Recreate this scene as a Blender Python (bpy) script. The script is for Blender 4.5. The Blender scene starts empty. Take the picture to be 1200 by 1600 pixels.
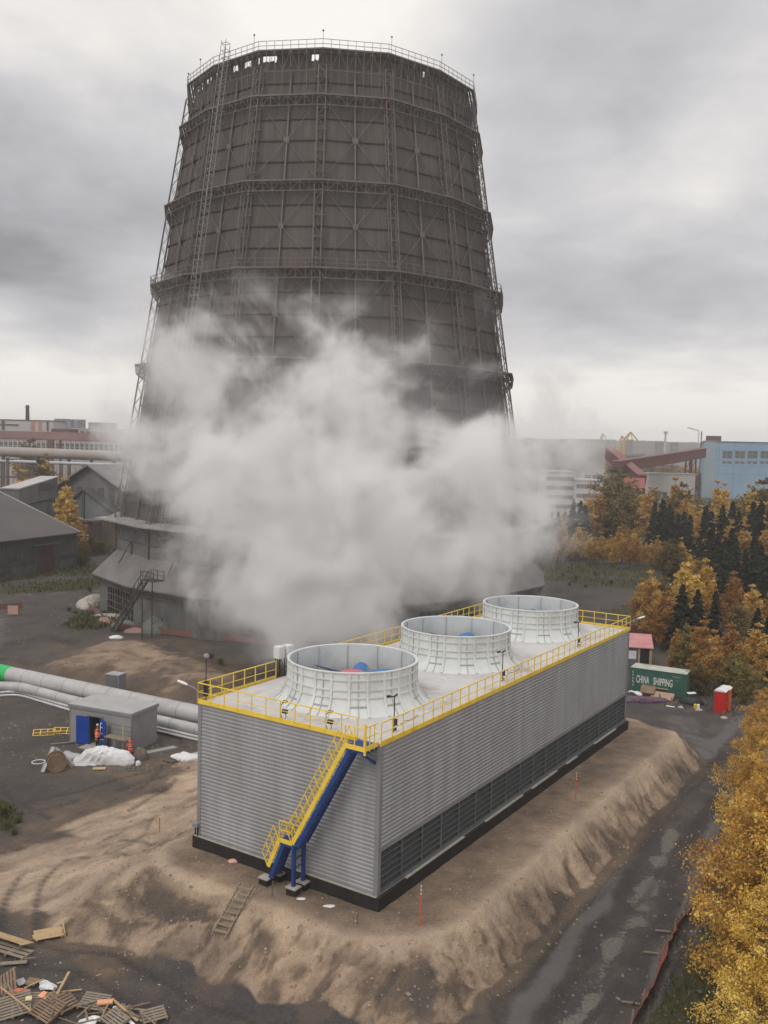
import bpy, bmesh, math, random
import numpy as np
from mathutils import Vector, Matrix

SC = bpy.context.scene
COL = SC.collection
R = math.radians
rng = random.Random(7)
nrg = np.random.default_rng(7)

# ---------------------------------------------------------------- camera
F, PITCH, ROLL, CAMH = 1446.0, 0.0708, 0.0246, 26.25
_cp, _sp = math.cos(PITCH), math.sin(PITCH)
FW = Vector((0, _cp, -_sp)); UP0 = Vector((0, _sp, _cp)); RT0 = Vector((1, 0, 0))
RT = RT0 * math.cos(ROLL) + UP0 * math.sin(ROLL)
UP = -RT0 * math.sin(ROLL) + UP0 * math.cos(ROLL)
cam_d = bpy.data.cameras.new('camera'); cam = bpy.data.objects.new('camera', cam_d); COL.objects.link(cam)
m = Matrix((RT, UP, -FW)).transposed().to_4x4(); m.translation = Vector((0, 0, CAMH))
cam.matrix_world = m
cam_d.sensor_fit = 'VERTICAL'; cam_d.sensor_height = 24.0; cam_d.lens = 24.0 * F / 1600.0
cam_d.clip_start = 0.5; cam_d.clip_end = 20000
SC.camera = cam

# ---------------------------------------------------------------- world: overcast sky with cloud decks
def px_dir(px, py):
    d = FW + RT * ((px - 600) / F) - UP * ((py - 800) / F)
    return d.normalized()

SUN_EL, SUN_AZ = R(48), R(215)      # high soft sun behind the cloud, behind and left of the camera
W = bpy.data.worlds.new('World'); SC.world = W; W.use_nodes = True
def build_world():
    nt = W.node_tree; N = nt.nodes; L = nt.links
    N.clear()
    out = N.new('ShaderNodeOutputWorld')
    sky = N.new('ShaderNodeTexSky'); sky.sky_type = 'NISHITA'; sky.sun_disc = False
    sky.sun_elevation = SUN_EL; sky.sun_rotation = SUN_AZ; sky.dust_density = 3.0
    bgs = N.new('ShaderNodeBackground'); bgs.inputs[1].default_value = 0.08
    L.new(sky.outputs[0], bgs.inputs[0])
    tc = N.new('ShaderNodeTexCoord')
    def math_(op, a, b=None, c=None, clamp=False):
        n = N.new('ShaderNodeMath'); n.operation = op; n.use_clamp = clamp
        for i, v in enumerate((a, b, c)):
            if v is None: continue
            if isinstance(v, (int, float)): n.inputs[i].default_value = v
            else: L.new(v, n.inputs[i])
        return n.outputs[0]
    sep = N.new('ShaderNodeSeparateXYZ'); L.new(tc.outputs['Generated'], sep.inputs[0])
    # cloud-deck coordinates: direction divided by height, so decks flatten toward the horizon
    h = math_('ADD', math_('MAXIMUM', sep.outputs[2], 0.0), 0.22)
    dv = N.new('ShaderNodeVectorMath'); dv.operation = 'DIVIDE'
    cmb = N.new('ShaderNodeCombineXYZ')
    for i in range(3): L.new(h, cmb.inputs[i])
    L.new(tc.outputs['Generated'], dv.inputs[0]); L.new(cmb.outputs[0], dv.inputs[1])
    def noise(scale, detail, rough, dist=0.0, vec=None, off=0.0):
        mp = N.new('ShaderNodeMapping'); mp.inputs['Location'].default_value = (off, off * .7, off * .3)
        L.new(vec or dv.outputs[0], mp.inputs[0])
        n = N.new('ShaderNodeTexNoise'); n.inputs['Scale'].default_value = scale
        n.inputs['Detail'].default_value = detail; n.inputs['Roughness'].default_value = rough
        n.inputs['Distortion'].default_value = dist
        L.new(mp.outputs[0], n.inputs['Vector']); return n.outputs['Fac']
    big = noise(1.5, 6, .52, .25, off=3.1)
    mid = noise(3.6, 8, .58, .3, off=9.4)
    # warp for the local masses
    wn = N.new('ShaderNodeTexNoise'); wn.inputs['Scale'].default_value = 3.2; wn.inputs['Detail'].default_value = 6
    L.new(tc.outputs['Generated'], wn.inputs['Vector'])
    wsub = N.new('ShaderNodeVectorMath'); wsub.operation = 'SUBTRACT'; wsub.inputs[1].default_value = (.5, .5, .5)
    L.new(wn.outputs['Color'], wsub.inputs[0])
    wsc = N.new('ShaderNodeVectorMath'); wsc.operation = 'SCALE'; wsc.inputs['Scale'].default_value = .28
    L.new(wsub.outputs[0], wsc.inputs[0])
    wad = N.new('ShaderNodeVectorMath'); wad.operation = 'ADD'
    L.new(tc.outputs['Generated'], wad.inputs[0]); L.new(wsc.outputs[0], wad.inputs[1])
    acc = math_('MULTIPLY_ADD', big, .28, .54)
    acc = math_('MULTIPLY_ADD', math_('SUBTRACT', mid, .5), .42, acc)
    # brighter strip low over the horizon
    low = N.new('ShaderNodeMapRange'); low.interpolation_type = 'SMOOTHERSTEP'
    low.inputs[1].default_value = 0.0; low.inputs[2].default_value = .17
    low.inputs[3].default_value = .46; low.inputs[4].default_value = 0.0
    L.new(sep.outputs[2], low.inputs[0]); acc = math_('ADD', acc, low.outputs[0])
    # (px, py, inner radius, outer radius, stretch across, amount)
    for px, py, r0, r1, sx, amt in SKY_MASSES:
        d = px_dir(px, py)
        s = N.new('ShaderNodeVectorMath'); s.operation = 'SUBTRACT'; s.inputs[1].default_value = d
        L.new(wad.outputs[0], s.inputs[0])
        mu = N.new('ShaderNodeVectorMath'); mu.operation = 'MULTIPLY'; mu.inputs[1].default_value = (1 / sx, 1 / sx, 1)
        L.new(s.outputs[0], mu.inputs[0])
        le = N.new('ShaderNodeVectorMath'); le.operation = 'LENGTH'; L.new(mu.outputs[0], le.inputs[0])
        mr = N.new('ShaderNodeMapRange'); mr.interpolation_type = 'SMOOTHERSTEP'
        mr.inputs[1].default_value = r0; mr.inputs[2].default_value = r1
        mr.inputs[3].default_value = amt; mr.inputs[4].default_value = 0.0
        L.new(le.outputs['Value'], mr.inputs[0]); acc = math_('ADD', acc, mr.outputs[0])
    ramp = N.new('ShaderNodeValToRGB'); L.new(acc, ramp.inputs[0])
    cr = ramp.color_ramp; cr.interpolation = 'LINEAR'
    stops = [(0.0, (.11, .105, .112)), (.30, (.235, .228, .232)), (.5, (.39, .383, .40)), (.7, (.55, .54, .55)), (.88, (.74, .715, .69)), (1.0, (.88, .84, .79))]
    cr.elements[0].position = 0.0; cr.elements[0].color = (*stops[0][1], 1)
    cr.elements[1].position = 1.0; cr.elements[1].color = (*stops[-1][1], 1)
    for p, c in stops[1:-1]:
        e = cr.elements.new(p); e.color = (*c, 1)
    bgc = N.new('ShaderNodeBackground'); L.new(ramp.outputs[0], bgc.inputs[0])
    # an overcast sky is up to three times brighter overhead than at the horizon
    zen = N.new('ShaderNodeMapRange'); zen.interpolation_type = 'SMOOTHERSTEP'; zen.inputs[1].default_value = .40; zen.inputs[2].default_value = .95
    zen.inputs[3].default_value = 1.0; zen.inputs[4].default_value = 1.9; L.new(sep.outputs[2], zen.inputs[0]); L.new(zen.outputs[0], bgc.inputs[1])
    mx = N.new('ShaderNodeMixShader'); mx.inputs[0].default_value = .95
    L.new(bgs.outputs[0], mx.inputs[1]); L.new(bgc.outputs[0], mx.inputs[2]); L.new(mx.outputs[0], out.inputs[0])
SKY_MASSES = [(40, 305, .03, .15, 2.2, -.36), (250, 60, .08, .34, 1.5, .24), (560, 20, .03, .2, 1.2, .12),
              (860, 130, .02, .17, 1.7, -.12), (1150, 150, .02, .12, 1.3, .15), (1010, 300, .02, .10, 2.0, .09),
              (1000, 470, .02, .12, 2.6, -.10), (60, 470, .01, .08, 3., -.12), (1150, 400, .02, .1, 2.0, .06)]
build_world()
W.cycles.sampling_method = 'MANUAL'; W.cycles.sample_map_resolution = 512

sun_d = bpy.data.lights.new('sun', 'SUN'); sun_d.energy = 0.9; sun_d.angle = R(22); sun_d.color = (1.0, .96, .9)
sun = bpy.data.objects.new('sun', sun_d); COL.objects.link(sun)
sun.rotation_euler = Vector((-math.sin(SUN_AZ) * math.cos(SUN_EL), -math.cos(SUN_AZ) * math.cos(SUN_EL), -math.sin(SUN_EL))).to_track_quat('-Z', 'Y').to_euler()

vs = SC.view_settings; vs.view_transform = 'Standard'; vs.look = 'None'; vs.exposure = 0.22; vs.gamma = 1.0; vs.use_curve_mapping = False
cy = SC.cycles
cy.use_denoising = True; cy.max_bounces = 8; cy.diffuse_bounces = 3; cy.glossy_bounces = 2; cy.transmission_bounces = 3
cy.transparent_max_bounces = 8; cy.volume_bounces = 6; cy.volume_step_rate = 1.0; cy.volume_max_steps = 128
cy.caustics_reflective = False; cy.caustics_refractive = False

# ---------------------------------------------------------------- helpers
def G(px, py, z=0.0):
    """point of the level plane z seen at a photo pixel"""
    d = FW + RT * ((px - 600) / F) - UP * ((py - 800) / F)
    return Vector((0, 0, CAMH)) + d * ((z - CAMH) / d.z)
def AT(px, py, Y):
    d = FW + RT * ((px - 600) / F) - UP * ((py - 800) / F)
    return Vector((0, 0, CAMH)) + d * (Y / d.y)

def tag(o, label=None, cat=None, group=None, kind=None):
    if label: o['label'] = label
    if cat: o['category'] = cat
    if group: o['group'] = group
    if kind: o['kind'] = kind
    return o
def empty(name, loc=(0, 0, 0), rz=0, label=None, cat=None, group=None):
    o = bpy.data.objects.new(name, None); o.empty_display_size = .3; COL.objects.link(o)
    o.location = loc; o.rotation_euler = (0, 0, rz)
    return tag(o, label, cat, group)

class MB:
    """collects shapes, then links them as ONE mesh object"""
    def __init__(s): s.v = []; s.f = []; s.smooth = []
    def add(s, vs_, fs, smooth=False):
        b = len(s.v); s.v.extend(vs_)
        for f in fs: s.f.append([b + i for i in f]); s.smooth.append(smooth)
        return s
    def box(s, x0, x1, y0, y1, z0, z1):
        v = [(x0, y0, z0), (x1, y0, z0), (x1, y1, z0), (x0, y1, z0), (x0, y0, z1), (x1, y0, z1), (x1, y1, z1), (x0, y1, z1)]
        return s.add(v, [(3, 2, 1, 0), (4, 5, 6, 7), (0, 1, 5, 4), (1, 2, 6, 5), (2, 3, 7, 6), (3, 0, 4, 7)])
    def obox(s, c, ax, ay, az, hx, hy, hz):
        c = Vector(c); ax = Vector(ax) * hx; ay = Vector(ay) * hy; az = Vector(az) * hz
        v = [tuple(c + ax * i + ay * j + az * k) for k in (-1, 1) for i, j in ((-1, -1), (1, -1), (1, 1), (-1, 1))]
        return s.add(v, [(3, 2, 1, 0), (4, 5, 6, 7), (0, 1, 5, 4), (1, 2, 6, 5), (2, 3, 7, 6), (3, 0, 4, 7)])
    def beam(s, p, q, w, h=None, up=(0, 0, 1)):
        """bar of width w (sideways) and height h"""
        h = h or w; p = Vector(p); q = Vector(q); d = q - p; ln = d.length
        if ln < 1e-6: return s
        d /= ln; up = Vector(up)
        if abs(d.dot(up)) > .99: up = Vector((1, 0, 0))
        x = d.cross(up).normalized(); z = x.cross(d).normalized()
        return s.obox((p + q) / 2, x, d, z, w / 2, ln / 2, h / 2)
    def tube(s, pts, r, n=8, cap=True, smooth=True):
        pts = [Vector(p) for p in pts]; rs = r if isinstance(r, (list, tuple)) else [r] * len(pts)
        rings = []; vv = []; prev = None
        for i, p in enumerate(pts):
            d = (pts[min(i + 1, len(pts) - 1)] - pts[max(i - 1, 0)]).normalized()
            up = Vector((0, 0, 1)) if abs(d.z) < .95 else Vector((1, 0, 0))
            x = d.cross(up).normalized() if prev is None else (prev - d * prev.dot(d)).normalized()
            prev = x; y = d.cross(x)
            for k in range(n):
                a = 2 * math.pi * k / n; vv.append(tuple(p + (x * math.cos(a) + y * math.sin(a)) * rs[i]))
        ff = [(i * n + k, i * n + (k + 1) % n, (i + 1) * n + (k + 1) % n, (i + 1) * n + k) for i in range(len(pts) - 1) for k in range(n)]
        s.add(vv, ff, smooth)
        if cap:
            b = len(s.v) - len(vv); m_ = len(pts) - 1
            s.f.append([b + k for k in reversed(range(n))]); s.smooth.append(False)
            s.f.append([b + m_ * n + k for k in range(n)]); s.smooth.append(False)
        return s
    def lathe(s, prof, n=48, c=(0, 0, 0), closed=False, smooth=True):
        vv = [(c[0] + r * math.cos(2 * math.pi * k / n), c[1] + r * math.sin(2 * math.pi * k / n), c[2] + z) for r, z in prof for k in range(n)]
        m_ = len(prof); rngm = range(m_) if closed else range(m_ - 1)
        ff = [(i * n + k, i * n + (k + 1) % n, ((i + 1) % m_) * n + (k + 1) % n, ((i + 1) % m_) * n + k) for i in rngm for k in range(n)]
        return s.add(vv, ff, smooth)
    def prism(s, poly, axis0, axis1, ext, o=(0, 0, 0)):
        """polygon in (axis0, axis1) extruded along vector ext"""
        o = Vector(o); a0 = Vector(axis0); a1 = Vector(axis1); e = Vector(ext); n = len(poly)
        v = [tuple(o + a0 * p + a1 * q) for p, q in poly] + [tuple(o + a0 * p + a1 * q + e) for p, q in poly]
        return s.add(v, [list(reversed(range(n))), list(range(n, 2 * n))] + [(i, (i + 1) % n, n + (i + 1) % n, n + i) for i in range(n)])
    def quad(s, a, b, c, d): return s.add([tuple(a), tuple(b), tuple(c), tuple(d)], [(0, 1, 2, 3)])
    def build(s, name, mat, parent=None, bevel=0):
        me = bpy.data.meshes.new(name); me.from_pydata([tuple(p) for p in s.v], [], s.f)
        me.polygons.foreach_set('use_smooth', s.smooth); me.update()
        bm = bmesh.new(); bm.from_mesh(me); bmesh.ops.recalc_face_normals(bm, faces=bm.faces); bm.to_mesh(me); bm.free()
        if any(s.smooth):
            try: me.set_sharp_from_angle(angle=R(40))
            except Exception: pass
        me.materials.append(mat)
        o = bpy.data.objects.new(name, me); COL.objects.link(o)
        if parent: o.parent = parent
        if bevel:
            b = o.modifiers.new('bevel', 'BEVEL'); b.width = bevel; b.segments = 1; b.limit_method = 'ANGLE'
        return o

def copy_tree(o, parent=None):
    c = o.copy(); COL.objects.link(c)
    if parent: c.parent = parent
    for ch in list(o.children): copy_tree(ch, c)
    return c

MATS = {}
def mat(name, c1, c2=None, rough=.7, metal=0.0, scale=1.0, stretch=(1, 1, 1), detail=5, bump=0.0, bscale=None, c3=None, s3=.3, spec=.3, lo=.35, hi=.65, coord='Object', dirt=None):
    """two colours mixed by noise, an optional third by a slower noise, optional bump"""
    if name in MATS: return MATS[name]
    M = bpy.data.materials.new(name); M.use_nodes = True; nt = M.node_tree; N = nt.nodes; L = nt.links
    b = N['Principled BSDF']; b.inputs['Roughness'].default_value = rough; b.inputs['Metallic'].default_value = metal
    b.inputs['Specular IOR Level'].default_value = spec
    tc = N.new('ShaderNodeTexCoord')
    def nz(sc, det, st):
        mp = N.new('ShaderNodeMapping'); mp.inputs['Scale'].default_value = [sc * k for k in st]
        L.new(tc.outputs[coord], mp.inputs[0])
        n = N.new('ShaderNodeTexNoise'); n.inputs['Scale'].default_value = 1; n.inputs['Detail'].default_value = det
        n.inputs['Roughness'].default_value = .6
        L.new(mp.outputs[0], n.inputs['Vector']); return n.outputs['Fac']
    col = None
    if c2 is not None:
        mr = N.new('ShaderNodeMapRange'); mr.inputs[1].default_value = lo; mr.inputs[2].default_value = hi
        L.new(nz(scale, detail, stretch), mr.inputs[0])
        mx = N.new('ShaderNodeMix'); mx.data_type = 'RGBA'; mx.inputs[6].default_value = (*c1, 1); mx.inputs[7].default_value = (*c2, 1)
        L.new(mr.outputs[0], mx.inputs[0]); col = mx.outputs[2]
        if c3 is not None:
            mr = N.new('ShaderNodeMapRange'); mr.inputs[1].default_value = .5; mr.inputs[2].default_value = .72
            L.new(nz(s3, 4, (1, 1, 1)), mr.inputs[0])
            m2 = N.new('ShaderNodeMix'); m2.data_type = 'RGBA'; m2.inputs[7].default_value = (*c3, 1)
            L.new(mr.outputs[0], m2.inputs[0]); L.new(col, m2.inputs[6]); col = m2.outputs[2]
        L.new(col, b.inputs['Base Color'])
        rr = N.new('ShaderNodeMapRange'); rr.inputs[3].default_value = max(0, rough - .1); rr.inputs[4].default_value = min(1, rough + .12)
        L.new(nz(scale * 1.7, 4, stretch), rr.inputs[0]); L.new(rr.outputs[0], b.inputs['Roughness'])
    else:
        b.inputs['Base Color'].default_value = (*c1, 1)
    if bump:
        bp = N.new('ShaderNodeBump'); bp.inputs['Strength'].default_value = bump; bp.inputs['Distance'].default_value = .05
        L.new(nz(bscale or scale * 3, 6, stretch), bp.inputs['Height']); L.new(bp.outputs[0], b.inputs['Normal'])
    MATS[name] = M
    return M

# ---------------------------------------------------------------- numpy noise
def _hash(ix, iy, seed):
    h = (ix.astype(np.int64) * 374761393 + iy.astype(np.int64) * 668265263 + seed * 1442695041) & 0xffffffff
    h = ((h ^ (h >> 13)) * 1274126177) & 0xffffffff
    return ((h ^ (h >> 16)) & 0xffff) / 65535.0
def vnoise(x, y, seed=0):
    x = np.asarray(x, float); y = np.asarray(y, float)
    ix = np.floor(x); iy = np.floor(y); fx = x - ix; fy = y - iy
    fx = fx * fx * (3 - 2 * fx); fy = fy * fy * (3 - 2 * fy)
    a = _hash(ix, iy, seed); b = _hash(ix + 1, iy, seed); c = _hash(ix, iy + 1, seed); d = _hash(ix + 1, iy + 1, seed)
    return (a * (1 - fx) + b * fx) * (1 - fy) + (c * (1 - fx) + d * fx) * fy
def fbm(x, y, o=4, seed=0, g=.5):
    t = 0; a = 1; n = 0
    for i in range(o):
        t = t + a * vnoise(x * 2 ** i + i * 17.3, y * 2 ** i + i * 9.1, seed + i); n += a; a *= g
    return t / n
def sst(a, b, x):
    t = np.clip((np.asarray(x, float) - a) / (b - a), 0, 1); return t * t * (3 - 2 * t)

# ---------------------------------------------------------------- site frame: s along the fan block, w to its left
YAW = .5788
B0 = np.array((.12, 46.386)); BV = np.array((math.sin(YAW), math.cos(YAW))); BU = np.array((-math.cos(YAW), math.sin(YAW)))
BL, BW = 38.78, 12.73
ROTB = math.pi / 2 - YAW
ZM, ZC, ZT = 2.3, 3.05, 11.06      # mound top, cladding foot, deck
def SW(x, y):
    dx = np.asarray(x, float) - B0[0]; dy = np.asarray(y, float) - B0[1]
    return dx * BV[0] + dy * BV[1], dx * BU[0] + dy * BU[1]
def XY(s, w): p = B0 + BV * s + BU * w; return float(p[0]), float(p[1])

def mound_d(x, y):
    s, w = SW(x, y)
    cx, hx, cw, hw, r = 19.6, 22.6, 5.1, 9.4, 3.2
    r = 3.2 + 2.2 * sst(8, 2, s) * sst(5, 0, w)      # the near right corner is rounder
    qx = np.abs(s - cx) - (hx - r); qw = np.abs(w - cw) - (hw - r)
    d = np.hypot(np.maximum(qx, 0), np.maximum(qw, 0)) + np.minimum(np.maximum(qx, qw), 0) - r
    return d, s, w
def path_mask(x, y, pts):
    """soft union of discs and capsules"""
    m = np.zeros_like(np.asarray(x, float))
    for (ax, ay, bx, by, r) in pts:
        dx, dy = bx - ax, by - ay; L2 = dx * dx + dy * dy + 1e-9
        t = np.clip(((x - ax) * dx + (y - ay) * dy) / L2, 0, 1)
        d = np.hypot(x - ax - t * dx, y - ay - t * dy)
        m = np.maximum(m, 1 - sst(r * .45, r * 1.25, d))
    return m
SAND = [(-12.5, 60, -23, 53.5, 4.6), (-15, 52, -26, 54, 3.2), (-13, 62, -13, 72, 3.4), (-15, 66, -19, 61, 2.6), (-14, 74, -12, 80, 2.6), (-17, 49.8, -24, 50.8, 1.5)]
HEAP = [(-31, 110, -25, 104, 6.5), (-34, 104, -29, 107, 4.5), (-24, 104, -20, 99, 5)]
BROWN = [(-14, 66, -14, 82, 8), (-30, 112, -18, 96, 13), (-40, 100, -30, 100, 7), (-12, 45, -6, 40, 4), (-20, 62, -12, 66, 6), (-16, 48, -9, 42, 3.5), (-24, 74, -16, 72, 3)]
GRASSP = [(-25.5, 61.5, -27.5, 64, 1.5), (-62, 158, -47, 172, 6), (-80, 165, -70, 176, 9), (-70, 180, -50, 186, 9), (-42, 136, -41, 128, 3.5), (38, 190, 70, 170, 8), (30, 210, 60, 200, 12), (44, 150, 60, 150, 9)]
def ground_h(x, y):
    x = np.asarray(x, float); y = np.asarray(y, float)
    d, s, w = mound_d(x, y)
    n1 = fbm(x * .22, y * .22, 4, 3) - .5
    n2 = fbm(x * 1.3, y * 1.3, 3, 11) - .5
    # slope width: steep beside the road, longer at the near end, gentle at the far left
    wid = 2.0 + 2.1 * sst(0, -3, s) + 2.2 * sst(10, 15, w) + 4.0 * sst(12, 17, w) * sst(1, 8, s) + 1.0 * sst(38, 44, s)
    par = np.where(s < -1.0 - (w + 3) * .35, w * 1.0, s * 1.0)
    gul = fbm(par * .42 + n1 * 3, d * .42 + 5 + n1 * 2, 5, 21, .58) - .5
    t = np.clip((d + n1 * .6 + gul * .8) / wid, 0, 1)
    prof = 1 - (t * .8 + .2 * t * t * (3 - 2 * t))
    slope = np.clip(1 - np.abs(t * 2 - 1), 0, 1)
    mh = (ZM - .0) * prof
    rid = 1 - np.abs(fbm(par * .55 + n1 * 4 + d * .25, d * .8 - par * .15, 5, 23, .6) * 2 - 1)
    cl = fbm(x * 4.2, y * 4.2, 2, 25) - .5
    h = mh + slope * (gul * .45 + n2 * .34 + (rid - .75) * .40 + cl * .16) + .14 * cl * (prof > .02) * (prof < .97) + .10 * (fbm(x * 2.3, y * 2.3, 3, 27) - .5) * slope
    h += np.where(prof > .98, (n2 * .07 + n1 * .08), 0)
    # open ground
    far = sst(30, 120, np.hypot(x - 0, y - 75))
    out = 1 - np.clip(prof * 3, 0, 1)
    road = road_mask(s, w, d)
    rough = out * (1 - road * .85) * (1 - .6 * far)
    h += rough * (n1 * .34 + n2 * .16 + (fbm(x * 3.1, y * 3.1, 2, 31) - .5) * .07)
    # ruts curving round the near corner and along the road
    h -= out * (.07 * np.exp(-((d - 4.4) / .35) ** 2) + .06 * np.exp(-((d - 6.3) / .35) ** 2)) * sst(40, 30, np.abs(s - 5))
    rt_, tread = rut_mask(x, y, s, w, d, wid); h -= out * rt_ * (.075 + .03 * tread)
    # sand heap by the old tower and smaller spoil
    hp = path_mask(x, y, HEAP)
    h += hp * (1.0 + 1.3 * (fbm(x * .3, y * .3, 3, 41) - .35))
    h += path_mask(x, y, SAND) * .22 * fbm(x * .5, y * .8, 3, 43) * out
    h += path_mask(x, y, [(-46, 118, -38, 109, 4), (-52, 112, -44, 104, 4)]) * (fbm(x * .5, y * .5, 3, 44)) * 1.1
    return h
def rut_mask(x, y, s, w, d, wid):
    n = (fbm(x * .12, y * .12, 2, 35) - .5) * 1.6; e = d - wid
    a = np.zeros_like(e)
    for c, wd in ((.9, .22), (2.7, .24), (4.3, .2), (5.9, .22)):
        a = np.maximum(a, np.exp(-((e - c + n * (.4 + .3 * c)) / wd) ** 2))
    a = a * (w < 22) * (s < 46) * (.35 + .65 * fbm(x * .3, y * .3, 2, 36)) * sst(-.2, .6, e)
    ang = np.arctan2(y - 55.0, x - 3.0)
    tread = np.sin(np.where(w < -3, s * 16, ang * 260) + e * 6)
    # tracks that sweep through the sand at the left
    for (cx, cy_, r_) in ((-34, 72, 16.5), (-34, 72, 18.4), (-2, 92, 36.0), (-2, 92, 37.9), (-46, 92, 34), (-46, 92, 36)):
        q = np.hypot(x - cx, y - cy_) - r_; a = np.maximum(a, .7 * np.exp(-(q / .28) ** 2) * (x < -9) * (y < 84) * (d > 1.5) * (fbm(x * .2, y * .2, 2, 37) > .42))
    return a, tread
def road_mask(s, w, d):
    a = sst(4.2, 5.4, d) * (1 - sst(9.5, 11.0, d)) * sst(3, -2, w) * sst(-16, -8, s)
    return a
def gz(x, y): return float(ground_h(np.array([float(x)]), np.array([float(y)]))[0])
def GZ(px, py):
    zs = np.linspace(4.5, -1.2, 160); a = G(px, py, 4.5); b = G(px, py, -1.2); f = (4.5 - zs) / 5.7
    X = a.x + (b.x - a.x) * f; Y = a.y + (b.y - a.y) * f; H = ground_h(X, Y); k = np.nonzero(zs <= H)[0]
    k = int(k[0]) if len(k) else 159
    return Vector((float(X[k]), float(Y[k]), float(H[k])))

def grid_obj(name, xs, ys, zf, matl, attrs=None, kind='structure'):
    X, Y = np.meshgrid(xs, ys); Z = zf(X, Y); nx, ny = len(xs), len(ys)
    co = np.stack([X, Y, Z], -1).reshape(-1, 3).astype(np.float32)
    i = np.arange(nx * ny).reshape(ny, nx)
    q = np.stack([i[:-1, :-1], i[:-1, 1:], i[1:, 1:], i[1:, :-1]], -1).reshape(-1, 4)
    me = bpy.data.meshes.new(name)
    me.vertices.add(len(co)); me.vertices.foreach_set('co', co.ravel())
    me.loops.add(q.size); me.loops.foreach_set('vertex_index', q.ravel().astype(np.int32))
    me.polygons.add(len(q)); me.polygons.foreach_set('loop_start', np.arange(0, q.size, 4, dtype=np.int32))
    me.polygons.foreach_set('loop_total', np.full(len(q), 4, np.int32))
    me.update(calc_edges=True); me.validate()
    me.polygons.foreach_set('use_smooth', np.ones(len(me.polygons), bool))
    for an, fn in (attrs or {}).items():
        a = me.attributes.new(an, 'FLOAT', 'POINT'); a.data.foreach_set('value', fn(X, Y).reshape(-1).astype(np.float32))
    me.materials.append(matl)
    o = bpy.data.objects.new(name, me); COL.objects.link(o)
    if kind: o['kind'] = kind
    return o
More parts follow.
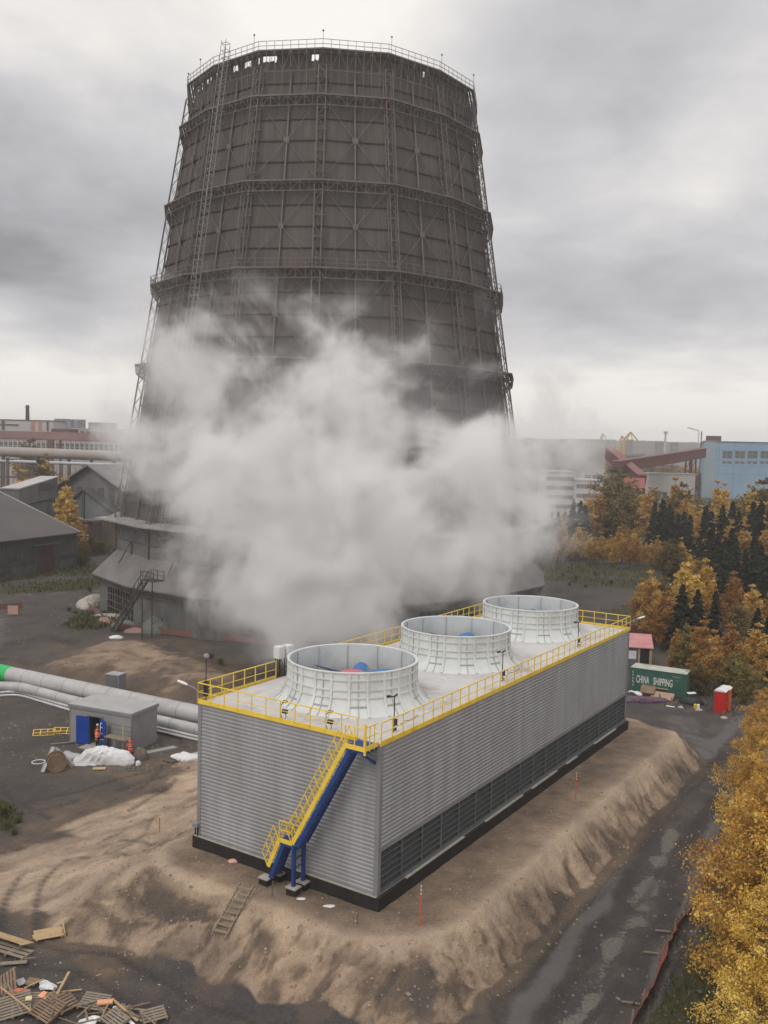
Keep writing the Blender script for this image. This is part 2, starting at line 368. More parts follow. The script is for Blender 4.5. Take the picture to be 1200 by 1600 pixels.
# ================================================================ GROUND
def ground_material():
    M = bpy.data.materials.new('site_ground'); M.use_nodes = True; nt = M.node_tree; N = nt.nodes; L = nt.links
    b = N['Principled BSDF']; b.inputs['Specular IOR Level'].default_value = .25
    geo = N.new('ShaderNodeNewGeometry')
    def att(n): a = N.new('ShaderNodeAttribute'); a.attribute_name = n; return a.outputs['Fac']
    def nz(scale, det=5, rough=.6, vec=None, kind='n'):
        n = N.new('ShaderNodeTexNoise'); n.inputs['Scale'].default_value = scale; n.inputs['Detail'].default_value = det
        n.inputs['Roughness'].default_value = rough; L.new(vec or geo.outputs['Position'], n.inputs['Vector']); return n.outputs['Fac']
    def mrange(v, a, b_, c=0., d=1., smooth=True):
        m_ = N.new('ShaderNodeMapRange'); m_.inputs[1].default_value = a; m_.inputs[2].default_value = b_; m_.inputs[3].default_value = c; m_.inputs[4].default_value = d
        if smooth: m_.interpolation_type = 'SMOOTHSTEP'
        L.new(v, m_.inputs[0]); return m_.outputs[0]
    def ramp(v, stops):
        r_ = N.new('ShaderNodeValToRGB'); L.new(v, r_.inputs[0]); c = r_.color_ramp
        c.elements[0].position = stops[0][0]; c.elements[0].color = (*stops[0][1], 1)
        c.elements[1].position = stops[-1][0]; c.elements[1].color = (*stops[-1][1], 1)
        for p, k in stops[1:-1]: e = c.elements.new(p); e.color = (*k, 1)
        return r_.outputs[0]
    def mix(f, a, b_, mode='MIX'):
        m_ = N.new('ShaderNodeMix'); m_.data_type = 'RGBA'; m_.blend_type = mode
        for i, v in ((0, f), (6, a), (7, b_)):
            if isinstance(v, (int, float)): m_.inputs[i].default_value = v
            elif isinstance(v, tuple): m_.inputs[i].default_value = (*v, 1)
            else: L.new(v, m_.inputs[i])
        return m_.outputs[2]
    def ma(op, a, b_):
        m_ = N.new('ShaderNodeMath'); m_.operation = op
        for i, v in enumerate((a, b_)):
            if isinstance(v, (int, float)): m_.inputs[i].default_value = v
            else: L.new(v, m_.inputs[i])
        return m_.outputs[0]
    sand = att('sand'); tar = att('tarmac'); grass = att('grass'); pale = att('pale'); wet = att('wet'); rut = att('rut')
    f1 = nz(.7, 8, .65); f2 = nz(4.5, 6, .7); f3 = nz(22, 4, .7); f4 = nz(.16, 5, .55)
    sv = ma('ADD', sand, ma('MULTIPLY', ma('SUBTRACT', f1, .5), .55)); sv = ma('ADD', sv, ma('MULTIPLY', ma('SUBTRACT', f2, .5), .28))
    c = ramp(sv, [(0.0, (.080, .071, .066)), (.30, (.110, .090, .075)), (.5, (.165, .122, .088)), (.72, (.32, .238, .170)), (1.0, (.485, .375, .272))])
    # gravel speckle and damp blotches
    sp = ramp(f3, [(.30, (.55, .55, .55)), (.5, (1, 1, 1)), (.72, (1.5, 1.48, 1.45))])
    c = mix(.75, c, sp, 'MULTIPLY')
    bl = ramp(f4, [(.35, (.72, .72, .74)), (.62, (1.18, 1.15, 1.1))]); c = mix(.8, c, bl, 'MULTIPLY')
    # tarmac / mud road
    tv = ramp(f2, [(.3, (.058, .050, .048)), (.7, (.100, .088, .084))]); tv = mix(mrange(nz(.45, 5, .6), .45, .62), tv, (.115, .092, .076)); tv = mix(.6, tv, sp, 'MULTIPLY')
    c = mix(ma('MINIMUM', mrange(ma('ADD', tar, ma('MULTIPLY', ma('SUBTRACT', f1, .5), .5)), .35, .65), 1.0), c, tv)
    pv = ramp(f2, [(.3, (.125, .112, .098)), (.7, (.235, .21, .18))])
    c = mix(mrange(ma('ADD', pale, ma('ADD', ma('MULTIPLY', ma('SUBTRACT', f1, .5), .9), ma('MULTIPLY', ma('SUBTRACT', f2, .5), .9))), .42, .72, 0, .92), c, pv)
    c = mix(mrange(ma('ADD', wet, ma('MULTIPLY', ma('SUBTRACT', f1, .5), .9)), .4, .8, 0, .75), c, (.118, .105, .100))
    c = mix(ma('MINIMUM', ma('MULTIPLY', rut, .85), .9), c, (.047, .040, .037))
    # thin growth
    gv = ramp(f2, [(.3, (.035, .036, .016)), (.55, (.075, .068, .030)), (.75, (.13, .105, .05))])
    c = mix(mrange(ma('ADD', grass, ma('MULTIPLY', ma('SUBTRACT', nz(1.6, 6, .7), .5), .9)), .42, .62), c, gv)
    L.new(c, b.inputs['Base Color'])
    wv = mrange(ma('ADD', wet, ma('MULTIPLY', ma('SUBTRACT', f1, .5), .9)), .4, .75)
    L.new(mrange(wv, 0, 1, .92, .50, False), b.inputs['Roughness'])
    bp = N.new('ShaderNodeBump'); bp.inputs['Strength'].default_value = .9; bp.inputs['Distance'].default_value = .16
    hh = ma('ADD', ma('MULTIPLY', f2, .9), ma('MULTIPLY', f3, .28))
    hh = ma('ADD', hh, ma('MULTIPLY', f1, 1.2)); hh = ma('MULTIPLY', hh, mrange(wv, 0, 1, 1, .35, False))
    L.new(hh, bp.inputs['Height']); L.new(bp.outputs[0], b.inputs['Normal'])
    return M
M_GROUND = ground_material()

def a_sand(x, y):
    d, s, w = mound_d(x, y)
    n = fbm(x * .35, y * .35, 4, 51) - .5
    wid = 2.2 + 2.1 * sst(0, -3, s) + 2.2 * sst(10, 15, w) + 4.0 * sst(12, 17, w) * sst(1, 8, s)
    par = np.where(s < -1.0 - (w + 3) * .35, w, s)
    m = 1 - sst(wid * .88, wid * 1.12, d + n * .9)
    streak = fbm(par * .9 + n * 4, d * .7 + n * 3, 5, 61, .6)
    edge = np.exp(-((d - .25) / .75) ** 2)
    scar = sst(.54, .70, fbm(par * 1.5 + n * 3, d * .45, 4, 62, .62)) * sst(0, .6, d)
    a = m * (.66 + .34 * edge + (streak - .5) * .95 * sst(-.5, 1.5, d) - .24 * scar)
    near = (1 - sst(.0, 2.4, np.abs(d + 3.2))) * .08
    a = a - near * m
    foot = np.exp(-((d - wid * 1.1) / .9) ** 2) * .44
    a = np.maximum(a, foot)
    st = fbm((x + y) * .35, (x - y) * 1.1, 4, 63)
    a = np.maximum(a, path_mask(x + n * 3, y + n * 3, SAND) * (.55 + .65 * st))
    a = np.maximum(a, path_mask(x + n * 5, y + n * 4, HEAP) * (.45 + .55 * fbm(x * .4, y * 1.2, 4, 65)))
    a = np.maximum(a, path_mask(x + n * 5, y + n * 5, BROWN) * (.42 + .3 * (st - .5)))
    a = np.maximum(a, path_mask(x + n * 1.2, y + n, [(-8.7, 42.4, -7.2, 42.1, .9)]) * .72)
    a = np.maximum(a, .22 * sst(100, 150, y) * 0 + .10)
    return np.clip(a, 0, 1.1)
def a_tar(x, y):
    d, s, w = mound_d(x, y)
    n = fbm(x * .5, y * .5, 3, 71) - .5
    a = sst(3.0, 4.0, d + n * 1.6) * (1 - sst(10.0, 11.5, d)) * sst(12, 6, w) * sst(-18, -9, s)
    a = np.maximum(a, path_mask(x, y, [(27, 82, 31, 94, 4.5), (31, 94, 22, 100, 6), (30, 90, 45, 92, 5)]) * .9)
    a = np.maximum(a, path_mask(x, y, [(-120, 120, -62, 150, 7), (-62, 150, -46, 158, 6), (-46, 158, -20, 215, 5), (20, 140, 60, 165, 9)]) * .75)
    return a
def pale_line(x, y):
    s, w = SW(x, y)
    c = -10.9 + .105 * np.clip(s, -4, 26) + (fbm(s * .25, s * 0 + 3, 3, 81) - .5) * 1.2
    wd = .30 + .75 * fbm(s * .35, s * 0 + 9, 3, 83)
    return s, w, c, wd
def a_pale(x, y):
    s, w, c, wd = pale_line(x, y)
    a = np.exp(-((w - c) / (wd + .05)) ** 2) * sst(-5, -1, s) * (1 - sst(24, 27, s)) * (.45 + .6 * sst(.3, .62, fbm(x * .55, y * .55, 4, 85)))
    return a + path_mask(x, y, [(-64, 152, -46, 160.5, .9)]) * .7
def a_wet(x, y):
    s, w, c, wd = pale_line(x, y)
    a = np.exp(-((w - c - 2.3) / .9) ** 2) + np.exp(-((w - c + 2.6) / .8) ** 2)
    a = a * sst(-8, 0, s) * .9 * (1 - sst(60, 70, s))
    a = a * sst(2.2, 3.2, mound_d(x, y)[0])
    return a + path_mask(x, y, [(27, 80, 30, 90, 2.5), (-50, 112, -60, 140, 5)]) * .6
def a_grass(x, y):
    s, w = SW(x, y); n = fbm(x * .3, y * .3, 3, 91) - .5
    a = path_mask(x + n * 4, y + n * 4, GRASSP) * .75
    a = np.maximum(a, sst(-12.9, -14.0, w + n * .8) * (1 - sst(47, 50, s)))
    a = np.maximum(a, sst(60, 72, x) * sst(90, 110, y) * .7)
    a = np.maximum(a, sst(200, 260, y) * .75)
    a = np.maximum(a, sst(36, 40, x + n * 4) * sst(96, 104, y) * (1 - sst(128, 140, y)))
    return a
def a_rut(x, y):
    d, s, w = mound_d(x, y); wid = 2.0 + 2.1 * sst(0, -3, s) + 2.2 * sst(10, 15, w) + 4.0 * sst(12, 17, w) * sst(1, 8, s) + 1.0 * sst(38, 44, s)
    a, t_ = rut_mask(x, y, s, w, d, wid); a = a * (.75 + .25 * t_)
    _, _, c, wd = pale_line(x, y); n = .35 + .9 * fbm(x * .7, y * .7, 3, 87)
    q = (np.exp(-((w - c - 1.25) / .6) ** 2) + np.exp(-((w - c + 1.35) / .6) ** 2)) * sst(-9, -2, s) * (1 - sst(42, 50, s)) * n * (.85 + .15 * np.sin(s * 15))
    return np.maximum(a * 1.2, q)
def graded(lo, a, b, hi, st, g=1.09):
    out = list(np.arange(a, b, st)); x = b; k = st
    while x < hi: out.append(x); k *= g; x += k
    out.append(hi); x = a; k = st; pre = []
    while x > lo:
        k *= g; x -= k; pre.append(max(x, lo))
    return np.array(sorted(set(pre + out)))
gx = graded(-3000, -28, 33, 3000, .15, 1.045); gy = graded(15, 37, 86, 2950, .14, 1.035)
gr = grid_obj('ground', gx, gy, ground_h, M_GROUND, dict(sand=a_sand, tarmac=a_tar, grass=a_grass, pale=a_pale, wet=a_wet, rut=a_rut))
tag(gr, 'muddy construction ground with the sand bank round the fan block and the wet road beside it', 'ground')

# wooded hills far off, a low ridge that closes the horizon
def hill_h(x, y):
    e = sst(1400, 2000, y) * (1 - sst(2500, 2850, y))
    return -8 + e * (47 + 22 * (fbm(x * .0012, y * .0012, 4, 5) - .3) + 10 * fbm(x * .02, y * .02, 3, 6)) - 4 * (1 - e)
M_HILL = mat('far_woodland', (.075, .060, .052), (.15, .11, .085), .95, scale=.035, c3=(.07, .072, .066), s3=.004, detail=8)
hl = grid_obj('hills', np.linspace(-2900, 2900, 380), np.linspace(1400, 2900, 60), hill_h, M_HILL)

# ================================================================ FAN COOLING BLOCK
M_CLAD = mat('grey_profiled_steel', (.335, .33, .335), (.425, .425, .435), .44, .3, 1.1, (1, 1, .14), bump=0, spec=.5, c3=(.325, .315, .31), s3=.22)
M_TRIM = mat('grey_trim_steel', (.26, .26, .27), (.31, .31, .32), .45, .3, .5)
M_YEL = mat('yellow_paint', (.84, .58, .05), (.90, .64, .09), .45, 0, 1.2, c3=(.72, .46, .04), s3=.8)
M_BLUE = mat('blue_paint', (.013, .040, .165), (.02, .06, .23), .4, 0, .9)
M_BIT = mat('black_bitumen', (.017, .014, .013), (.030, .024, .020), .75, 0, 1.5, bump=.2)
M_CONC = mat('pale_concrete', (.36, .33, .28), (.46, .42, .37), .85, 0, 2.0, bump=.2)
M_DECK = mat('grp_deck', (.50, .475, .46), (.62, .60, .585), .7, 0, .35, c3=(.33, .29, .26), s3=.34, bump=.05, detail=8)
M_WHITE = mat('white_grp', (.60, .62, .60), (.68, .70, .68), .42, 0, .7, c3=(.52, .53, .51), s3=.5, spec=.4)
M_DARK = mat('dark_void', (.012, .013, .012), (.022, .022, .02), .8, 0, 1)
M_LOUV = mat('dark_louver', (.030, .033, .032), (.05, .054, .052), .5, .1, 2, spec=.4)
M_LFRAME = mat('galvanised_frame', (.17, .185, .185), (.23, .245, .245), .5, .4, 1.5)
M_BLACK = mat('black_plastic', (.02, .02, .021), (.035, .035, .036), .5, 0, 3)

blk = empty('fan_cooling_block', (*XY(0, 0), 0), ROTB,
            'long grey corrugated cooling building with three white fan stacks on its roof deck', 'cooling building')
def corrug(mb, along, length, out, z0, z1, base, period=.222, depth=.045):
    """horizontal trapezoid profile sheet"""
    a = Vector(along); o = Vector(out); b = Vector(base); prof = []
    z = z0
    while z < z1 - 1e-4:
        for dz, dd in ((0, 0), (.35, 0), (.5, depth), (.85, depth)):
            zz = z + dz * period
            if zz < z1: prof.append((zz, dd))
        z += period
    prof.append((z1, 0))
    nseg = max(1, int(length / 6)); vv = []; ff = []
    for k in range(nseg + 1):
        for zz, dd in prof: vv.append(tuple(b + a * (length * k / nseg) + o * dd + Vector((0, 0, zz))))
    n = len(prof)
    for k in range(nseg):
        for i in range(n - 1): ff.append((k * n + i, (k + 1) * n + i, (k + 1) * n + i + 1, k * n + i + 1))
    mb.add(vv, ff)
HL = 5.33   # top of the air inlet
cl = MB()
corrug(cl, (0, 1, 0), BW - .22, (-1, 0, 0), ZC, ZT - .12, (0, .11, 0))
cl.build('end_cladding', M_CLAD, blk)
cl = MB(); corrug(cl, (1, 0, 0), BL - .22, (0, -1, 0), HL + .1, ZT - .12, (.11, 0, 0)); cl.build('side_cladding', M_CLAD, blk)
cl = MB(); corrug(cl, (1, 0, 0), BL - .22, (0, 1, 0), ZC + .1, ZT - .12, (.11, BW, 0)); cl.build('side_cladding', M_CLAD, blk)
cl = MB(); corrug(cl, (0, 1, 0), BW - .22, (1, 0, 0), ZC, ZT - .12, (BL, .11, 0)); cl.build('end_cladding', M_CLAD, blk)
c = MB()
for (x, y) in ((0, 0), (0, BW), (BL, 0), (BL, BW)): c.box(x - .06 if x == 0 else x - .2, x + .2 if x == 0 else x + .06, y - .06 if y == 0 else y - .2, y + .2 if y == 0 else y + .06, ZC - .02, ZT - .1)
c.box(.22, BL - .22, -.055, .0, HL - .02, HL + .12)
c.box(.2, BL - .2, -.05, -.002, ZT - .17, ZT - .1); c.box(-.052, -.002, .2, BW - .2, ZT - .17, ZT - .1)
c.build('corner_trim', M_TRIM, blk)
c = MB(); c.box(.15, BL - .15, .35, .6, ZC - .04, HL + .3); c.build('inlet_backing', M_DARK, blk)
c = MB()
nb = 18
for k in range(nb):
    x0 = .22 + (BL - .44) * k / nb; x1 = .22 + (BL - .44) * (k + 1) / nb
    for j in range(6):
        z = ZC + .32 + j * .345
        c.obox(((x0 + x1) / 2, .13, z), (1, 0, 0), Vector((0, .8, .6)).normalized(), Vector((0, -.6, .8)).normalized(), (x1 - x0) / 2 - .05, .15, .012)
c.build('louver', M_LOUV, blk)
c = MB()
for k in range(nb + 1):
    x = .22 + (BL - .44) * k / nb
    big_ = .055 if k % 3 == 0 else .035
    c.box(x - big_, x + big_, -.03, .06, ZC + .10, HL - .03)
for j in range(7):
    z = ZC + .16 + j * .345
    c.box(.2, BL - .2, -.014, .03, z - .022, z + .022)
c.box(.15, BL - .15, -.04, .1, ZC + .0, ZC + .12)
for k in (2, 7, 13): # wind braces behind the louvers
    x0 = .22 + (BL - .44) * k / nb; c.beam((x0, .30, ZC + .2), (x0 + 4.3, .30, HL - .1), .08)
c.build('inlet_frame', M_LFRAME, blk)
c = MB(); c.box(-.22, BL + .22, -.26, BW + .26, ZM - .6, ZC - .05); c.build('plinth', M_BIT, blk)
c = MB()
for x0, x1 in ((2.6, 9.2), (12.0, 17.5), (19.0, 23.4), (25.2, 27.4), (31, 36)): c.box(x0, x1, -.22, -.06, ZC - .05, ZC - .01)
c.box(-.16, -.07, .6, BW - .1, ZC - .05, ZC - .015); c.box(-.2, BL + .2, -.05, BW + .2, ZC - .052, ZC - .03)
c.build('plinth_capping', M_CONC, blk)
c = MB(); c.box(.05, BL - .05, .05, BW - .05, ZT - .1, ZT); c.build('roof_deck', M_DECK, blk)
# yellow edge beam and railings
ev = MB()
t = .07
for a, b_ in (((-t, 1.35, ZT), (-t, BW + t, ZT)), ((-t, -t, ZT), (BL + t, -t, ZT)), ((BL + t, -t, ZT), (BL + t, BW + t, ZT)), ((-t, BW + t, ZT), (6.9, BW + t, ZT)), ((8.2, BW + t, ZT), (BL + t, BW + t, ZT))):
    ev.beam(Vector(a) + Vector((0, 0, .03)), Vector(b_) + Vector((0, 0, .03)), .05, .26)
ev.build('edge_beam', M_YEL, blk)
def railing(p, q, parent, step=1.06, h=1.12, kick=False, name='railing', first=True, last=True, r=.027):
    mb = MB(); p = Vector(p); q = Vector(q); L_ = (q - p).length; n = max(1, round(L_ / step))
    for i in range(n + 1):
        if (i == 0 and not first) or (i == n and not last): continue
        b_ = p.lerp(q, i / n); mb.beam(b_ - Vector((0, 0, .12)), b_ + Vector((0, 0, h)), .05)
    mb.beam(p + Vector((0, 0, h)), q + Vector((0, 0, h)), .055); mb.beam(p + Vector((0, 0, h * .52)), q + Vector((0, 0, h * .52)), .034)
    if kick: mb.beam(p + Vector((0, 0, .08)), q + Vector((0, 0, .08)), .02, .16)
    return mb.build(name, M_YEL, parent)
e_ = .07
railing((-e_, 1.4, ZT), (-e_, BW + e_, ZT), blk); railing((0 - e_, -e_, ZT), (BL + e_, -e_, ZT), blk)
railing((BL + e_, -e_, ZT), (BL + e_, BW + e_, ZT), blk); railing((-e_, BW + e_, ZT), (7.0, BW + e_, ZT), blk); railing((8.3, BW + e_, ZT), (BL + e_, BW + e_, ZT), blk)

# fan stacks
def stack_profile():
    return [(4.62, 0.0), (4.56, .04), (4.34, .22), (4.16, .45), (4.02, .72), (3.93, 1.0), (3.88, 1.35), (3.87, 1.8), (3.88, 2.32)]
def prof_r(z):
    P = stack_profile()
    for (r0, z0), (r1, z1) in zip(P, P[1:]):
        if z0 <= z <= z1: return r0 + (r1 - r0) * (z - z0) / (z1 - z0)
    return P[-1][0]
def fan_stack(cx_, cy_, spin, mat_hub):
    st = empty('fan_stack', (cx_, cy_, ZT)); st.parent = blk
    P = stack_profile(); inner = [(r - .07, z) for r, z in P]
    m_ = MB(); m_.lathe(P + [(3.93, 2.33), (3.96, 2.36), (3.96, 2.41), (3.84, 2.43), (3.79, 2.38)] + list(reversed([(r - .09, z) for r, z in P])), 96)
    m_.build('shell', M_WHITE, st)
    rb = MB()
    for z in (1.98, 1.40, .98): # hoops
        r = prof_r(z); rb.lathe([(r - .01, z - .045), (r + .085, z - .045), (r + .085, z + .045), (r - .01, z + .045)], 96, closed=True, smooth=False)
    for k in range(24):
        a = 2 * math.pi * (k + .17) / 24; ca, sa = math.cos(a), math.sin(a)
        zs = [.02, .12, .3, .5, .72, 1.0, 1.4, 1.8, 2.33]
        for z0, z1 in zip(zs, zs[1:]):
            r0, r1 = prof_r(z0) + .04, prof_r(z1) + .04
            rb.beam((r0 * ca, r0 * sa, z0), (r1 * ca, r1 * sa, z1), .13, .11, up=(ca, sa, .001))
    rb.build('rib_frame', M_WHITE, st)
    for k in range(12):
        th = MB(); a = 2 * math.pi * (2 * k + 1 + .17 - .5) / 24; ca, sa = math.cos(a), math.sin(a)
        zs = [.02, .2, .45, .72, 1.0, 1.4, 1.8, 2.33]
        for z0, z1 in zip(zs, zs[1:]):
            r0, r1 = prof_r(z0) + .03, prof_r(z1) + .03
            th.beam((r0 * ca, r0 * sa, z0), (r1 * ca, r1 * sa, z1), .035, .08, up=(ca, sa, .001))
            th.beam(((r0 - .155) * ca, (r0 - .155) * sa, z0), ((r1 - .155) * ca, (r1 - .155) * sa, z1), .03, .05, up=(ca, sa, .001))
        n_ = 5; z = .52; r = prof_r(z) + .03
        for i in range(n_):
            b0 = a + (i / n_ - .5) * .26; b1 = a + ((i + 1) / n_ - .5) * .26
            th.beam((r * math.cos(b0), r * math.sin(b0), z), (r * math.cos(b1), r * math.sin(b1), z), .09, .05)
        th.build('seam', mat('grp_seam', (.38, .39, .38), (.46, .47, .46), .6), st)
    hub = MB(); hub.lathe([(0.02, 1.62), (.40, 1.60), (.70, 1.50), (.80, 1.3), (.74, 1.02), (.3, .9), (.02, .9)], 32)
    h_ = hub.build('fan_hub', mat_hub, st)
    for k in range(7):
        a = spin + 2 * math.pi * k / 7; bl = MB(); rad = Vector((math.cos(a), math.sin(a), 0)); tan = Vector((-math.sin(a), math.cos(a), 0))
        secs = [(.6, .2, .75), (1.1, .34, .7), (2.0, .38, .6), (3.0, .33, .5), (3.62, .26, .45)]
        vv = []
        for r, hw, pitch in secs:
            ax = tan * math.cos(pitch) + Vector((0, 0, 1)) * math.sin(pitch); nn = rad.cross(ax)
            for e1, e2 in ((-1, 0), (0, .05), (1, 0), (0, -.03)): vv.append(tuple(rad * r + ax * hw * e1 + nn * e2 + Vector((0, 0, 1.18))))
        ff = [(i * 4 + j, i * 4 + (j + 1) % 4, (i + 1) * 4 + (j + 1) % 4, (i + 1) * 4 + j) for i in range(4) for j in range(4)] + [(3, 2, 1, 0), (16, 17, 18, 19)]
        bl.add(vv, ff); bl.build('fan_blade', mat('fan_blue', (.05, .16, .42), (.08, .22, .52), .45), st)
    mt = MB(); mt.beam((-3.85, 0, .55), (3.85, 0, .55), .3, .3); mt.beam((0, -3.85, .62), (0, 3.85, .62), .2, .2); mt.lathe([(.45, .4), (.45, .95)], 16)
    mt.build('gear_support', M_LFRAME, st)
    return st
M_HUB = mat('pink_hub', (.55, .13, .14), (.62, .18, .18), .5)
M_HUBB = mat('blue_hub', (.05, .16, .42), (.08, .2, .48), .5)
for k, (sp_, hb) in enumerate(((.40, M_HUB), (1.05, M_HUBB), (.3, M_HUB))):
    fan_stack(BL * (2 * k + 1) / 6, BW / 2, sp_, hb)

def on_block(name, s, w, z, label, cat, group=None):
    x, y = XY(s, w); return empty(name, (x, y, z), ROTB, label, cat, group)
# two white instrument cabinets on the left edge
for i, (s, w, lab) in enumerate(((7.3, BW + .1, 'nearer of two white cabinets standing at the left edge of the roof deck'), (8.0, BW - .1, 'farther of two white cabinets standing at the left edge of the roof deck'))):
    t_ = on_block('electrical_cabinet', s, w, ZT, lab, 'cabinet', 'cabinets on the roof deck')
    MB().box(-.28, .28, -.25, .25, 1.25, 2.05).build('cabinet_body', mat('offwhite_paint', (.6, .6, .58), (.7, .7, .68), .5), t_, .03)
    MB().box(-.27, .27, -.275, -.255, 1.28, 2.02).build('cabinet_door', mat('offwhite_paint2', (.66, .66, .64), (.72, .72, .7), .5), t_)
    f = MB(); f.beam((-.2, .1, 0), (-.2, .1, 1.25), .05); f.beam((.2, .1, 0), (.2, .1, 1.25), .05); f.beam((-.3, .1, .6), (.3, .1, .6), .05)
    for j in range(5): f.tube([(-.2 + j * .1, -.05, 1.25), (-.25 + j * .12, -.1, .9), (-.15 + j * .08, -.2, .5), (-.2 + j * .1, 0, .05)], .018, 5)
    f.build('stand', M_BLACK, t_)
# dark poles with conduit along the right edge
for s, w, lab in ((2.1, .55, 'dark instrument pole beside the nearest fan stack'), (15.6, .75, 'dark instrument pole beside the middle fan stack'), (28.9, .75, 'dark instrument pole beside the farthest fan stack')):
    t_ = on_block('instrument_pole', s, w, ZT, lab, 'pole', 'poles along the right edge of the deck')
    MB().tube([(0, 0, 0), (0, 0, 1.95)], .03, 8).build('pole', M_BLACK, t_)
    h = MB(); h.beam((0, 0, 1.92), (-.32, .12, 2.0), .06); h.box(-.5, -.28, .05, .2, 1.95, 2.05); h.beam((0, 0, 1.95), (.12, -.1, 2.05), .07); h.build('lamp_head', M_BLACK, t_)
    h = MB(); h.box(-.1, .1, -.16, -.04, .38, .72); h.box(-.07, .07, -.14, -.04, .1, .25); h.build('junction_box', mat('brown_box', (.05, .035, .03), (.08, .055, .05), .6), t_)
    h = MB(); h.tube([(0, -.1, .4), (.3, -.15, .3), (.7, -.2, .45), (1.3, -.25, .4), (2.0, -.3, .5)], .02, 5); h.build('cable', M_BLACK, t_)
for s, w, lab in ((-.02, 6.4, 'looped black cable and small box on the front railing, left one'), (-.02, 3.3, 'looped black cable and small box on the front railing, right one')):
    t_ = on_block('cable_box', s, w, ZT, lab, 'cable box', 'cable boxes on the front railing')
    MB().box(.05, .2, -.16, .16, .42, .62).build('junction_box', mat('brown_box', (.05, .035, .03)), t_)
    MB().box(.05, .2, -.14, .14, 1.02, 1.12).build('connector', M_BLACK, t_)
    MB().tube([(.12, .1, 1.05), (.12, .3, .8), (.12, .34, .45), (.12, .2, .12), (.12, -.02, .05), (.12, -.1, .25), (.12, -.02, .45)], .02, 6).build('cable', M_BLACK, t_)
# lamp arms at the two outer corners, camera pole at the left one
M_LAMPW = mat('white_lamp', (.75, .75, .72), (.82, .82, .8), .4)
for s, w, dx, dy, lab in ((-.1, BW + .1, -.25, 1.35, 'white arm lamp sticking out from the left corner of the railing'), (BL + .1, -.12, .9, -.9, 'white arm lamp sticking out from the far right corner of the railing')):
    t_ = on_block('arm_lamp', s, w, ZT, lab, 'lamp', 'arm lamps on the deck corners')
    MB().tube([(0, 0, -.1), (0, 0, .62), (dx * .12, dy * .12, .78), (dx * .5, dy * .5, .92)], .03, 8).build('arm', M_TRIM, t_)
    h = MB(); h.tube([(dx * .5, dy * .5, .92), (dx * .7, dy * .7, .985), (dx, dy, 1.08)], [.05, .09, .07], 8); h.build('lamp_head', M_LAMPW, t_)
t_ = on_block('camera_pole', .25, BW - .25, ZT, 'thin dark pole with a round white camera at the left corner of the deck', 'camera pole')
MB().tube([(0, 0, 0), (0, 0, 2.6)], .03, 8).build('pole', M_BLACK, t_)
h = MB(); h.lathe([(.02, 2.86), (.14, 2.8), (.18, 2.68), (.12, 2.58), (.02, 2.55)], 14); h.build('camera_head', M_TRIM, t_)
MB().box(-.1, .1, -.1, .1, .3, 1.2).build('junction_box', M_BLACK, t_)
# small hydrant-like valve on the plinth corner
t_ = on_block('valve_box', -.12, BW + .05, ZC - .05, 'small grey valve box on the left corner of the black plinth', 'valve box')
MB().box(-.16, .16, -.2, .2, .55, .8).build('cover', M_TRIM, t_, .02)
f = MB(); f.beam((0, -.1, 0), (0, -.1, .55), .06); f.beam((.05, .12, 0), (.05, .12, .55), .06); f.build('stand', M_BLACK, t_)

# ================================================================ STEEL STAIRCASE
stc = empty('steel_staircase', (*XY(0, 0), 0), ROTB, 'yellow and blue steel staircase climbing the front end of the grey building', 'staircase')
SO, SI = -1.25, -.42
ZL, ZB = 5.03, ZM + .42
def slab(a, b_, h, off, th, mat_, name):
    m_ = MB(); m_.beam(a, b_, th, h); return m_.build(name, mat_, stc)
up0 = Vector((0, 4.62, ZL)); up1 = Vector((0, 1.32, ZT - .1)); lo0 = Vector((0, 6.42, ZB + .1)); lo1 = Vector((0, 5.5, ZL))
for s_ in (SO, SI):
    m_ = MB()
    for a, b_ in ((up0, up1), (lo0, lo1)):
        m_.beam(a + Vector((s_, -.28, -.1)), b_ + Vector((s_, -.28, -.1)), .05, .23, up=(0, 1, .55))
    m_.beam((s_, 5.6, ZL - .14), (s_, 4.5, ZL - .14), .06, .2)
    m_.beam((s_, 1.34, ZT - .15), (s_, .15, ZT - .15), .06, .2)
    m_.build('stringer', M_BLUE, stc)
for a, b_ in ((up0, up1), (lo0, lo1)):
    n = int((b_.z - a.z) / .2)
    m_ = MB()
    for i in range(n):
        p = a.lerp(b_, (i + .5) / n); m_.box(SO + .03, SI - .03, p.y - .38, p.y - .14, p.z - .12, p.z - .085)
    tr_ = m_.build('treads', M_BLUE, stc)
m_ = MB(); m_.box(SO + .02, SI - .02, 4.55, 5.55, ZL - .05, ZL); m_.build('landing', M_BLUE, stc)
m_ = MB(); m_.box(SO + .02, -.1, .15, 1.33, ZT - .06, ZT - .01); m_.build('landing', M_BLUE, stc)
# yellow outer guard boards and handrails
def rail_run(pts, s_, board=True):
    m_ = MB(); H1 = 1.05
    P = [Vector((s_, y, z)) for y, z in pts]
    for a, b_ in zip(P, P[1:]):
        if board: m_.beam(a + Vector((0, 0, .02)), b_ + Vector((0, 0, .02)), .03, .24, up=(0, 1, .55) if abs(b_.z - a.z) > .5 else (0, 0, 1))
        sl = abs(b_.z - a.z) > .5
        off = Vector((0, .42, .72)) if sl else Vector((0, 0, 1.08))
        offs = [off, off * .55]
        n = max(1, round((b_ - a).length / (.62 if sl else .75)))
        for i in range(n + 1):
            q = a.lerp(b_, i / n)
            m_.beam(q, q + off, .045)
        for o_ in offs: m_.beam(a + o_, b_ + o_, .04)
    return m_
run = [(6.25, 3.35), (5.5, ZL), (4.62, ZL), (1.32, ZT - .02), (.15, ZT - .02)]
rail_run(run, SO - .04).build('handrail', M_YEL, stc)
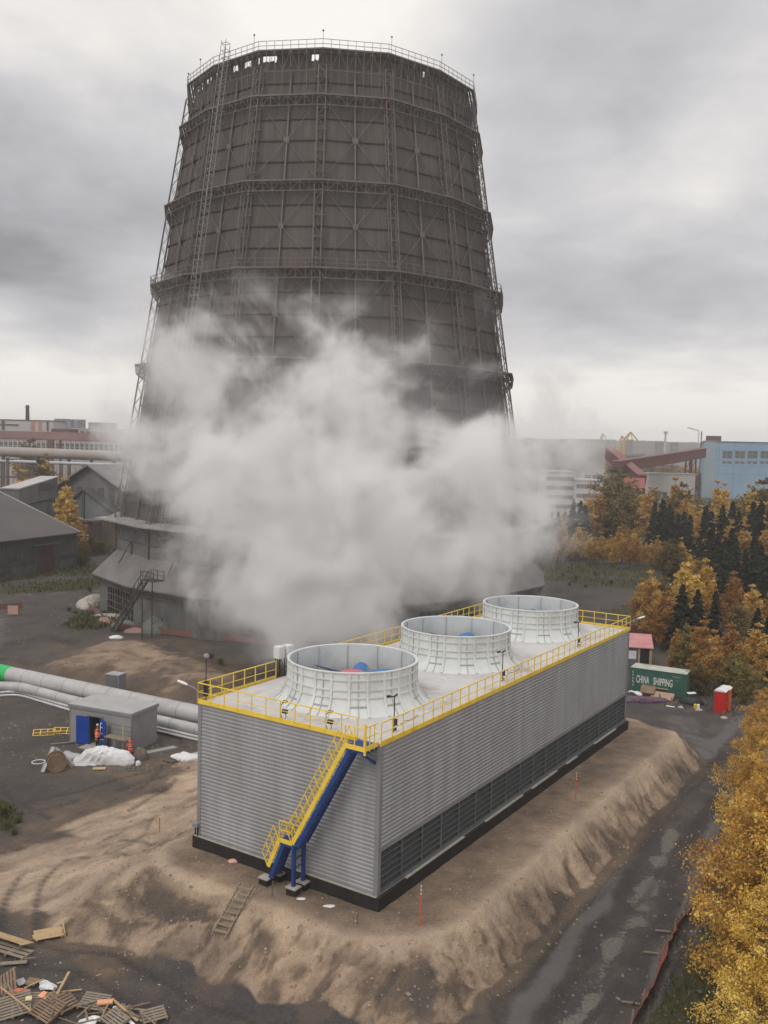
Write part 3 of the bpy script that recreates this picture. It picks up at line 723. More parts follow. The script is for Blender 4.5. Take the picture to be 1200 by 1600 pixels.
rail_run([(6.25, 3.35), (5.5, ZL), (4.62, ZL), (1.32, ZT - .02)], SI + .04, False).build('handrail', M_YEL, stc)
m_ = MB()
m_.beam((SO, .12, ZT), (-.07, .12, ZT), .04, .24)
for x in (SO, SO * .66, SO * .33):
    m_.beam((x, .12, ZT - .2), (x, .12, ZT + 1.1), .045)
for z in (.58, 1.1): m_.beam((SO, .12, ZT + z), (-.07, .12, ZT + z), .045)
m_.beam((SO, .12, ZT - .3), (SO, .12, ZT + 1.3), .1)
m_.build('guard_rail', M_YEL, stc)
m_ = MB(); m_.beam((SO, .2, ZT - .22), (-.08, .2, ZT - .22), .1, .16); m_.beam((SO + .1, .3, ZT - .3), (-.05, .3, ZT - 1.05), .12, .12); m_.build('bracket', M_BLUE, stc)
for s_ in (SO, SI):
    m_ = MB(); m_.box(s_ - .09, s_ + .09, 4.42, 4.6, ZB, ZL - .2); m_.build('column', M_BLUE, stc)
m_ = MB(); 
for z in (ZB + .5, ZB + 1.0, ZB + 1.5): m_.beam((SO, 4.5, z), (SI, 4.5, z), .05)
m_.beam((SO, 4.5, ZL - .28), (SI, 4.5, ZL - .28), .1, .16); m_.build('cross_rungs', M_BLUE, stc)
for s_, w_ in ((SO, 6.42), (SI - .02, 6.2), (SO, 4.51), (SI, 4.51)):
    MB().box(s_ - .28, s_ + .28, w_ - .33, w_ + .33, ZB - .06, ZB + .02).build('footing_cap', M_CONC, stc)
    MB().box(s_ - .25, s_ + .25, w_ - .30, w_ + .30, ZM - .4, ZB - .06).build('footing', M_BIT, stc)
# ================================================================ OLD COOLING TOWER
TX, TY = -9.75, 155.0
tw = empty('old_cooling_tower', (TX, TY, 0), 0, 'huge dark brown many-sided cooling tower with lattice columns and ring galleries', 'cooling tower')
def tpt(k, r, z):
    """point of the 16-sided plan at (fractional) corner k"""
    k0 = math.floor(k); f = k - k0
    def c(i):
        a = -.01 + i * math.pi / 8; m_ = 1.0 if i % 2 else .98
        return Vector((r * m_ * math.sin(a), -r * m_ * math.cos(a), z))
    return c(k0).lerp(c(k0 + 1), f) if f > 1e-6 else c(k0)
def wallr(z): return 22.45 + (80.3 - z) * .1605
def tower_skin():
    M = bpy.data.materials.new('weathered_tower_sheeting'); M.use_nodes = True; nt = M.node_tree; N = nt.nodes; L = nt.links
    b = N['Principled BSDF']; b.inputs['Roughness'].default_value = .85; b.inputs['Specular IOR Level'].default_value = .2
    uv = N.new('ShaderNodeUVMap')
    def nz(sx, sy, det=4, rough=.6):
        mp = N.new('ShaderNodeMapping'); mp.inputs['Scale'].default_value = (sx, sy, 1); L.new(uv.outputs[0], mp.inputs[0])
        n = N.new('ShaderNodeTexNoise'); n.inputs['Scale'].default_value = 1; n.inputs['Detail'].default_value = det; n.inputs['Roughness'].default_value = rough
        L.new(mp.outputs[0], n.inputs['Vector']); return n.outputs['Fac']
    def ramp(v, st):
        r_ = N.new('ShaderNodeValToRGB'); L.new(v, r_.inputs[0]); c = r_.color_ramp
        c.elements[0].position = st[0][0]; c.elements[0].color = (*st[0][1], 1); c.elements[1].position = st[-1][0]; c.elements[1].color = (*st[-1][1], 1)
        for p, k in st[1:-1]: e = c.elements.new(p); e.color = (*k, 1)
        return r_.outputs[0]
    base = ramp(nz(.10, .05, 5), [(.3, (.088, .076, .071)), (.52, (.105, .090, .084)), (.7, (.122, .099, .091))])
    stk = ramp(nz(1.4, .05, 5, .7), [(.3, (.72, .72, .72)), (.55, (1, 1, 1)), (.78, (1.28, 1.24, 1.2))])
    mx = N.new('ShaderNodeMix'); mx.data_type = 'RGBA'; mx.blend_type = 'MULTIPLY'; mx.inputs[0].default_value = .8
    L.new(base, mx.inputs[6]); L.new(stk, mx.inputs[7])
    pal = ramp(nz(3.4, .16, 3, .6), [(.60, (0, 0, 0)), (.72, (.35, .35, .35))])
    m2 = N.new('ShaderNodeMix'); m2.data_type = 'RGBA'; m2.inputs[7].default_value = (.21, .19, .18, 1); L.new(pal, m2.inputs[0]); L.new(mx.outputs[2], m2.inputs[6])
    # sheets: each board run has its own tone
    br = N.new('ShaderNodeTexBrick'); br.offset = 0.0; br.inputs['Scale'].default_value = 1; br.inputs['Mortar Size'].default_value = .02
    br.inputs['Brick Width'].default_value = 1.05; br.inputs['Row Height'].default_value = 3.12; br.inputs['Color1'].default_value = (.86, .86, .86, 1); br.inputs['Color2'].default_value = (1.1, 1.08, 1.06, 1); br.inputs['Mortar'].default_value = (.7, .68, .66, 1)
    L.new(uv.outputs[0], br.inputs['Vector'])
    m3 = N.new('ShaderNodeMix'); m3.data_type = 'RGBA'; m3.blend_type = 'MULTIPLY'; m3.inputs[0].default_value = .6
    L.new(m2.outputs[2], m3.inputs[6]); L.new(br.outputs['Color'], m3.inputs[7]); L.new(m3.outputs[2], b.inputs['Base Color'])
    wv = N.new('ShaderNodeTexWave'); wv.bands_direction = 'X'; wv.inputs['Scale'].default_value = 1.6; L.new(uv.outputs[0], wv.inputs['Vector'])
    bp = N.new('ShaderNodeBump'); bp.inputs['Strength'].default_value = .35; bp.inputs['Distance'].default_value = .06; L.new(wv.outputs['Fac'], bp.inputs['Height']); L.new(bp.outputs[0], b.inputs['Normal'])
    return M
M_TSKIN = tower_skin()
M_TSTEEL = mat('rusty_lattice_steel', (.128, .110, .100), (.175, .152, .138), .8, .1, .5, c3=(.15, .105, .085), s3=.3)
M_TDARK = mat('dark_lattice_steel', (.055, .048, .044), (.082, .071, .065), .85, .1, .8)
M_TGREY = mat('grey_green_sheeting', (.125, .125, .120), (.185, .18, .17), .85, 0, .8, (1, 1, .12), c3=(.10, .092, .088), s3=.25)
M_TROOF = mat('grey_roofing_felt', (.155, .140, .135), (.20, .182, .175), .9, 0, .35, bump=.2, bscale=3)
def facet_shell(name, rf, zs, m_, ks=range(-8, 8), cap=None):
    me = bpy.data.meshes.new(name); v = []; f = []; uvs = []; side = [0]
    for k in ks:
        w_ = (tpt(k, rf(zs[0]), 0) - tpt(k + 1, rf(zs[0]), 0)).length; u0 = (k + 20) * w_
        for z0, z1 in zip(zs, zs[1:]):
            b_ = len(v); v += [tpt(k, rf(z0), z0), tpt(k + 1, rf(z0), z0), tpt(k + 1, rf(z1), z1), tpt(k, rf(z1), z1)]
            f.append((b_, b_ + 1, b_ + 2, b_ + 3)); uvs += [(u0, z0), (u0 + w_, z0), (u0 + w_, z1), (u0, z1)]
    me.from_pydata([tuple(p) for p in v], [], f); uvl = me.uv_layers.new(name='UVMap')
    for i, q in enumerate(uvs): uvl.data[i].uv = q
    me.materials.append(m_); o = bpy.data.objects.new(name, me); COL.objects.link(o); o.parent = tw
    return o
sh = facet_shell('sheeted_shell', wallr, [14.0, 25.5, 37.8, 50.1, 62.2, 74.3, 78.6], M_TSKIN)
sd = sh.modifiers.new('thickness', 'SOLIDIFY'); sd.thickness = .3; sd.offset = -1
RINGS = [(74.3, 24.9), (62.2, 27.05), (50.1, 29.1), (37.8, 31.3), (25.5, 33.4)]
LEV = [78.6, 74.3, 62.2, 50.1, 37.8, 25.5, 14.0]
# horizontal girts
m_ = MB()
for z1, z0 in zip(LEV, LEV[1:]):
    nb_ = 2 if z1 == 78.6 else 4
    for j in range(1, nb_):
        z = z1 + (z0 - z1) * j / nb_
        for k in range(-8, 8):
            for s_ in range(4):
                a = tpt(k + s_ / 4, wallr(z) + .12 + rng.uniform(-.02, .05), z); b_ = tpt(k + (s_ + 1) / 4, wallr(z) + .12, z); m_.beam(a, b_, .16, .13)
                if s_ in (1, 3): m_.obox(b_ + Vector((0, 0, -.02)), (b_ - a).normalized(), Vector((b_.x, b_.y, 0)).normalized(), (0, 0, 1), .22, .2, .16)
m_.build('girt', M_TDARK, tw)
# single posts in the middle of every bay
for k in range(-8, 8):
    m_ = MB()
    for z1, z0 in zip(LEV, LEV[1:]):
        a = tpt(k + .5, wallr(z1 - .6) + .35, z1 - .6); b_ = tpt(k + .5, wallr(z0 + .0) + .35, z0); m_.beam(a, b_, .26, .2, up=(a.x, a.y, 0))
        a2 = tpt(k + .5, wallr(z1) + .12, z1 - .6)
        m_.beam(a, a + (a - Vector((0, 0, a.z))).normalized() * .7 + Vector((0, 0, .6)), .14)
    m_.build('mid_post', M_TSTEEL, tw)
# lattice columns at the corners
for k in range(-8, 8):
    m_ = MB(); lightc = M_TSTEEL
    for z1, z0 in zip(LEV, LEV[1:]):
        def Q(side, out, z):
            c = tpt(k, wallr(z) + out, z); tan = Vector((-c.y, c.x, 0)).normalized(); return c + tan * side
        for side in (-.55, .55):
            for out in (.25, 1.15):
                m_.beam(Q(side, out, z1), Q(side, out, z0), .13 if out < 1 else .11)
        n_ = max(3, round((z1 - z0) / 1.5))
        for i in range(n_):
            za, zb = z1 + (z0 - z1) * i / n_, z1 + (z0 - z1) * (i + 1) / n_
            s1 = 1 if i % 2 else -1
            m_.beam(Q(.55 * s1, 1.15, za), Q(-.55 * s1, 1.15, zb), .06)
            for side in (-.55, .55):
                o0, o1 = (.25, 1.15) if i % 2 else (1.15, .25)
                m_.beam(Q(side, o0, za), Q(side, o1, zb), .06)
            m_.beam(Q(-.55, 1.15, za), Q(.55, 1.15, za), .06)
            if i % 2 == 0: m_.beam(Q(-.9, .3, zb), Q(.9, .3, zb), .12, .14)
    m_.build('lattice_column', M_TSTEEL, tw)
# X bracing
m_ = MB()
for z1, z0 in zip(LEV, LEV[1:]):
    if z1 == 78.6: continue
    for k in range(-8, 8):
        for ka, kb in (((k, k + 1), (z1, z0)), ((k + 1, k), (z1, z0))):
            a = tpt(ka[0], wallr(z1) + .45, z1); b_ = tpt(ka[1], wallr(z0) + .45, z0)
            mid = (a + b_) / 2; r_ = tpt(k + .5, wallr(mid.z) + .5, mid.z)
            m_.beam(a, r_, .085); m_.beam(r_, b_, .085)
        c = tpt(k + .5, wallr((z1 + z0) / 2) + .5, (z1 + z0) / 2); m_.obox(c, Vector((-c.y, c.x, 0)).normalized(), Vector((c.x, c.y, 0)).normalized(), (0, 0, 1), .4, .05, .35)
m_.build('cross_bracing', M_TSTEEL, tw)
# ring galleries
def gallery(z, ro, drop, rail=False, name='ring_gallery', top=False):
    m_ = MB(); ri = wallr(z) + .1; rl = wallr(z - drop) + .15
    for k in range(-8, 8):
        a, b_, c, d_ = tpt(k, ro, z), tpt(k + 1, ro, z), tpt(k + 1, ri, z), tpt(k, ri, z)
        t = .12; vv = [tuple(p) for p in (a, b_, c, d_)] + [tuple(p - Vector((0, 0, t))) for p in (a, b_, c, d_)]
        # slatted deck: strips along the ring with gaps
        for g0, g1 in ((0, .30), (.42, .62), (.72, 1)):
            p0, p1, p2, p3 = a.lerp(d_, g0), b_.lerp(c, g0), b_.lerp(c, g1), a.lerp(d_, g1)
            m_.add([tuple(p) for p in (p0, p1, p2, p3)] + [tuple(p - Vector((0, 0, t))) for p in (p0, p1, p2, p3)], [(0, 1, 2, 3), (7, 6, 5, 4), (0, 4, 5, 1), (1, 5, 6, 2), (2, 6, 7, 3), (3, 7, 4, 0)])
        m_.beam(a, b_, .12, .2)
        lo = drop * .55
        # lower chord: mid ring
        al, bl_ = tpt(k, ro - .15, z - lo), tpt(k + 1, ro - .15, z - lo)
        m_.beam(al, bl_, .1, .1)
        n_ = 8
        for i in range(n_ + 1):
            f = i / n_
            o_ = tpt(k + f, ro, z); ol = tpt(k + f, ro - .15, z - lo); w_ = tpt(k + f, rl, z - drop); wi = tpt(k + f, ri, z)
            m_.beam(o_, ol, .07); m_.beam(ol, w_, .07); m_.beam(wi, ol, .05)
            if i < n_:
                o2 = tpt(k + (i + 1) / n_, ro, z) if i % 2 else tpt(k + i / n_, ro, z)
                l2 = tpt(k + i / n_, ro - .15, z - lo) if i % 2 else tpt(k + (i + 1) / n_, ro - .15, z - lo)
                m_.beam(o2, l2, .05)
                m_.beam(tpt(k + i / n_, ro, z - .1), tpt(k + (i + 1) / n_, ri, z - .1), .06)
    m_.build(name, M_TSTEEL, tw)
    if rail:
        r_ = MB()
        for k in range(-8, 8):
            for i in range(8):
                p = tpt(k + i / 8, ro - .03, z); r_.beam(p, p + Vector((0, 0, 1.25)), .075)
            for hz in (.62, 1.25): r_.beam(tpt(k, ro - .03, z + hz), tpt(k + 1, ro - .03, z + hz), .07)
        r_.build('gallery_railing', mat('pale_rail_steel', (.30, .29, .28), (.40, .385, .37), .6, .2, 2) if top else M_TSTEEL, tw)
for z, ro in RINGS: gallery(z, ro, 2.5, rail=(z == 50.1))
gallery(80.8, 23.75, 5.2, rail=True, top=True)
# patched sheeting band under the top gallery, sky shows through its gaps
m_ = MB()
for k in range(-8, 8):
    n_ = 26; hole = 0
    for i in range(n_):
        a = tpt(k + i / n_, 22.5, 78.55); b_ = tpt(k + min((i + 1) / n_, .9999), 22.5, 78.55)
        hole = (rng.random() < .6) if hole else (rng.random() < .07); t_ = 79.55 + rng.uniform(0, .3) if hole else 80.6; a2 = tpt(k + i / n_, 22.5, t_); b2 = tpt(k + min((i + 1) / n_, .9999), 22.5, t_)
        nrm = Vector((a.x, a.y, 0)).normalized() * .05
        m_.add([tuple(p) for p in (a, b_, b2, a2)] + [tuple(p - nrm) for p in (a, b_, b2, a2)], [(0, 1, 2, 3), (7, 6, 5, 4), (0, 4, 5, 1), (1, 5, 6, 2), (2, 6, 7, 3), (3, 7, 4, 0)])
    m_.beam(tpt(k, 22.6, 80.6), tpt(k + 1, 22.6, 80.6), .25, .25); m_.beam(tpt(k, 22.6, 78.6), tpt(k + 1, 22.6, 78.6), .25, .25)
m_.build('top_sheeting_band', M_TSKIN, tw)
# lightning rods
for k in (-2.5, -1.1, 0.0, 1.05, 2.05, 3, -3.2, 4.5, 6, -5, 7.4):
    m_ = MB(); p = tpt(k, 23.7, 80.8); m_.beam(p, p + Vector((0, 0, 2.3)), .05); q = p + Vector((0, 0, 2.35)); m_.lathe([(.02, -.16), (.16, 0), (.02, .16)], 8, c=q); m_.build('beacon_rod', M_TDARK, tw)
# caged ladder running down the left front
def ladder_k(z): return -1.62
la = MB()
zz = [82.8 - i * 1.0 for i in range(0, 71)]
def LP(side, out, z):
    c = tpt(-1.62, wallr(min(z, 81)) + out, z); tan = Vector((-c.y, c.x, 0)).normalized(); return c + tan * side
for side, out in ((-.45, 1.9), (.45, 1.9), (-.45, 2.7), (.45, 2.7)): la.beam(LP(side, out, 83.2 if out > 2 else 82.6), LP(side, out, 14.5), .07 if out < 2 else .06)
for z in zz:
    la.beam(LP(-.45, 1.9, z), LP(.45, 1.9, z), .06); la.beam(LP(-.45, 2.7, z), LP(.45, 2.7, z), .05); la.beam(LP(-.45, 1.9, z), LP(-.45, 2.7, z), .05); la.beam(LP(.45, 1.9, z), LP(.45, 2.7, z), .05)
    la.beam(LP(-.45, 2.7, z), LP(.45, 2.7, z - 1), .035)
for z1 in LEV[1:]: la.beam(LP(0, .2, z1 - 1), LP(0, 2.0, z1 - 1), .12)
la.build('caged_ladder', mat('pale_ladder_steel', (.24, .225, .21), (.31, .29, .27), .7, .1, 1), tw)
# collar, lower wall, skirt roof, base wall
m_ = MB()
for k in range(-8, 8):
    for r0, r1, z0, z1 in ((33.0, 36.0, 14.1, 14.25),):
        a, b_, c, d_ = tpt(k, r1, z0), tpt(k + 1, r1, z0), tpt(k + 1, r0, z1 + .25), tpt(k, r0, z1 + .25)
        m_.add([tuple(p) for p in (a, b_, c, d_)] + [tuple(p - Vector((0, 0, .2))) for p in (a, b_, c, d_)], [(0, 1, 2, 3), (7, 6, 5, 4), (0, 4, 5, 1), (1, 5, 6, 2), (2, 6, 7, 3), (3, 7, 4, 0)])
    for i in range(5): m_.beam(tpt(k + i / 5, 35.9, 14.0), tpt(k + i / 5, 34.0, 12.6), .12)
m_.build('collar_gallery', mat('pale_collar', (.22, .20, .19), (.32, .30, .28), .8, 0, .8), tw)
facet_shell('lower_wall', lambda z: 33.9, [8.6, 14.0], M_TGREY)
m_ = MB()
for k in range(-8, 8):
    m_.beam(tpt(k, 34.05, 11.4), tpt(k + 1, 34.05, 11.4), .18, .16)
    m_.beam(tpt(k, 34.1, 9.3), tpt(k, 34.1, 14), .3, .2)
    m_.beam(tpt(k + .5, 36.0, 8.0), tpt(k + .5, 34.1, 11.4), .18)
    m_.beam(tpt(k + .5, 34.1, 9.3), tpt(k + .5, 34.1, 11.4), .14)
m_.build('wall_rails', M_TSTEEL, tw)
m_ = MB()
for k in range(-8, 8):
    a, b_, c, d_ = tpt(k, 37.6, 5.75), tpt(k + 1, 37.6, 5.75), tpt(k + 1, 33.85, 9.4), tpt(k, 33.85, 9.4)
    m_.add([tuple(p) for p in (a, b_, c, d_)] + [tuple(p - Vector((0, 0, .2))) for p in (a, b_, c, d_)], [(0, 1, 2, 3), (7, 6, 5, 4), (0, 4, 5, 1), (1, 5, 6, 2), (2, 6, 7, 3), (3, 7, 4, 0)])
m_.build('skirt_roof', M_TROOF, tw)
m_ = MB()
for k in range(-8, 8):
    a, b_ = tpt(k, 37.5, 5.5), tpt(k + 1, 37.5, 5.5); c, d_ = tpt(k + 1, 36.8, 4.6), tpt(k, 36.8, 4.6)
    m_.quad(a, b_, c, d_)
    for i in range(9): m_.beam(tpt(k + i / 9, 37.55, 5.6), tpt(k + i / 9, 36.85, 4.55), .1)
    m_.beam(tpt(k, 36.8, 4.55), tpt(k + 1, 36.8, 4.55), .15)
m_.build('eave_fascia', M_TSTEEL, tw)
def base_faces():
    for k in range(-8, 8):
        opens = {-3: ((0.25, 1.0),), -1: ((.38, .52),), -2: (), 0: ((.05, .3), (.5, .8)), 1: ((.1, .45), (.6, .9)), 2: ((.2, .8),)}.get(k, ((.2, .8),))
        yield k, opens
for k, opens in base_faces():
    w_ = MB(); f_ = MB(); dk = MB()
    cuts = sorted([0, 1] + [c for o in opens for c in o]); 
    for a, b_ in zip(cuts, cuts[1:]):
        isop = any(abs(o[0] - a) < 1e-6 for o in opens)
        p, q = tpt(k + a, 36.4, 0), tpt(k + min(b_, .9999), 36.4, 0); q = tpt(k, 36.4, 0).lerp(tpt(k + 1, 36.4, 0), b_); p = tpt(k, 36.4, 0).lerp(tpt(k + 1, 36.4, 0), a)
        up_ = Vector((0, 0, 4.7))
        if not isop: w_.quad(p - Vector((0, 0, .5)), q - Vector((0, 0, .5)), q + up_, p + up_); w_.build('base_wall', M_TGREY, tw); w_ = MB()
        else:
            inn = Vector((p.x + q.x, p.y + q.y, 0)).normalized() * -.9
            dk.quad(p + inn, q + inn, q + inn + up_, p + inn + up_)
            n_ = max(2, round((q - p).length / 1.1))
            for i in range(n_ + 1): f_.beam(p.lerp(q, i / n_), p.lerp(q, i / n_) + up_, .12 if i % 3 else .2)
            for z in (.3, 1.3, 2.3, 3.3, 4.4): f_.beam(p + Vector((0, 0, z)), q + Vector((0, 0, z)), .12)
            f_.build('opening_frame', M_TSTEEL, tw); dk.build('opening_backing', M_DARK, tw); f_ = MB(); dk = MB()
# stairs up to the skirt roof
ts = MB()
ca = tpt(-1.72, 41.6, .2); cb = tpt(-1.62, 37.4, 6.6)
tan = Vector((1, .25, 0)).normalized()
a0 = Vector((G(178, 986).x - TX, G(178, 986).y - TY, 0)); a1 = Vector((AT(228, 905, 121.5).x - TX, 121.5 - TY, AT(228, 905, 121.5).z))
dirh = Vector((a1.x - a0.x, a1.y - a0.y, 0)).normalized(); sid = Vector((-dirh.y, dirh.x, 0)) * .5
for s_ in (-1, 1):
    ts.beam(a0 + sid * s_, a1 + sid * s_, .1, .25); ts.beam(a0 + sid * s_ + Vector((0, 0, 1.1)), a1 + sid * s_ + Vector((0, 0, 1.1)), .07)
    for i in range(9): p = a0.lerp(a1, i / 8) + sid * s_; ts.beam(p, p + Vector((0, 0, 1.1)), .06)
for i in range(22): p = a0.lerp(a1, (i + .5) / 22); ts.beam(p - sid, p + sid, .24, .05)
pl = a1 + dirh * 1.3
ts.obox(a1 + dirh * 1.3, dirh, sid.normalized(), (0, 0, 1), 1.4, .9, .06)
for e1 in (-1, 1):
    for e2 in (-1, 0, 1):
        p = a1 + dirh * (1.3 + 1.35 * e2) + sid.normalized() * .85 * e1; ts.beam(p, p + Vector((0, 0, 1.2)), .08); 
    ts.beam(a1 + dirh * -.05 + sid.normalized() * .85 * e1 + Vector((0, 0, 1.2)), a1 + dirh * 2.65 + sid.normalized() * .85 * e1 + Vector((0, 0, 1.2)), .08)
    ts.beam(a1 + dirh * -.05 + sid.normalized() * .85 * e1 + Vector((0, 0, .6)), a1 + dirh * 2.65 + sid.normalized() * .85 * e1 + Vector((0, 0, .6)), .06)
    ts.beam(a1 + dirh * .3 + sid.normalized() * .8 * e1, Vector(((a1 + dirh * .3 + sid.normalized() * .8 * e1).x, (a1 + dirh * .3 + sid.normalized() * .8 * e1).y, 0)), .12)
ts.build('access_stairs', M_TDARK, tw)
# ================================================================ PUMP HOUSE AND PIPES
def V2(p): return Vector((p.x, p.y, 0))
def frame(P0, P1):
    d = V2(P1) - V2(P0); return math.atan2(d.y, d.x), d.length
hut0, hut1 = G(109, 1158), G(205, 1176)
hr, hl_ = frame(hut0, hut1)
HH = 3.35; HD = 3.5
M_HUT = mat('grey_panel', (.27, .265, .26), (.31, .305, .30), .6, 0, .6, c3=(.25, .245, .24), s3=.5)
M_HUTR = mat('grey_roof_sheet', (.36, .35, .345), (.42, .41, .40), .55, 0, .8)
M_DOOR = mat('blue_door', (.006, .045, .27), (.012, .06, .34), .4, 0, 1)
hut = empty('pump_house', (hut0.x, hut0.y, 0), hr, 'small grey flat-roofed pump house with open blue double doors', 'hut')
m_ = MB()
t = .12; D0, D1, DH = 2.15, 3.35, 2.5
m_.box(0, D0, 0, t, -.2, HH - .3); m_.box(D1, hl_, 0, t, -.2, HH - .3); m_.box(D0, D1, 0, t, DH, HH - .3)
m_.box(0, t, t, HD - t, -.2, HH - .3); m_.box(hl_ - t, hl_, t, HD - t, -.2, HH - .3); m_.box(0, hl_, HD - t, HD, -.2, HH - .3)
m_.build('wall', M_HUT, hut)
m_ = MB()
for x in (.0, hl_ - .1): m_.box(x - .015, x + .115, -.02, -.001, -.2, HH - .3)
m_.box(hl_ + .001, hl_ + .02, .0, .12, -.2, HH - .3); m_.build('corner_trim', M_TRIM, hut); m_ = MB()
m_.box(D0 - .08, D0, -.02, .1, 0, DH + .08); m_.box(D1, D1 + .08, -.02, .1, 0, DH + .08); m_.box(D0 - .3, D1 + .3, -.15, -.02, DH + .1, DH + .18)
m_.build('door_frame', M_TRIM, hut)
m_ = MB(); m_.box(-.12, hl_ + .12, -.12, HD + .12, HH - .3, HH - .04); m_.build('roof_edge', M_TRIM, hut)
m_ = MB(); m_.box(-.1, hl_ + .1, -.1, HD + .1, HH - .04, HH + .02); m_.build('roof', M_HUTR, hut)
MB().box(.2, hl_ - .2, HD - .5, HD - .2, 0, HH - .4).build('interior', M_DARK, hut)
MB().box(t, hl_ - t, t, HD - t, -.02, .08).build('floor', M_CONC, hut)
def door(hx, ang, sgn):
    d = MB(); ca, sa = math.cos(ang), math.sin(ang)
    a = Vector((hx, -.06, 0)); dirv = Vector((ca, sa, 0)); n = Vector((-sa, ca, 0))
    d.obox(a + dirv * .62 + Vector((0, 0, 1.27)), dirv, n, (0, 0, 1), .62, .03, 1.2)
    o = d.build('door', M_DOOR, hut)
    h = MB(); h.obox(a + dirv * 1.1 + n * -.06 + Vector((0, 0, 1.15)), dirv, n, (0, 0, 1), .02, .05, .14); h.build('handle', M_BLACK, o)
    h = MB()
    for z in (.3, 1.25, 2.2): h.obox(a + dirv * .62 + n * -.036 + Vector((0, 0, z)), dirv, n, (0, 0, 1), .56, .008, .02)
    h.build('panel_rib', M_DOOR, o)
door(D0, R(180 + 8), -1); door(D1, R(-28), 1)
MB().box(-.28, -.02, .3, .75, 1.2, 2.25).build('outside_cabinet', mat('offwhite_paint', (.6, .6, .58)), hut, .02)
m_ = MB(); m_.box(D0 - .2, D1 + .2, -1.1, -.02, -.2, .08); m_.build('door_step', M_CONC, hut)

M_PIPE = mat('silver_pipe_jacket', (.42, .41, .405), (.49, .48, .47), .5, .15, .7, c3=(.37, .36, .35), s3=.4, spec=.4)
M_GREEN = mat('green_tape_wrap', (.02, .42, .10), (.03, .50, .13), .45, 0, 2)
def pipe_thing(name, label, pts, r, green=0, seams=3.0, mat_=None, saddle=True):
    t_ = empty(name, (pts[0].x, pts[0].y, 0), 0, label, 'pipe')
    o = Vector((pts[0].x, pts[0].y, 0)); P = [p - o for p in pts]
    # rounded bends
    Q = [P[0]]
    for a, b_, c in zip(P, P[1:], P[2:]):
        d0 = (a - b_).normalized(); d1 = (c - b_).normalized(); k = min(1.6, (a - b_).length * .4, (c - b_).length * .4)
        for i in range(7):
            f = i / 6; Q.append((b_ + d0 * k) * (1 - f) ** 2 + b_ * 2 * f * (1 - f) + (b_ + d1 * k) * f ** 2)
    Q.append(P[-1])
    b = MB(); b.tube(Q, r, 24); b.build('pipe_run', mat_ or M_PIPE, t_)
    s_ = MB(); acc = 0
    for a, b_ in zip(Q, Q[1:]):
        if not seams: break
        L_ = (b_ - a).length; x = seams - acc
        while x < L_:
            c = a.lerp(b_, x / L_); d = (b_ - a).normalized(); s_.tube([c - d * .03, c + d * .03], r + .012, 24, smooth=False); x += seams
        acc = (acc + L_) % seams
    if seams: s_.build('jacket_seams', M_TRIM, t_)
    if saddle:
        s_ = MB(); acc = 0
        for a, b_ in zip(Q, Q[1:]):
            L_ = (b_ - a).length; n = max(0, int(L_ / 5)); d = (b_ - a).normalized(); sd_ = Vector((-d.y, d.x, 0))
            for i in range(n):
                c = a.lerp(b_, (i + .5) / n); g = gz(c.x + o.x, c.y + o.y) - .15
                zc = c.z - r * .6; s_ = MB(); s_.obox(Vector((c.x, c.y, (g + zc) / 2)), d, sd_, (0, 0, 1), .22, r * .9, max(.1, (zc - g) / 2)); s_.build('saddle', M_CONC, t_)
    return t_, Q
p0, p1 = G(0, 1051, 1.35), G(312, 1117.5, 1.35); d_ = (p1 - p0)
A_, B_ = p0 - d_ * .5, p1 + d_ * .45
bp_, _q = pipe_thing('large_pipe', 'thick silver-grey pipe with a green wrapped end running behind the pump house', [A_, B_], .86)
g0, g1 = G(-30, 1045, 1.35), G(17, 1054.6, 1.35)
g = MB(); dd = d_.normalized(); o_ = Vector((A_.x, A_.y, 0)); g1 = A_ + dd * (g1 - A_).dot(dd)
g.tube([A_ + dd * 2 - o_, g1 - o_], .885, 24); g.build('green_wrap', M_GREEN, bp_)
q0, q1, q2, q3 = G(-60, 1074, .8), G(28, 1072.5, .8), G(108, 1094, .8), G(312, 1141, .8)
pipe_thing('second_pipe', 'thinner silver-grey pipe running in front of the thick one and bending at the left', [q0, q1, q2, q3 + (q3 - q2) * .3], .52)
for dz, lab, off in ((.38, 'upper of two thin bright conduits along the pipes', 0), (.12, 'lower of two thin bright conduits along the pipes', 5)):
    r0, r1, r2, r3 = G(-60, 1090 + off, dz), G(25, 1079 + off, dz), G(108, 1104 + off, dz), G(312, 1152 + off, dz)
    pipe_thing('conduit', lab, [r0, r1, r2, r3 + (r3 - r2) * .3], .13, seams=0, mat_=mat('bright_conduit', (.55, .54, .54), (.66, .65, .65), .35, .3, 1), saddle=False)

c0, c1 = GZ(165, 1086), GZ(190, 1090)
t_ = empty('steel_cabinet', (c0.x, c0.y, c0.z - .1), frame(c0, c1)[0], 'grey steel cabinet standing behind the thick pipe', 'cabinet')
MB().box(0, 1.55, 0, 1.2, 0, 2.25).build('cabinet_body', mat('dark_grey_paint', (.15, .155, .16), (.19, .195, .2), .5), t_, .02)
MB().box(-.05, 1.62, -.05, 1.25, 2.25, 2.33).build('lid', M_HUTR, t_); MB().box(1.5, 1.62, -.04, 1.2, 0, 2.25).build('side_panel', M_TRIM, t_)

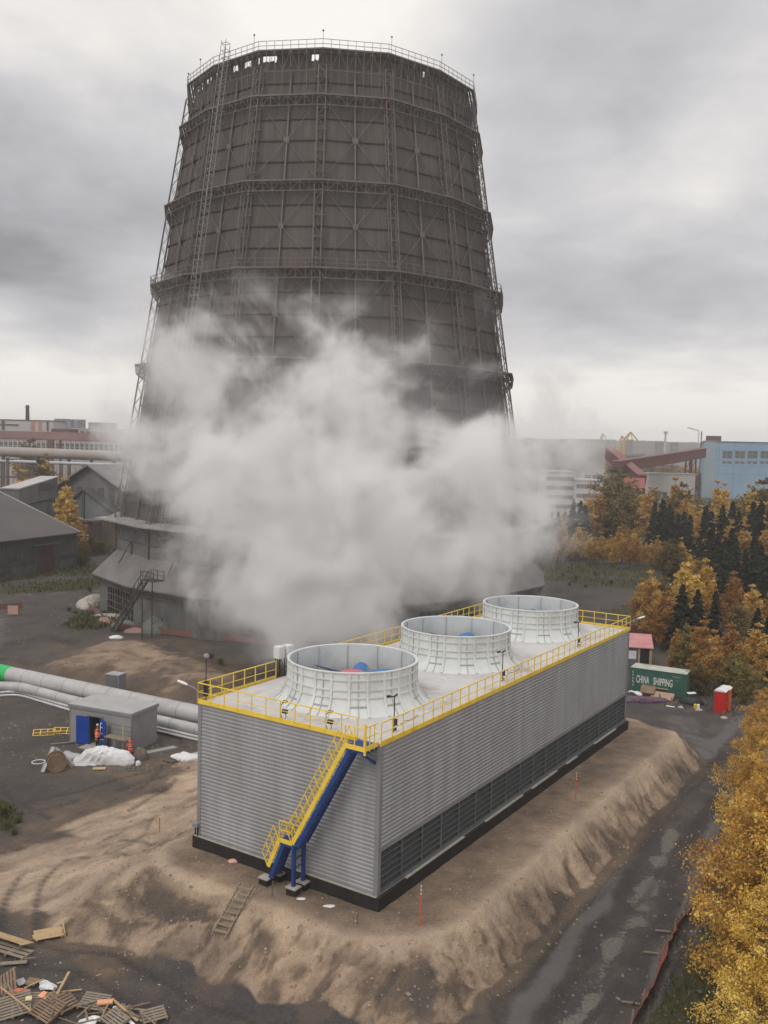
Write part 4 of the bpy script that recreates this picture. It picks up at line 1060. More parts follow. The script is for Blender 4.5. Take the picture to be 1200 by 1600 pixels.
# ================================================================ PEOPLE
def skin_mesh(name, verts, edges, radii, m_, parent, root=0, sub=1):
    me = bpy.data.meshes.new(name); me.from_pydata([tuple(v) for v in verts], edges, []); me.materials.append(m_)
    o = bpy.data.objects.new(name, me); COL.objects.link(o); o.parent = parent
    sk = o.modifiers.new('skin', 'SKIN'); sk.use_smooth_shade = True
    for i, d in enumerate(me.skin_vertices[0].data):
        r_ = radii[i]; d.radius = (r_, r_) if isinstance(r_, (int, float)) else r_; d.use_root = (i == root)
    ss = o.modifiers.new('sub', 'SUBSURF'); ss.levels = sub; ss.render_levels = sub
    return o
M_SKIN = mat('skin', (.52, .30, .21), (.56, .34, .24), .6)
def person(loc, rz, label, jacket, trousers, helmet, pose):
    t_ = empty('person', loc, rz, label, 'person')
    J = dict(pel=(0, 0, .96), chest=(0, .02, 1.32), neck=(0, .02, 1.50), head=(0, .0, 1.62), top=(0, .0, 1.72),
             shl=(-.19, .02, 1.43), shr=(.19, .02, 1.43), ell=(-.26, -.02, 1.15), elr=(.26, -.02, 1.15), wrl=(-.24, -.2, .98), wrr=(.24, -.2, .98),
             hil=(-.1, 0, .92), hir=(.1, 0, .92), knl=(-.11, -.03, .50), knr=(.11, -.03, .50), anl=(-.12, .02, .09), anr=(.12, .02, .09), tol=(-.13, -.16, .04), tor=(.13, -.16, .04))
    J.update(pose); K = list(J); ix = {k: i for i, k in enumerate(K)}
    E_ = [('pel', 'chest'), ('chest', 'neck'), ('neck', 'head'), ('head', 'top'), ('chest', 'shl'), ('chest', 'shr'), ('shl', 'ell'), ('shr', 'elr'), ('ell', 'wrl'), ('elr', 'wrr'), ('pel', 'hil'), ('pel', 'hir'), ('hil', 'knl'), ('hir', 'knr'), ('knl', 'anl'), ('knr', 'anr'), ('anl', 'tol'), ('anr', 'tor')]
    RR = dict(pel=.13, chest=.145, neck=.055, head=.092, top=.07, shl=.062, shr=.062, ell=.043, elr=.043, wrl=.029, wrr=.029, hil=.085, hir=.085, knl=.06, knr=.06, anl=.042, anr=.042, tol=.035, tor=.035)
    verts = [J[k] for k in K]; rad = [RR[k] for k in K]; edges = [(ix[a], ix[b_]) for a, b_ in E_]
    # nose, palms, fingers, thumbs
    h = Vector(J['head']); verts.append(tuple(h + Vector((0, -.11, .0)))); rad.append(.016); edges.append((ix['head'], len(verts) - 1))
    for s_ in ('l', 'r'):
        w_ = Vector(J['wr' + s_]); e = Vector(J['el' + s_]); d = (w_ - e).normalized(); sd_ = d.cross(Vector((0, 0, 1))).normalized() * (1 if s_ == 'l' else -1)
        palm = w_ + d * .07; verts.append(tuple(palm)); rad.append((.036, .018)); pi_ = len(verts) - 1; edges.append((ix['wr' + s_], pi_))
        for j, (o_, ln) in enumerate(((-.03, .07), (-.01, .085), (.01, .08), (.03, .062))):
            a = palm + d * .035 + sd_ * o_; b_ = a + d * ln * .5 + Vector((0, 0, -.008)); c = b_ + d * ln * .4 + Vector((0, 0, -.022))
            i0 = len(verts); verts += [tuple(a), tuple(b_), tuple(c)]; rad += [.009, .008, .007]; edges += [(pi_, i0), (i0, i0 + 1), (i0 + 1, i0 + 2)]
        a = palm - d * .03 - sd_ * .035; b_ = a + d * .045 - sd_ * .02; i0 = len(verts); verts += [tuple(a), tuple(b_)]; rad += [.011, .008]; edges += [(pi_, i0), (i0, i0 + 1)]
    skin_mesh('body', verts, edges, rad, M_SKIN, t_)
    def cloth(name, ks, es, infl, m_, root):
        vv = [J[k] for k in ks]; ii = {k: i for i, k in enumerate(ks)}
        skin_mesh(name, vv, [(ii[a], ii[b_]) for a, b_ in es], [RR[k] + infl for k in ks], m_, t_, ii[root])
    wl = tuple(Vector(J['ell']).lerp(Vector(J['wrl']), .9)); wr = tuple(Vector(J['elr']).lerp(Vector(J['wrr']), .9))
    J['cufl'] = wl; J['cufr'] = wr; RR['cufl'] = RR['cufr'] = .034; J['hem'] = tuple(Vector(J['pel']) + Vector((0, 0, -.08))); RR['hem'] = .15; J['coll'] = tuple(Vector(J['neck']) + Vector((0, 0, -.03))); RR['coll'] = .06
    cloth('jacket', ['hem', 'pel', 'chest', 'coll', 'shl', 'shr', 'ell', 'elr', 'cufl', 'cufr'], [('hem', 'pel'), ('pel', 'chest'), ('chest', 'coll'), ('chest', 'shl'), ('chest', 'shr'), ('shl', 'ell'), ('shr', 'elr'), ('ell', 'cufl'), ('elr', 'cufr')], .022, jacket, 'pel')
    J['bl'] = tuple(Vector(J['knl']).lerp(Vector(J['anl']), .95)); J['br'] = tuple(Vector(J['knr']).lerp(Vector(J['anr']), .95)); RR['bl'] = RR['br'] = .055
    cloth('trousers', ['pel', 'hil', 'hir', 'knl', 'knr', 'bl', 'br'], [('pel', 'hil'), ('pel', 'hir'), ('hil', 'knl'), ('hir', 'knr'), ('knl', 'bl'), ('knr', 'br')], .02, trousers, 'pel')
    for s_ in 'lr':
        a = Vector(J['an' + s_]); b_ = Vector(J['to' + s_]); skin_mesh('boot', [tuple(a + Vector((0, .04, -.03))), tuple(a + Vector((0, 0, .06))), tuple(b_)], [(0, 1), (0, 2)], [.055, .055, .045], M_BLACK, t_)
    hp = Vector(J['head']); m_ = MB(); m_.lathe([(.005, .175), (.06, .165), (.10, .13), (.125, .07), (.13, .04), (.155, .03), (.15, .02), (.12, .025)], 20, c=hp); m_.build('helmet', helmet, t_)
    m_ = MB()
    for x in (-.035, .035): m_.obox(hp + Vector((x, -.088, .02)), (1, 0, 0), (0, 1, 0), (0, 0, 1), .012, .006, .006)
    m_.obox(hp + Vector((0, -.088, -.045)), (1, 0, 0), (0, 1, 0), (0, 0, 1), .022, .004, .005); m_.build('face_features', M_BLACK, t_)
    m_ = MB()
    for x in (-.092, .092): m_.lathe([(.005, -.03), (.018, 0), (.005, .03)], 8, c=hp + Vector((x, .01, 0)))
    m_.build('ear', M_SKIN, t_)
    return t_
M_HIVIS = mat('orange_hivis', (.80, .11, .03), (.9, .17, .05), .7, 0, 6)
M_HIVIS2 = mat('red_orange_overalls', (.62, .07, .03), (.72, .10, .04), .75, 0, 6)
M_NAVY = mat('dark_overalls', (.02, .022, .03), (.04, .042, .05), .8, 0, 6)
M_HELO = mat('orange_helmet', (.75, .12, .02), (.8, .15, .03), .35)
M_HELW = mat('white_helmet', (.7, .7, .68), (.75, .75, .73), .35)
def strip(t_, zs, m_):
    b = MB()
    for z, r_ in zs: b.lathe([(r_, z - .025), (r_ + .008, z), (r_, z + .025)], 16, c=(0, .01, 0))
    b.build('reflective_band', m_, t_)
M_REFL = mat('reflective_grey', (.6, .6, .55), (.7, .7, .66), .5)
P = GZ(152, 1171); pr1 = person((P.x, P.y, P.z), R(150), 'worker in an orange hi-vis jacket and orange helmet standing just right of the open doorway', M_HIVIS, M_NAVY, M_HELO, dict(wrl=(-.1, -.3, 1.12), wrr=(.1, -.32, 1.16)))
strip(pr1, [(1.12, .17), (1.28, .175)], M_REFL)
P = GZ(203, 1189); pr2 = person((P.x, P.y, P.z), R(-150), 'worker in red-orange overalls and orange helmet in front of the corner of the pump house', M_HIVIS2, M_HIVIS2, M_HELO, dict(wrl=(-.34, -.25, .98), ell=(-.32, -.05, 1.15), knl=(-.1, -.12, .5), anl=(-.12, .1, .09), tol=(-.13, -.08, .03)))
strip(pr2, [(1.05, .17), (1.25, .175)], M_REFL)
lp = Vector((2.75, .35, .08)); lp.rotate(Matrix.Rotation(hr, 3, 'Z'))
person((hut0.x + lp.x, hut0.y + lp.y, .08), hr, 'worker in dark clothes and a white helmet standing inside the open doorway', M_NAVY, M_NAVY, M_HELW, dict(wrl=(-.05, -.26, 1.2), wrr=(.06, -.28, 1.22)))

# ================================================================ THINGS ROUND THE PUMP HOUSE
M_TARP = mat('white_sheet', (.62, .62, .62), (.74, .74, .74), .6, 0, 2, bump=.2)
M_WOOD = mat('fresh_timber', (.42, .29, .15), (.52, .37, .20), .75, 0, 1.2, (1, 6, 1), c3=(.36, .25, .13), s3=2)
M_WOODG = mat('grey_timber', (.20, .165, .125), (.29, .24, .18), .85, 0, 1.2, (1, 6, 1))
M_WOODB = mat('brown_timber', (.17, .115, .075), (.27, .19, .13), .85, 0, 1.5, (1, 5, 1))
def lump(name, c, size, m_, label, cat, seed=1, group=None, k=.45, n=26, flat=.0):
    """crumpled heap of sheet or rubble"""
    t_ = None; me = bpy.data.meshes.new(name); bm = bmesh.new(); bmesh.ops.create_icosphere(bm, subdivisions=4, radius=1)
    r_ = random.Random(seed); bumps = [(Vector((r_.gauss(0, 1), r_.gauss(0, 1), r_.gauss(0, .7))).normalized(), r_.uniform(-.5, 1) * k, r_.uniform(2, 9)) for _ in range(n)]
    for v in bm.verts:
        p = v.co.copy(); s_ = 1.0
        for d, a, w in bumps: s_ += a * math.exp(-w * (1 - p.dot(d)) * 2)
        s_ += .07 * k * math.sin(p.x * 19 + seed) * math.sin(p.y * 17) + .05 * k * math.sin(p.z * 31 + p.x * 23)
        v.co = Vector((p.x * size[0] * s_, p.y * size[1] * s_, max(p.z, -.25) * size[2] * s_))
    bm.to_mesh(me); bm.free(); me.materials.append(m_); o = bpy.data.objects.new(name, me); COL.objects.link(o); o.location = c
    for f in me.polygons: f.use_smooth = False
    return tag(o, label, cat, group)
P = GZ(157, 1190); lump('tarpaulin', (P.x, P.y, P.z + .1), (1.3, .8, 1.15), M_TARP, 'crumpled white plastic sheet heaped in front of the pump house', 'tarpaulin', 3, k=.75, n=44)
P = GZ(293, 1187); lump('plastic_wrapping', (P.x - .2, P.y, P.z + .05), (.9, .7, .45), M_TARP, 'torn white plastic wrapping on the sand beside the left wall of the cooling building', 'plastic wrapping', 9, k=.6)
P = GZ(218, 1187); lump('rubble_sack', (P.x, P.y, P.z + .1), (.55, .5, .95), mat('brown_sacking', (.14, .115, .095), (.2, .17, .14), .9), 'brown slumped sack leaning by the corner of the pump house', 'sack', 5, k=.3)
P = GZ(216, 1197); lump('white_can', (P.x, P.y, P.z + .1), (.22, .2, .3), M_TARP, 'small white bag on the ground in front of the brown sack', 'bag', 6, k=.2)
P = GZ(383 / 3.53, 1250); 
def stack_bars(px, py, ang, n, L_, label, m_=None, w=.16, h=.1, name='steel_channel'):
    P = GZ(px, py); t_ = empty(name, (P.x, P.y, P.z), ang, label, name.replace('_', ' '))
    for i in range(n):
        b = MB(); y = (i % 3) * .2; z = .08 + (i // 3) * .13; b.beam((-L_ / 2, y, z + rng.uniform(0, .03)), (L_ / 2, y + rng.uniform(-.1, .1), z), w, h); b.build('bar', m_ or M_HUTR, t_)
    return t_
stack_bars(247, 1178, R(40), 6, 3.4, 'stack of pale steel channels lying right of the pump house')
stack_bars(262, 1191, R(-30), 3, 1.1, 'short dark offcuts on the sand right of the steel channels', M_TSTEEL, .12, .06, 'steel_offcut')
stack_bars(303, 1183, R(50), 5, 2.0, 'pale profiles sticking out beside the cooling building wall', M_HUTR, .2, .1, 'steel_profile')
stack_bars(80, 1148, R(15), 4, 1.6, 'yellowish boards stacked left of the pump house', M_WOOD, .2, .06, 'board')
stack_bars(98, 1163, R(25), 1, 2.0, 'single pale board lying before the blue door', M_WOODG, .2, .05, 'plank')
stack_bars(155, 1203, R(5), 1, 1.0, 'square pale board lying below the white sheet', M_WOOD, .55, .04, 'board')
# cable drum and leaning beams
P = GZ(88, 1205)
t_ = empty('cable_drum', (P.x, P.y, P.z + .02), R(25), 'brown wooden cable drum standing among leaning steel beams', 'cable drum')
for s_ in (-.42, .42):
    m_ = MB(); m_.tube([(0, s_ - .04, .75), (0, s_ + .04, .75)], .75, 28, smooth=False); m_.build('flange', M_WOODB, t_)
m_ = MB(); m_.tube([(0, -.4, .75), (0, .4, .75)], .42, 20); m_.build('core', M_WOODB, t_)
def leaning(px0, py0, px1, py1, z1, w, m_, label, name='steel_beam'):
    a = GZ(px0, py0); b_ = G(px1, py1, z1); t_ = empty(name, (a.x, a.y, a.z), 0, label, name.replace('_', ' '))
    MB().beam((0, 0, .02), b_ - a, w, w * .7).build('web', m_, t_); d = (b_ - a); mm = MB(); sd_ = d.cross(Vector((0, 0, 1))).normalized() * w * .5
    mm.beam(sd_ + Vector((0, 0, .02)), d + sd_, .03, w); mm.beam(-sd_ + Vector((0, 0, .02)), d - sd_, .03, w); mm.build('flange', m_, t_)
leaning(67, 1208, 84, 1168, 1.5, .28, M_HUTR, 'pale steel beam leaning against the cable drum from the left')
leaning(115, 1197, 86, 1170, 1.4, .28, M_HUTR, 'pale steel beam leaning against the cable drum from the right')
P = GZ(60, 1192); t_ = empty('hose_ring', (P.x, P.y, P.z + .03), 0, 'white hose ring lying left of the cable drum', 'hose')
MB().tube([(.5 * math.cos(a / 20 * 6.283), .5 * math.sin(a / 20 * 6.283), .03) for a in range(21)], .04, 6).build('hose', M_TARP, t_)
P = GZ(112, 1185); lump('cement_bags', (P.x, P.y, P.z + .05), (.6, .5, .3), M_HUTR, 'grey heap of bags right of the cable drum', 'bags', 11)
# yellow railing frames lying on the ground
for (px, py, a, lab) in ((68, 1150, 12, 'yellow railing frame lying flat, the one farther from the pump house'), (98, 1147, 3, 'yellow railing frame lying flat next to the pump house wall')):
    P = GZ(px, py); t_ = empty('railing_frame', (P.x, P.y, P.z + .05), R(a), lab, 'railing frame', 'yellow railing frames on the ground'); m_ = MB()
    for y, z in ((0, 0), (.3, .15), (.6, .35)): m_.beam((-.9, y, z), (.9, y, z), .06)
    for i in range(4): x = -.9 + .6 * i; m_.beam((x, 0, 0), (x, .6, .35), .06)
    m_.build('frame', M_YEL, t_)
# scaffold at the hut corner
P0, P1 = GZ(163, 1177), GZ(196, 1186)
t_ = empty('scaffold', (P0.x, P0.y, P0.z), frame(P0, P1)[0], 'low tube scaffold with a plank deck standing before the pump house', 'scaffold')
L_ = frame(P0, P1)[1]; m_ = MB()
for x in (0, L_):
    for y in (0, .75): m_.tube([(x, y, 0), (x, y, 2.35 if y else 1.6)], .03, 8)
for z in (.3, 1.35): m_.beam((0, 0, z), (L_, 0, z), .04); m_.beam((0, .75, z), (L_, .75, z), .04)
m_.beam((0, .75, 2.3), (L_, .75, 2.3), .04); m_.beam((0, .75, 1.9), (L_, .75, 1.9), .03)
for x in (0, L_): m_.beam((x, 0, .3), (x, .75, .3), .04); m_.beam((x, 0, 1.35), (x, .75, 1.35), .04)
m_.beam((0, 0, .3), (L_, 0, 1.35), .03); m_.build('tube_frame', M_TSTEEL, t_)
MB().box(-.05, L_ + .05, -.05, .8, 1.38, 1.43).build('plank_deck', M_WOODG, t_)
P = GZ(192, 1181); t_ = empty('yellow_post', (P.x, P.y, P.z), 0, 'slim yellow post standing between the scaffold and the worker in overalls', 'post')
MB().tube([(0, 0, 0), (0, 0, 2.6)], .045, 8).build('post', mat('dull_yellow', (.48, .40, .12), (.55, .46, .16), .6), t_); MB().box(-.12, .12, -.12, .12, 0, .03).build('base_plate', M_TSTEEL, t_)
P = GZ(160, 1171); t_ = empty('stepladder', (P.x, P.y, P.z), hr, 'pale two-rung ladder frame standing against the right blue door', 'ladder'); m_ = MB()
for x in (-.35, .35): m_.beam((x, 0, 0), (x, .2, 2.2), .05)
for z in (.8, 1.3, 1.8, 2.15): m_.beam((-.35, .07 * z / .8, z), (.35, .07 * z / .8, z), .05)
m_.build('frame', M_LAMPW, t_)
P = GZ(205, 1203); t_ = empty('steel_rack', (P.x, P.y, P.z + .03), R(8), 'pale flat steel grid lying on the mud before the worker in overalls', 'grid'); m_ = MB()
for i in range(6): m_.beam((-.9 + .36 * i, -.25, .03), (-.9 + .36 * i, .25, .03), .05)
for y in (-.25, .25): m_.beam((-.9, y, .03), (.9, y, .03), .06)
m_.build('grid_frame', M_LFRAME, t_)

# ================================================================ CONTAINER, CABINS, SHED
fr = G(1071.5, 1091.5); br_ = G(1084.5, 1087.5); tl = G(981.7, 1042, 2.59)
ca_, _ = frame(V2(tl), V2(fr)); CLN = 6.06; org = V2(fr) - Vector((math.cos(ca_), math.sin(ca_), 0)) * CLN
ct = empty('shipping_container', (org.x, org.y, 0), ca_, 'green corrugated shipping container with white lettering and a pale roof', 'container')
M_CG = mat('container_green', (.035, .115, .085), (.055, .145, .11), .55, 0, .9, (1, 1, .5), c3=(.06, .13, .10), s3=.7)
M_CGP = mat('container_green_faded', (.075, .16, .12), (.11, .20, .15), .65, 0, .9, c3=(.13, .15, .11), s3=.9)
M_CROOF = mat('container_roof', (.42, .43, .37), (.55, .55, .48), .7, 0, .8, c3=(.30, .28, .22), s3=.6)
def vcorr(mb, x0, x1, y, z0, z1, per=.28, dep=.04, sgn=-1, axis='x'):
    prof = []; x = x0
    while x < x1 - 1e-4:
        for dx, dd in ((0, 0), (.3, 0), (.45, 1), (.85, 1)):
            if x + dx * per < x1: prof.append((x + dx * per, dd * dep))
        x += per
    prof.append((x1, 0)); vv = []
    for px_, dd in prof:
        for z in (z0, z1): vv.append((px_, y + dd * -sgn, z) if axis == 'x' else (y + dd * -sgn, px_, z))
    mb.add(vv, [(2 * i, 2 * i + 2, 2 * i + 3, 2 * i + 1) for i in range(len(prof) - 1)])
m_ = MB(); vcorr(m_, .08, CLN - .08, 0.02, .16, 2.5); vcorr(m_, .08, CLN - .08, 2.42, .16, 2.5, sgn=1); m_.build('side_wall', M_CG, ct)
m_ = MB(); vcorr(m_, .08, 2.36, CLN - .02, .16, 2.5, sgn=1, axis='y'); vcorr(m_, .08, 2.36, .02, .16, 2.5, axis='y'); m_.build('end_wall', M_CGP, ct)
m_ = MB()
for x in (0, CLN - .1):
    for y in (0, 2.34): m_.box(x, x + .1, y, y + .1, 0, 2.58)
for z in (.0, 2.48):
    for y in (0.004, 2.336): m_.box(.1, CLN - .1, y, y + .1, z + .02, z + .12 + .03 * (z == 0))
    for x in (.003, CLN - .103): m_.box(x, x + .1, .1, 2.34, z + .022, z + .118)
m_.build('corner_frame', M_CG, ct)
MB().box(.02, CLN - .02, .02, 2.42, 2.585, 2.62).build('container_roof', M_CROOF, ct)
M_LET = mat('white_lettering', (.66, .68, .64), (.74, .76, .72), .6, 0, 3, c3=(.35, .42, .36), s3=2.5)
def text(body, size, loc, rx, m_, parent, name='lettering', align='LEFT', sx=1.0, rz=0, th=.004, bold=.0):
    cu = bpy.data.curves.new(name, 'FONT'); cu.body = body; cu.size = size; cu.align_x = align; cu.extrude = th; cu.offset = bold
    tmp = bpy.data.objects.new('tmp', cu); COL.objects.link(tmp); dg = bpy.context.evaluated_depsgraph_get()
    me = bpy.data.meshes.new_from_object(tmp.evaluated_get(dg)); bpy.data.objects.remove(tmp); me.materials.clear(); me.materials.append(m_)
    o = bpy.data.objects.new(name, me); COL.objects.link(o); o.parent = parent; o.location = loc; o.rotation_euler = (R(90), 0, rz); o.scale = (sx, 1, 1); return o
text('CHINA', 1.12, (.70, .012, 1.02), 0, M_LET, ct, sx=.40, bold=.022); text('SHIPPING', 1.12, (2.55, .012, 1.02), 0, M_LET, ct, sx=.44, bold=.022)
for i, ch in enumerate('SPANU'): text(ch, .34, (.26, .012, 2.02 - i * .36), 0, M_LET, ct, sx=.8, bold=.004)
text('TC NU 8417', .15, (4.6, .012, 2.12), 0, M_LET, ct); text('A', .18, (5.0, .012, 1.75), 0, M_LET, ct)
# toilet cabins
M_RED = mat('red_plastic', (.50, .018, .018), (.58, .026, .022), .45, 0, 1.5)
M_ORG = mat('orange_plastic', (.62, .13, .03), (.70, .17, .04), .45, 0, 1.5)
tc0, tc1 = G(1115, 1111), G(1136, 1114.5); ta, tl_ = frame(tc0, tc1)
def cabin(x, y, z, a, m_, label):
    t_ = empty('toilet_cabin', (x, y, z), a, label, 'toilet cabin', 'toilet cabins by the trees')
    MB().box(0, 1.1, 0, 1.15, .12, 2.2).build('cabin_body', m_, t_, .03)
    b = MB(); b.prism([(-.04, 2.2), (1.14, 2.2), (1.14, 2.26), (.9, 2.4), (.2, 2.4), (-.04, 2.26)], (1, 0, 0), (0, 0, 1), (0, 1.23, 0), o=(0, -.04, 0)); b.build('roof', M_LAMPW, t_, .01)
    b = MB(); b.box(1.1, 1.125, .12, 1.03, .2, 2.12); d = b.build('door', m_, t_, .008); MB().box(1.125, 1.15, .2, .26, 1.0, 1.2).build('handle', M_LAMPW, d)
    b = MB()
    for xx in (.1, .55, 1.0): b.box(xx - .03, xx + .03, -.015, .0, .2, 2.1)
    b.build('moulded_rib', m_, t_); MB().box(-.03, 1.13, -.03, 1.18, 0, .12).build('skid_base', m_, t_)
cabin(tc0.x, tc0.y, gz(tc0.x, tc0.y), ta, M_RED, 'red toilet cabin with a white roof, nearer of the two')
oy = Vector((-math.sin(ta), math.cos(ta), 0)) * 1.3 + Vector((math.cos(ta), math.sin(ta), 0)) * .12
cabin(tc0.x + oy.x, tc0.y + oy.y, gz(tc0.x, tc0.y), ta, M_ORG, 'orange toilet cabin with a white roof standing behind the red one')
# red roofed shed
s0, s1 = G(960, 1040), G(1017, 1044); sa_, sl_ = frame(s0, s1)
sdh = empty('site_shed', (s0.x, s0.y, 0), sa_, 'low wooden shed with a faded red roof behind the green container', 'shed')
MB().box(0, sl_, 0, 3.6, -.1, 2.5).build('wall', mat('blue_grey_boards', (.115, .125, .14), (.155, .165, .18), .8, 0, 2, (3, 3, .3)), sdh)
m_ = MB(); m_.prism([(-.25, 2.42), (3.9, 3.35), (3.9, 3.45), (-.25, 2.52)], (0, 1, 0), (0, 0, 1), (sl_ + .4, 0, 0), o=(-.2, 0, 0)); m_.build('roof', mat('faded_red_roof', (.50, .20, .20), (.60, .30, .29), .6, 0, .8, (.5, 2, 1), c3=(.42, .14, .14), s3=.6), sdh)
MB().box(sl_ - 1.35, sl_ - .25, -.03, 0, 0, 2.25).build('door_opening', M_DARK, sdh)
m_ = MB(); m_.box(sl_ - .25, sl_ + .05, -.06, .0, 0, 2.35); m_.box(sl_ - 1.55, sl_ - 1.35, -.06, 0, 0, 2.35); m_.build('door_frame', M_WOOD, sdh)
MB().box(sl_ - 4.0, sl_ - 1.8, -.05, 0, 1.0, 2.0).build('window_board', M_TARP, sdh)
# second little shed among the trees
s0, s1 = G(1084, 1033), G(1100, 1036); sa_, sl_ = frame(s0, s1); t_ = empty('tool_shed', (s0.x, s0.y, 0), sa_, 'small blue-grey shed half hidden by golden trees', 'shed')
MB().box(0, sl_, 0, 2.4, 0, 2.3).build('wall', mat('blue_grey_boards', (.12, .13, .15)), t_); MB().box(-.2, sl_ + .2, -.2, 2.6, 2.3, 2.42).build('roof', M_HUTR, t_)
# rust red fence strip behind
m_f = mat('rust_net', (.16, .05, .045), (.22, .075, .06), .8, 0, 2)
fn = empty('rust_fence', (*G(985, 990)[:2], 0), 0, 'rusty red fence running behind the red roofed shed', 'fence'); a = G(980, 992); b_ = G(1075, 1012); o_ = Vector((*G(985, 990)[:2], 0))
MB().beam(a - o_ + Vector((0, 0, .95)), b_ - o_ + Vector((0, 0, .95)), .05, 1.9).build('fence_panel', m_f, fn); m_ = MB()
for i in range(9): p = a.lerp(b_, i / 8) - o_; m_.beam(p + Vector((0, -.08, 0)), p + Vector((0, -.08, 2.1)), .1); m_.build('fence_post', M_TSTEEL, fn); m_ = MB()
# debris by the container
M_CARD = mat('cardboard', (.36, .24, .16), (.44, .30, .20), .8, 0, 1.5); M_PURP = mat('purple_film', (.10, .055, .085), (.15, .09, .13), .5, 0, 3)
P = GZ(1000, 1096); lump('plastic_heap', (P.x, P.y, P.z), (2.0, .8, .5), M_PURP, 'dark purple crumpled film before the container', 'film heap', 21)
P = GZ(990, 1090); lump('foil_scrap', (P.x, P.y, P.z + .3), (.5, .4, .35), M_TARP, 'torn pale foil on top of the dark rubbish left of the container', 'foil', 22, k=.7)
P = GZ(984, 1091); lump('dark_rubbish', (P.x, P.y, P.z), (.9, .7, .6), M_BLACK, 'black rubbish heap between the building corner and the container', 'rubbish heap', 23)
def slabthing(name, P, a, size, tilt, m_, label, cat, group=None):
    o = MB().box(-size[0] / 2, size[0] / 2, -size[1] / 2, size[1] / 2, -size[2] / 2, size[2] / 2).build(name, m_, None, .01); o.location = P; o.rotation_euler = (tilt[0], tilt[1], a); return tag(o, label, cat, group)
P = GZ(1012, 1088); slabthing('wooden_crate_lid', (P.x, P.y, P.z + .6), ca_, (1.5, 1.1, .5), (R(35), 0), M_WOODB, 'brown tilted crate panel leaning on the container', 'crate panel')
P = GZ(1035, 1092); slabthing('cardboard_sheet', (P.x, P.y, P.z + .32), ca_, (2.3, 1.2, .06), (R(24), 0), M_CARD, 'large tan cardboard sheet leaning before the container', 'cardboard')
P = GZ(1030, 1086); slabthing('timber_board', (P.x, P.y, P.z + .75), ca_, (1.9, .3, .07), (R(10), 0), M_CARD, 'narrow tan board lying above the cardboard sheet', 'board')
P = GZ(1047, 1105); slabthing('scrap_sheet', (P.x, P.y, P.z + .05), ca_, (.9, .3, .04), (0, 0), M_LAMPW, 'pale flat scrap lying before the cardboard', 'scrap')
P = GZ(1085, 1101); lump('tyre_heap', (P.x, P.y, P.z + .05), (1.1, .6, .6), M_BLACK, 'black rubbish heap with bits of white right of the container', 'rubbish heap', 25)
P = GZ(1080, 1094); slabthing('white_scrap', (P.x, P.y, P.z + .75), .3, (1.0, .4, .06), (.2, 0), M_LAMPW, 'white panel on top of the black rubbish right of the container', 'panel')
for i, (px, m_, lab) in enumerate(((1086, mat('yellow_plastic', (.65, .5, .03)), 'yellow canister by the black rubbish'), (1091, M_LAMPW, 'white canister by the black rubbish'))):
    P = GZ(px, 1107); t_ = empty('canister', (P.x, P.y, P.z), 0, lab, 'canister'); MB().lathe([(.02, 0), (.15, .0), (.16, .1), (.16, .38), (.08, .46), (.06, .5), (.01, .5)], 14).build('canister_body', m_, t_); MB().lathe([(.01, .5), (.06, .5), (.06, .55), (.01, .56)], 10).build('cap', M_BLACK, t_)
for px, py, lab in ((1065, 1106, 'grey stone lying left of the canisters'), (1092, 1110, 'flat pale stone in front of the canisters'), (1131, 1122, 'small pale stone on the road before the red cabin'), (985, 1087, 'pale boulder at the far corner of the cooling building')):
    P = GZ(px, py); lump('stone', (P.x, P.y, P.z), (.38, .28, .16) if px != 985 else (.4, .4, .5), M_CONC, lab, 'stone', px, 'loose stones', k=.15, n=8)
# ================================================================ FOREGROUND: ladder, stakes, timber, tape
lt, lb = GZ(384, 1398), GZ(342, 1475)
d = lt - lb; lift = max(gz(*(lb + d * f + Vector((sx_, 0, 0))).xy) - (lb + d * f).z for f in (0, .15, .3, .45, .6, .75, .9, 1) for sx_ in (-.4, 0, .4))
t_ = empty('wooden_ladder', (lb.x, lb.y, lb.z + lift + .04), 0, 'rough wooden ladder of seven rungs lying up the sandy slope', 'ladder')
d = lt - lb; lift = max(gz(*(lb + d * f + Vector((sx_, 0, 0))).xy) - (lb + d * f).z for f in (0, .15, .3, .45, .6, .75, .9, 1) for sx_ in (-.4, 0, .4)); sd_ = d.cross(Vector((0, 0, 1))).normalized() * .40; m_ = MB()
for s_ in (-1, 1): m_.beam(sd_ * s_ - d * .03, sd_ * s_ + d * 1.04, .06, .11)
m_.build('side_rail', M_WOODG, t_)
for i in range(8):
    c = d * ((i + .5) / 8) + Vector((0, 0, .05)); m_ = MB(); m_.beam(c - sd_ * 1.12, c + sd_ * 1.12, .16, .035, up=(0, 0, 1)); m_.build('rung', M_WOODG, t_)
M_STK = mat('orange_stake', (.55, .10, .04), (.62, .14, .06), .6, 0, 2); M_STW = mat('white_mark', (.7, .68, .64), (.75, .73, .7), .6)
for px, py, h, lab in ((656, 1447, 2.2, 'orange survey stake standing nearest the front corner'), (899, 1250, 2.0, 'orange survey stake halfway along the bank beside the road'), (249, 1300, 1.6, 'orange survey stake on the sand left of the building'), (425, 1401, .9, 'short dark stake beside the steel stair footings'), (558, 1444, .7, 'short thin stake on the edge of the bank by the front corner')):
    P = GZ(px, py); t_ = empty('survey_stake', (P.x, P.y, P.z - .05), 0, lab, 'stake', 'survey stakes round the bank')
    MB().tube([(0, 0, 0), (.02, 0, h)], .032, 6).build('rod', M_STK if h > 1 else M_TSTEEL, t_)
    if h > 1:
        m_ = MB()
        for k in range(3): z = h - .12 - k * .2; m_.tube([(.02, 0, z), (.02, 0, z + .09)], .036, 6)
        m_.build('white_band', M_STW, t_)
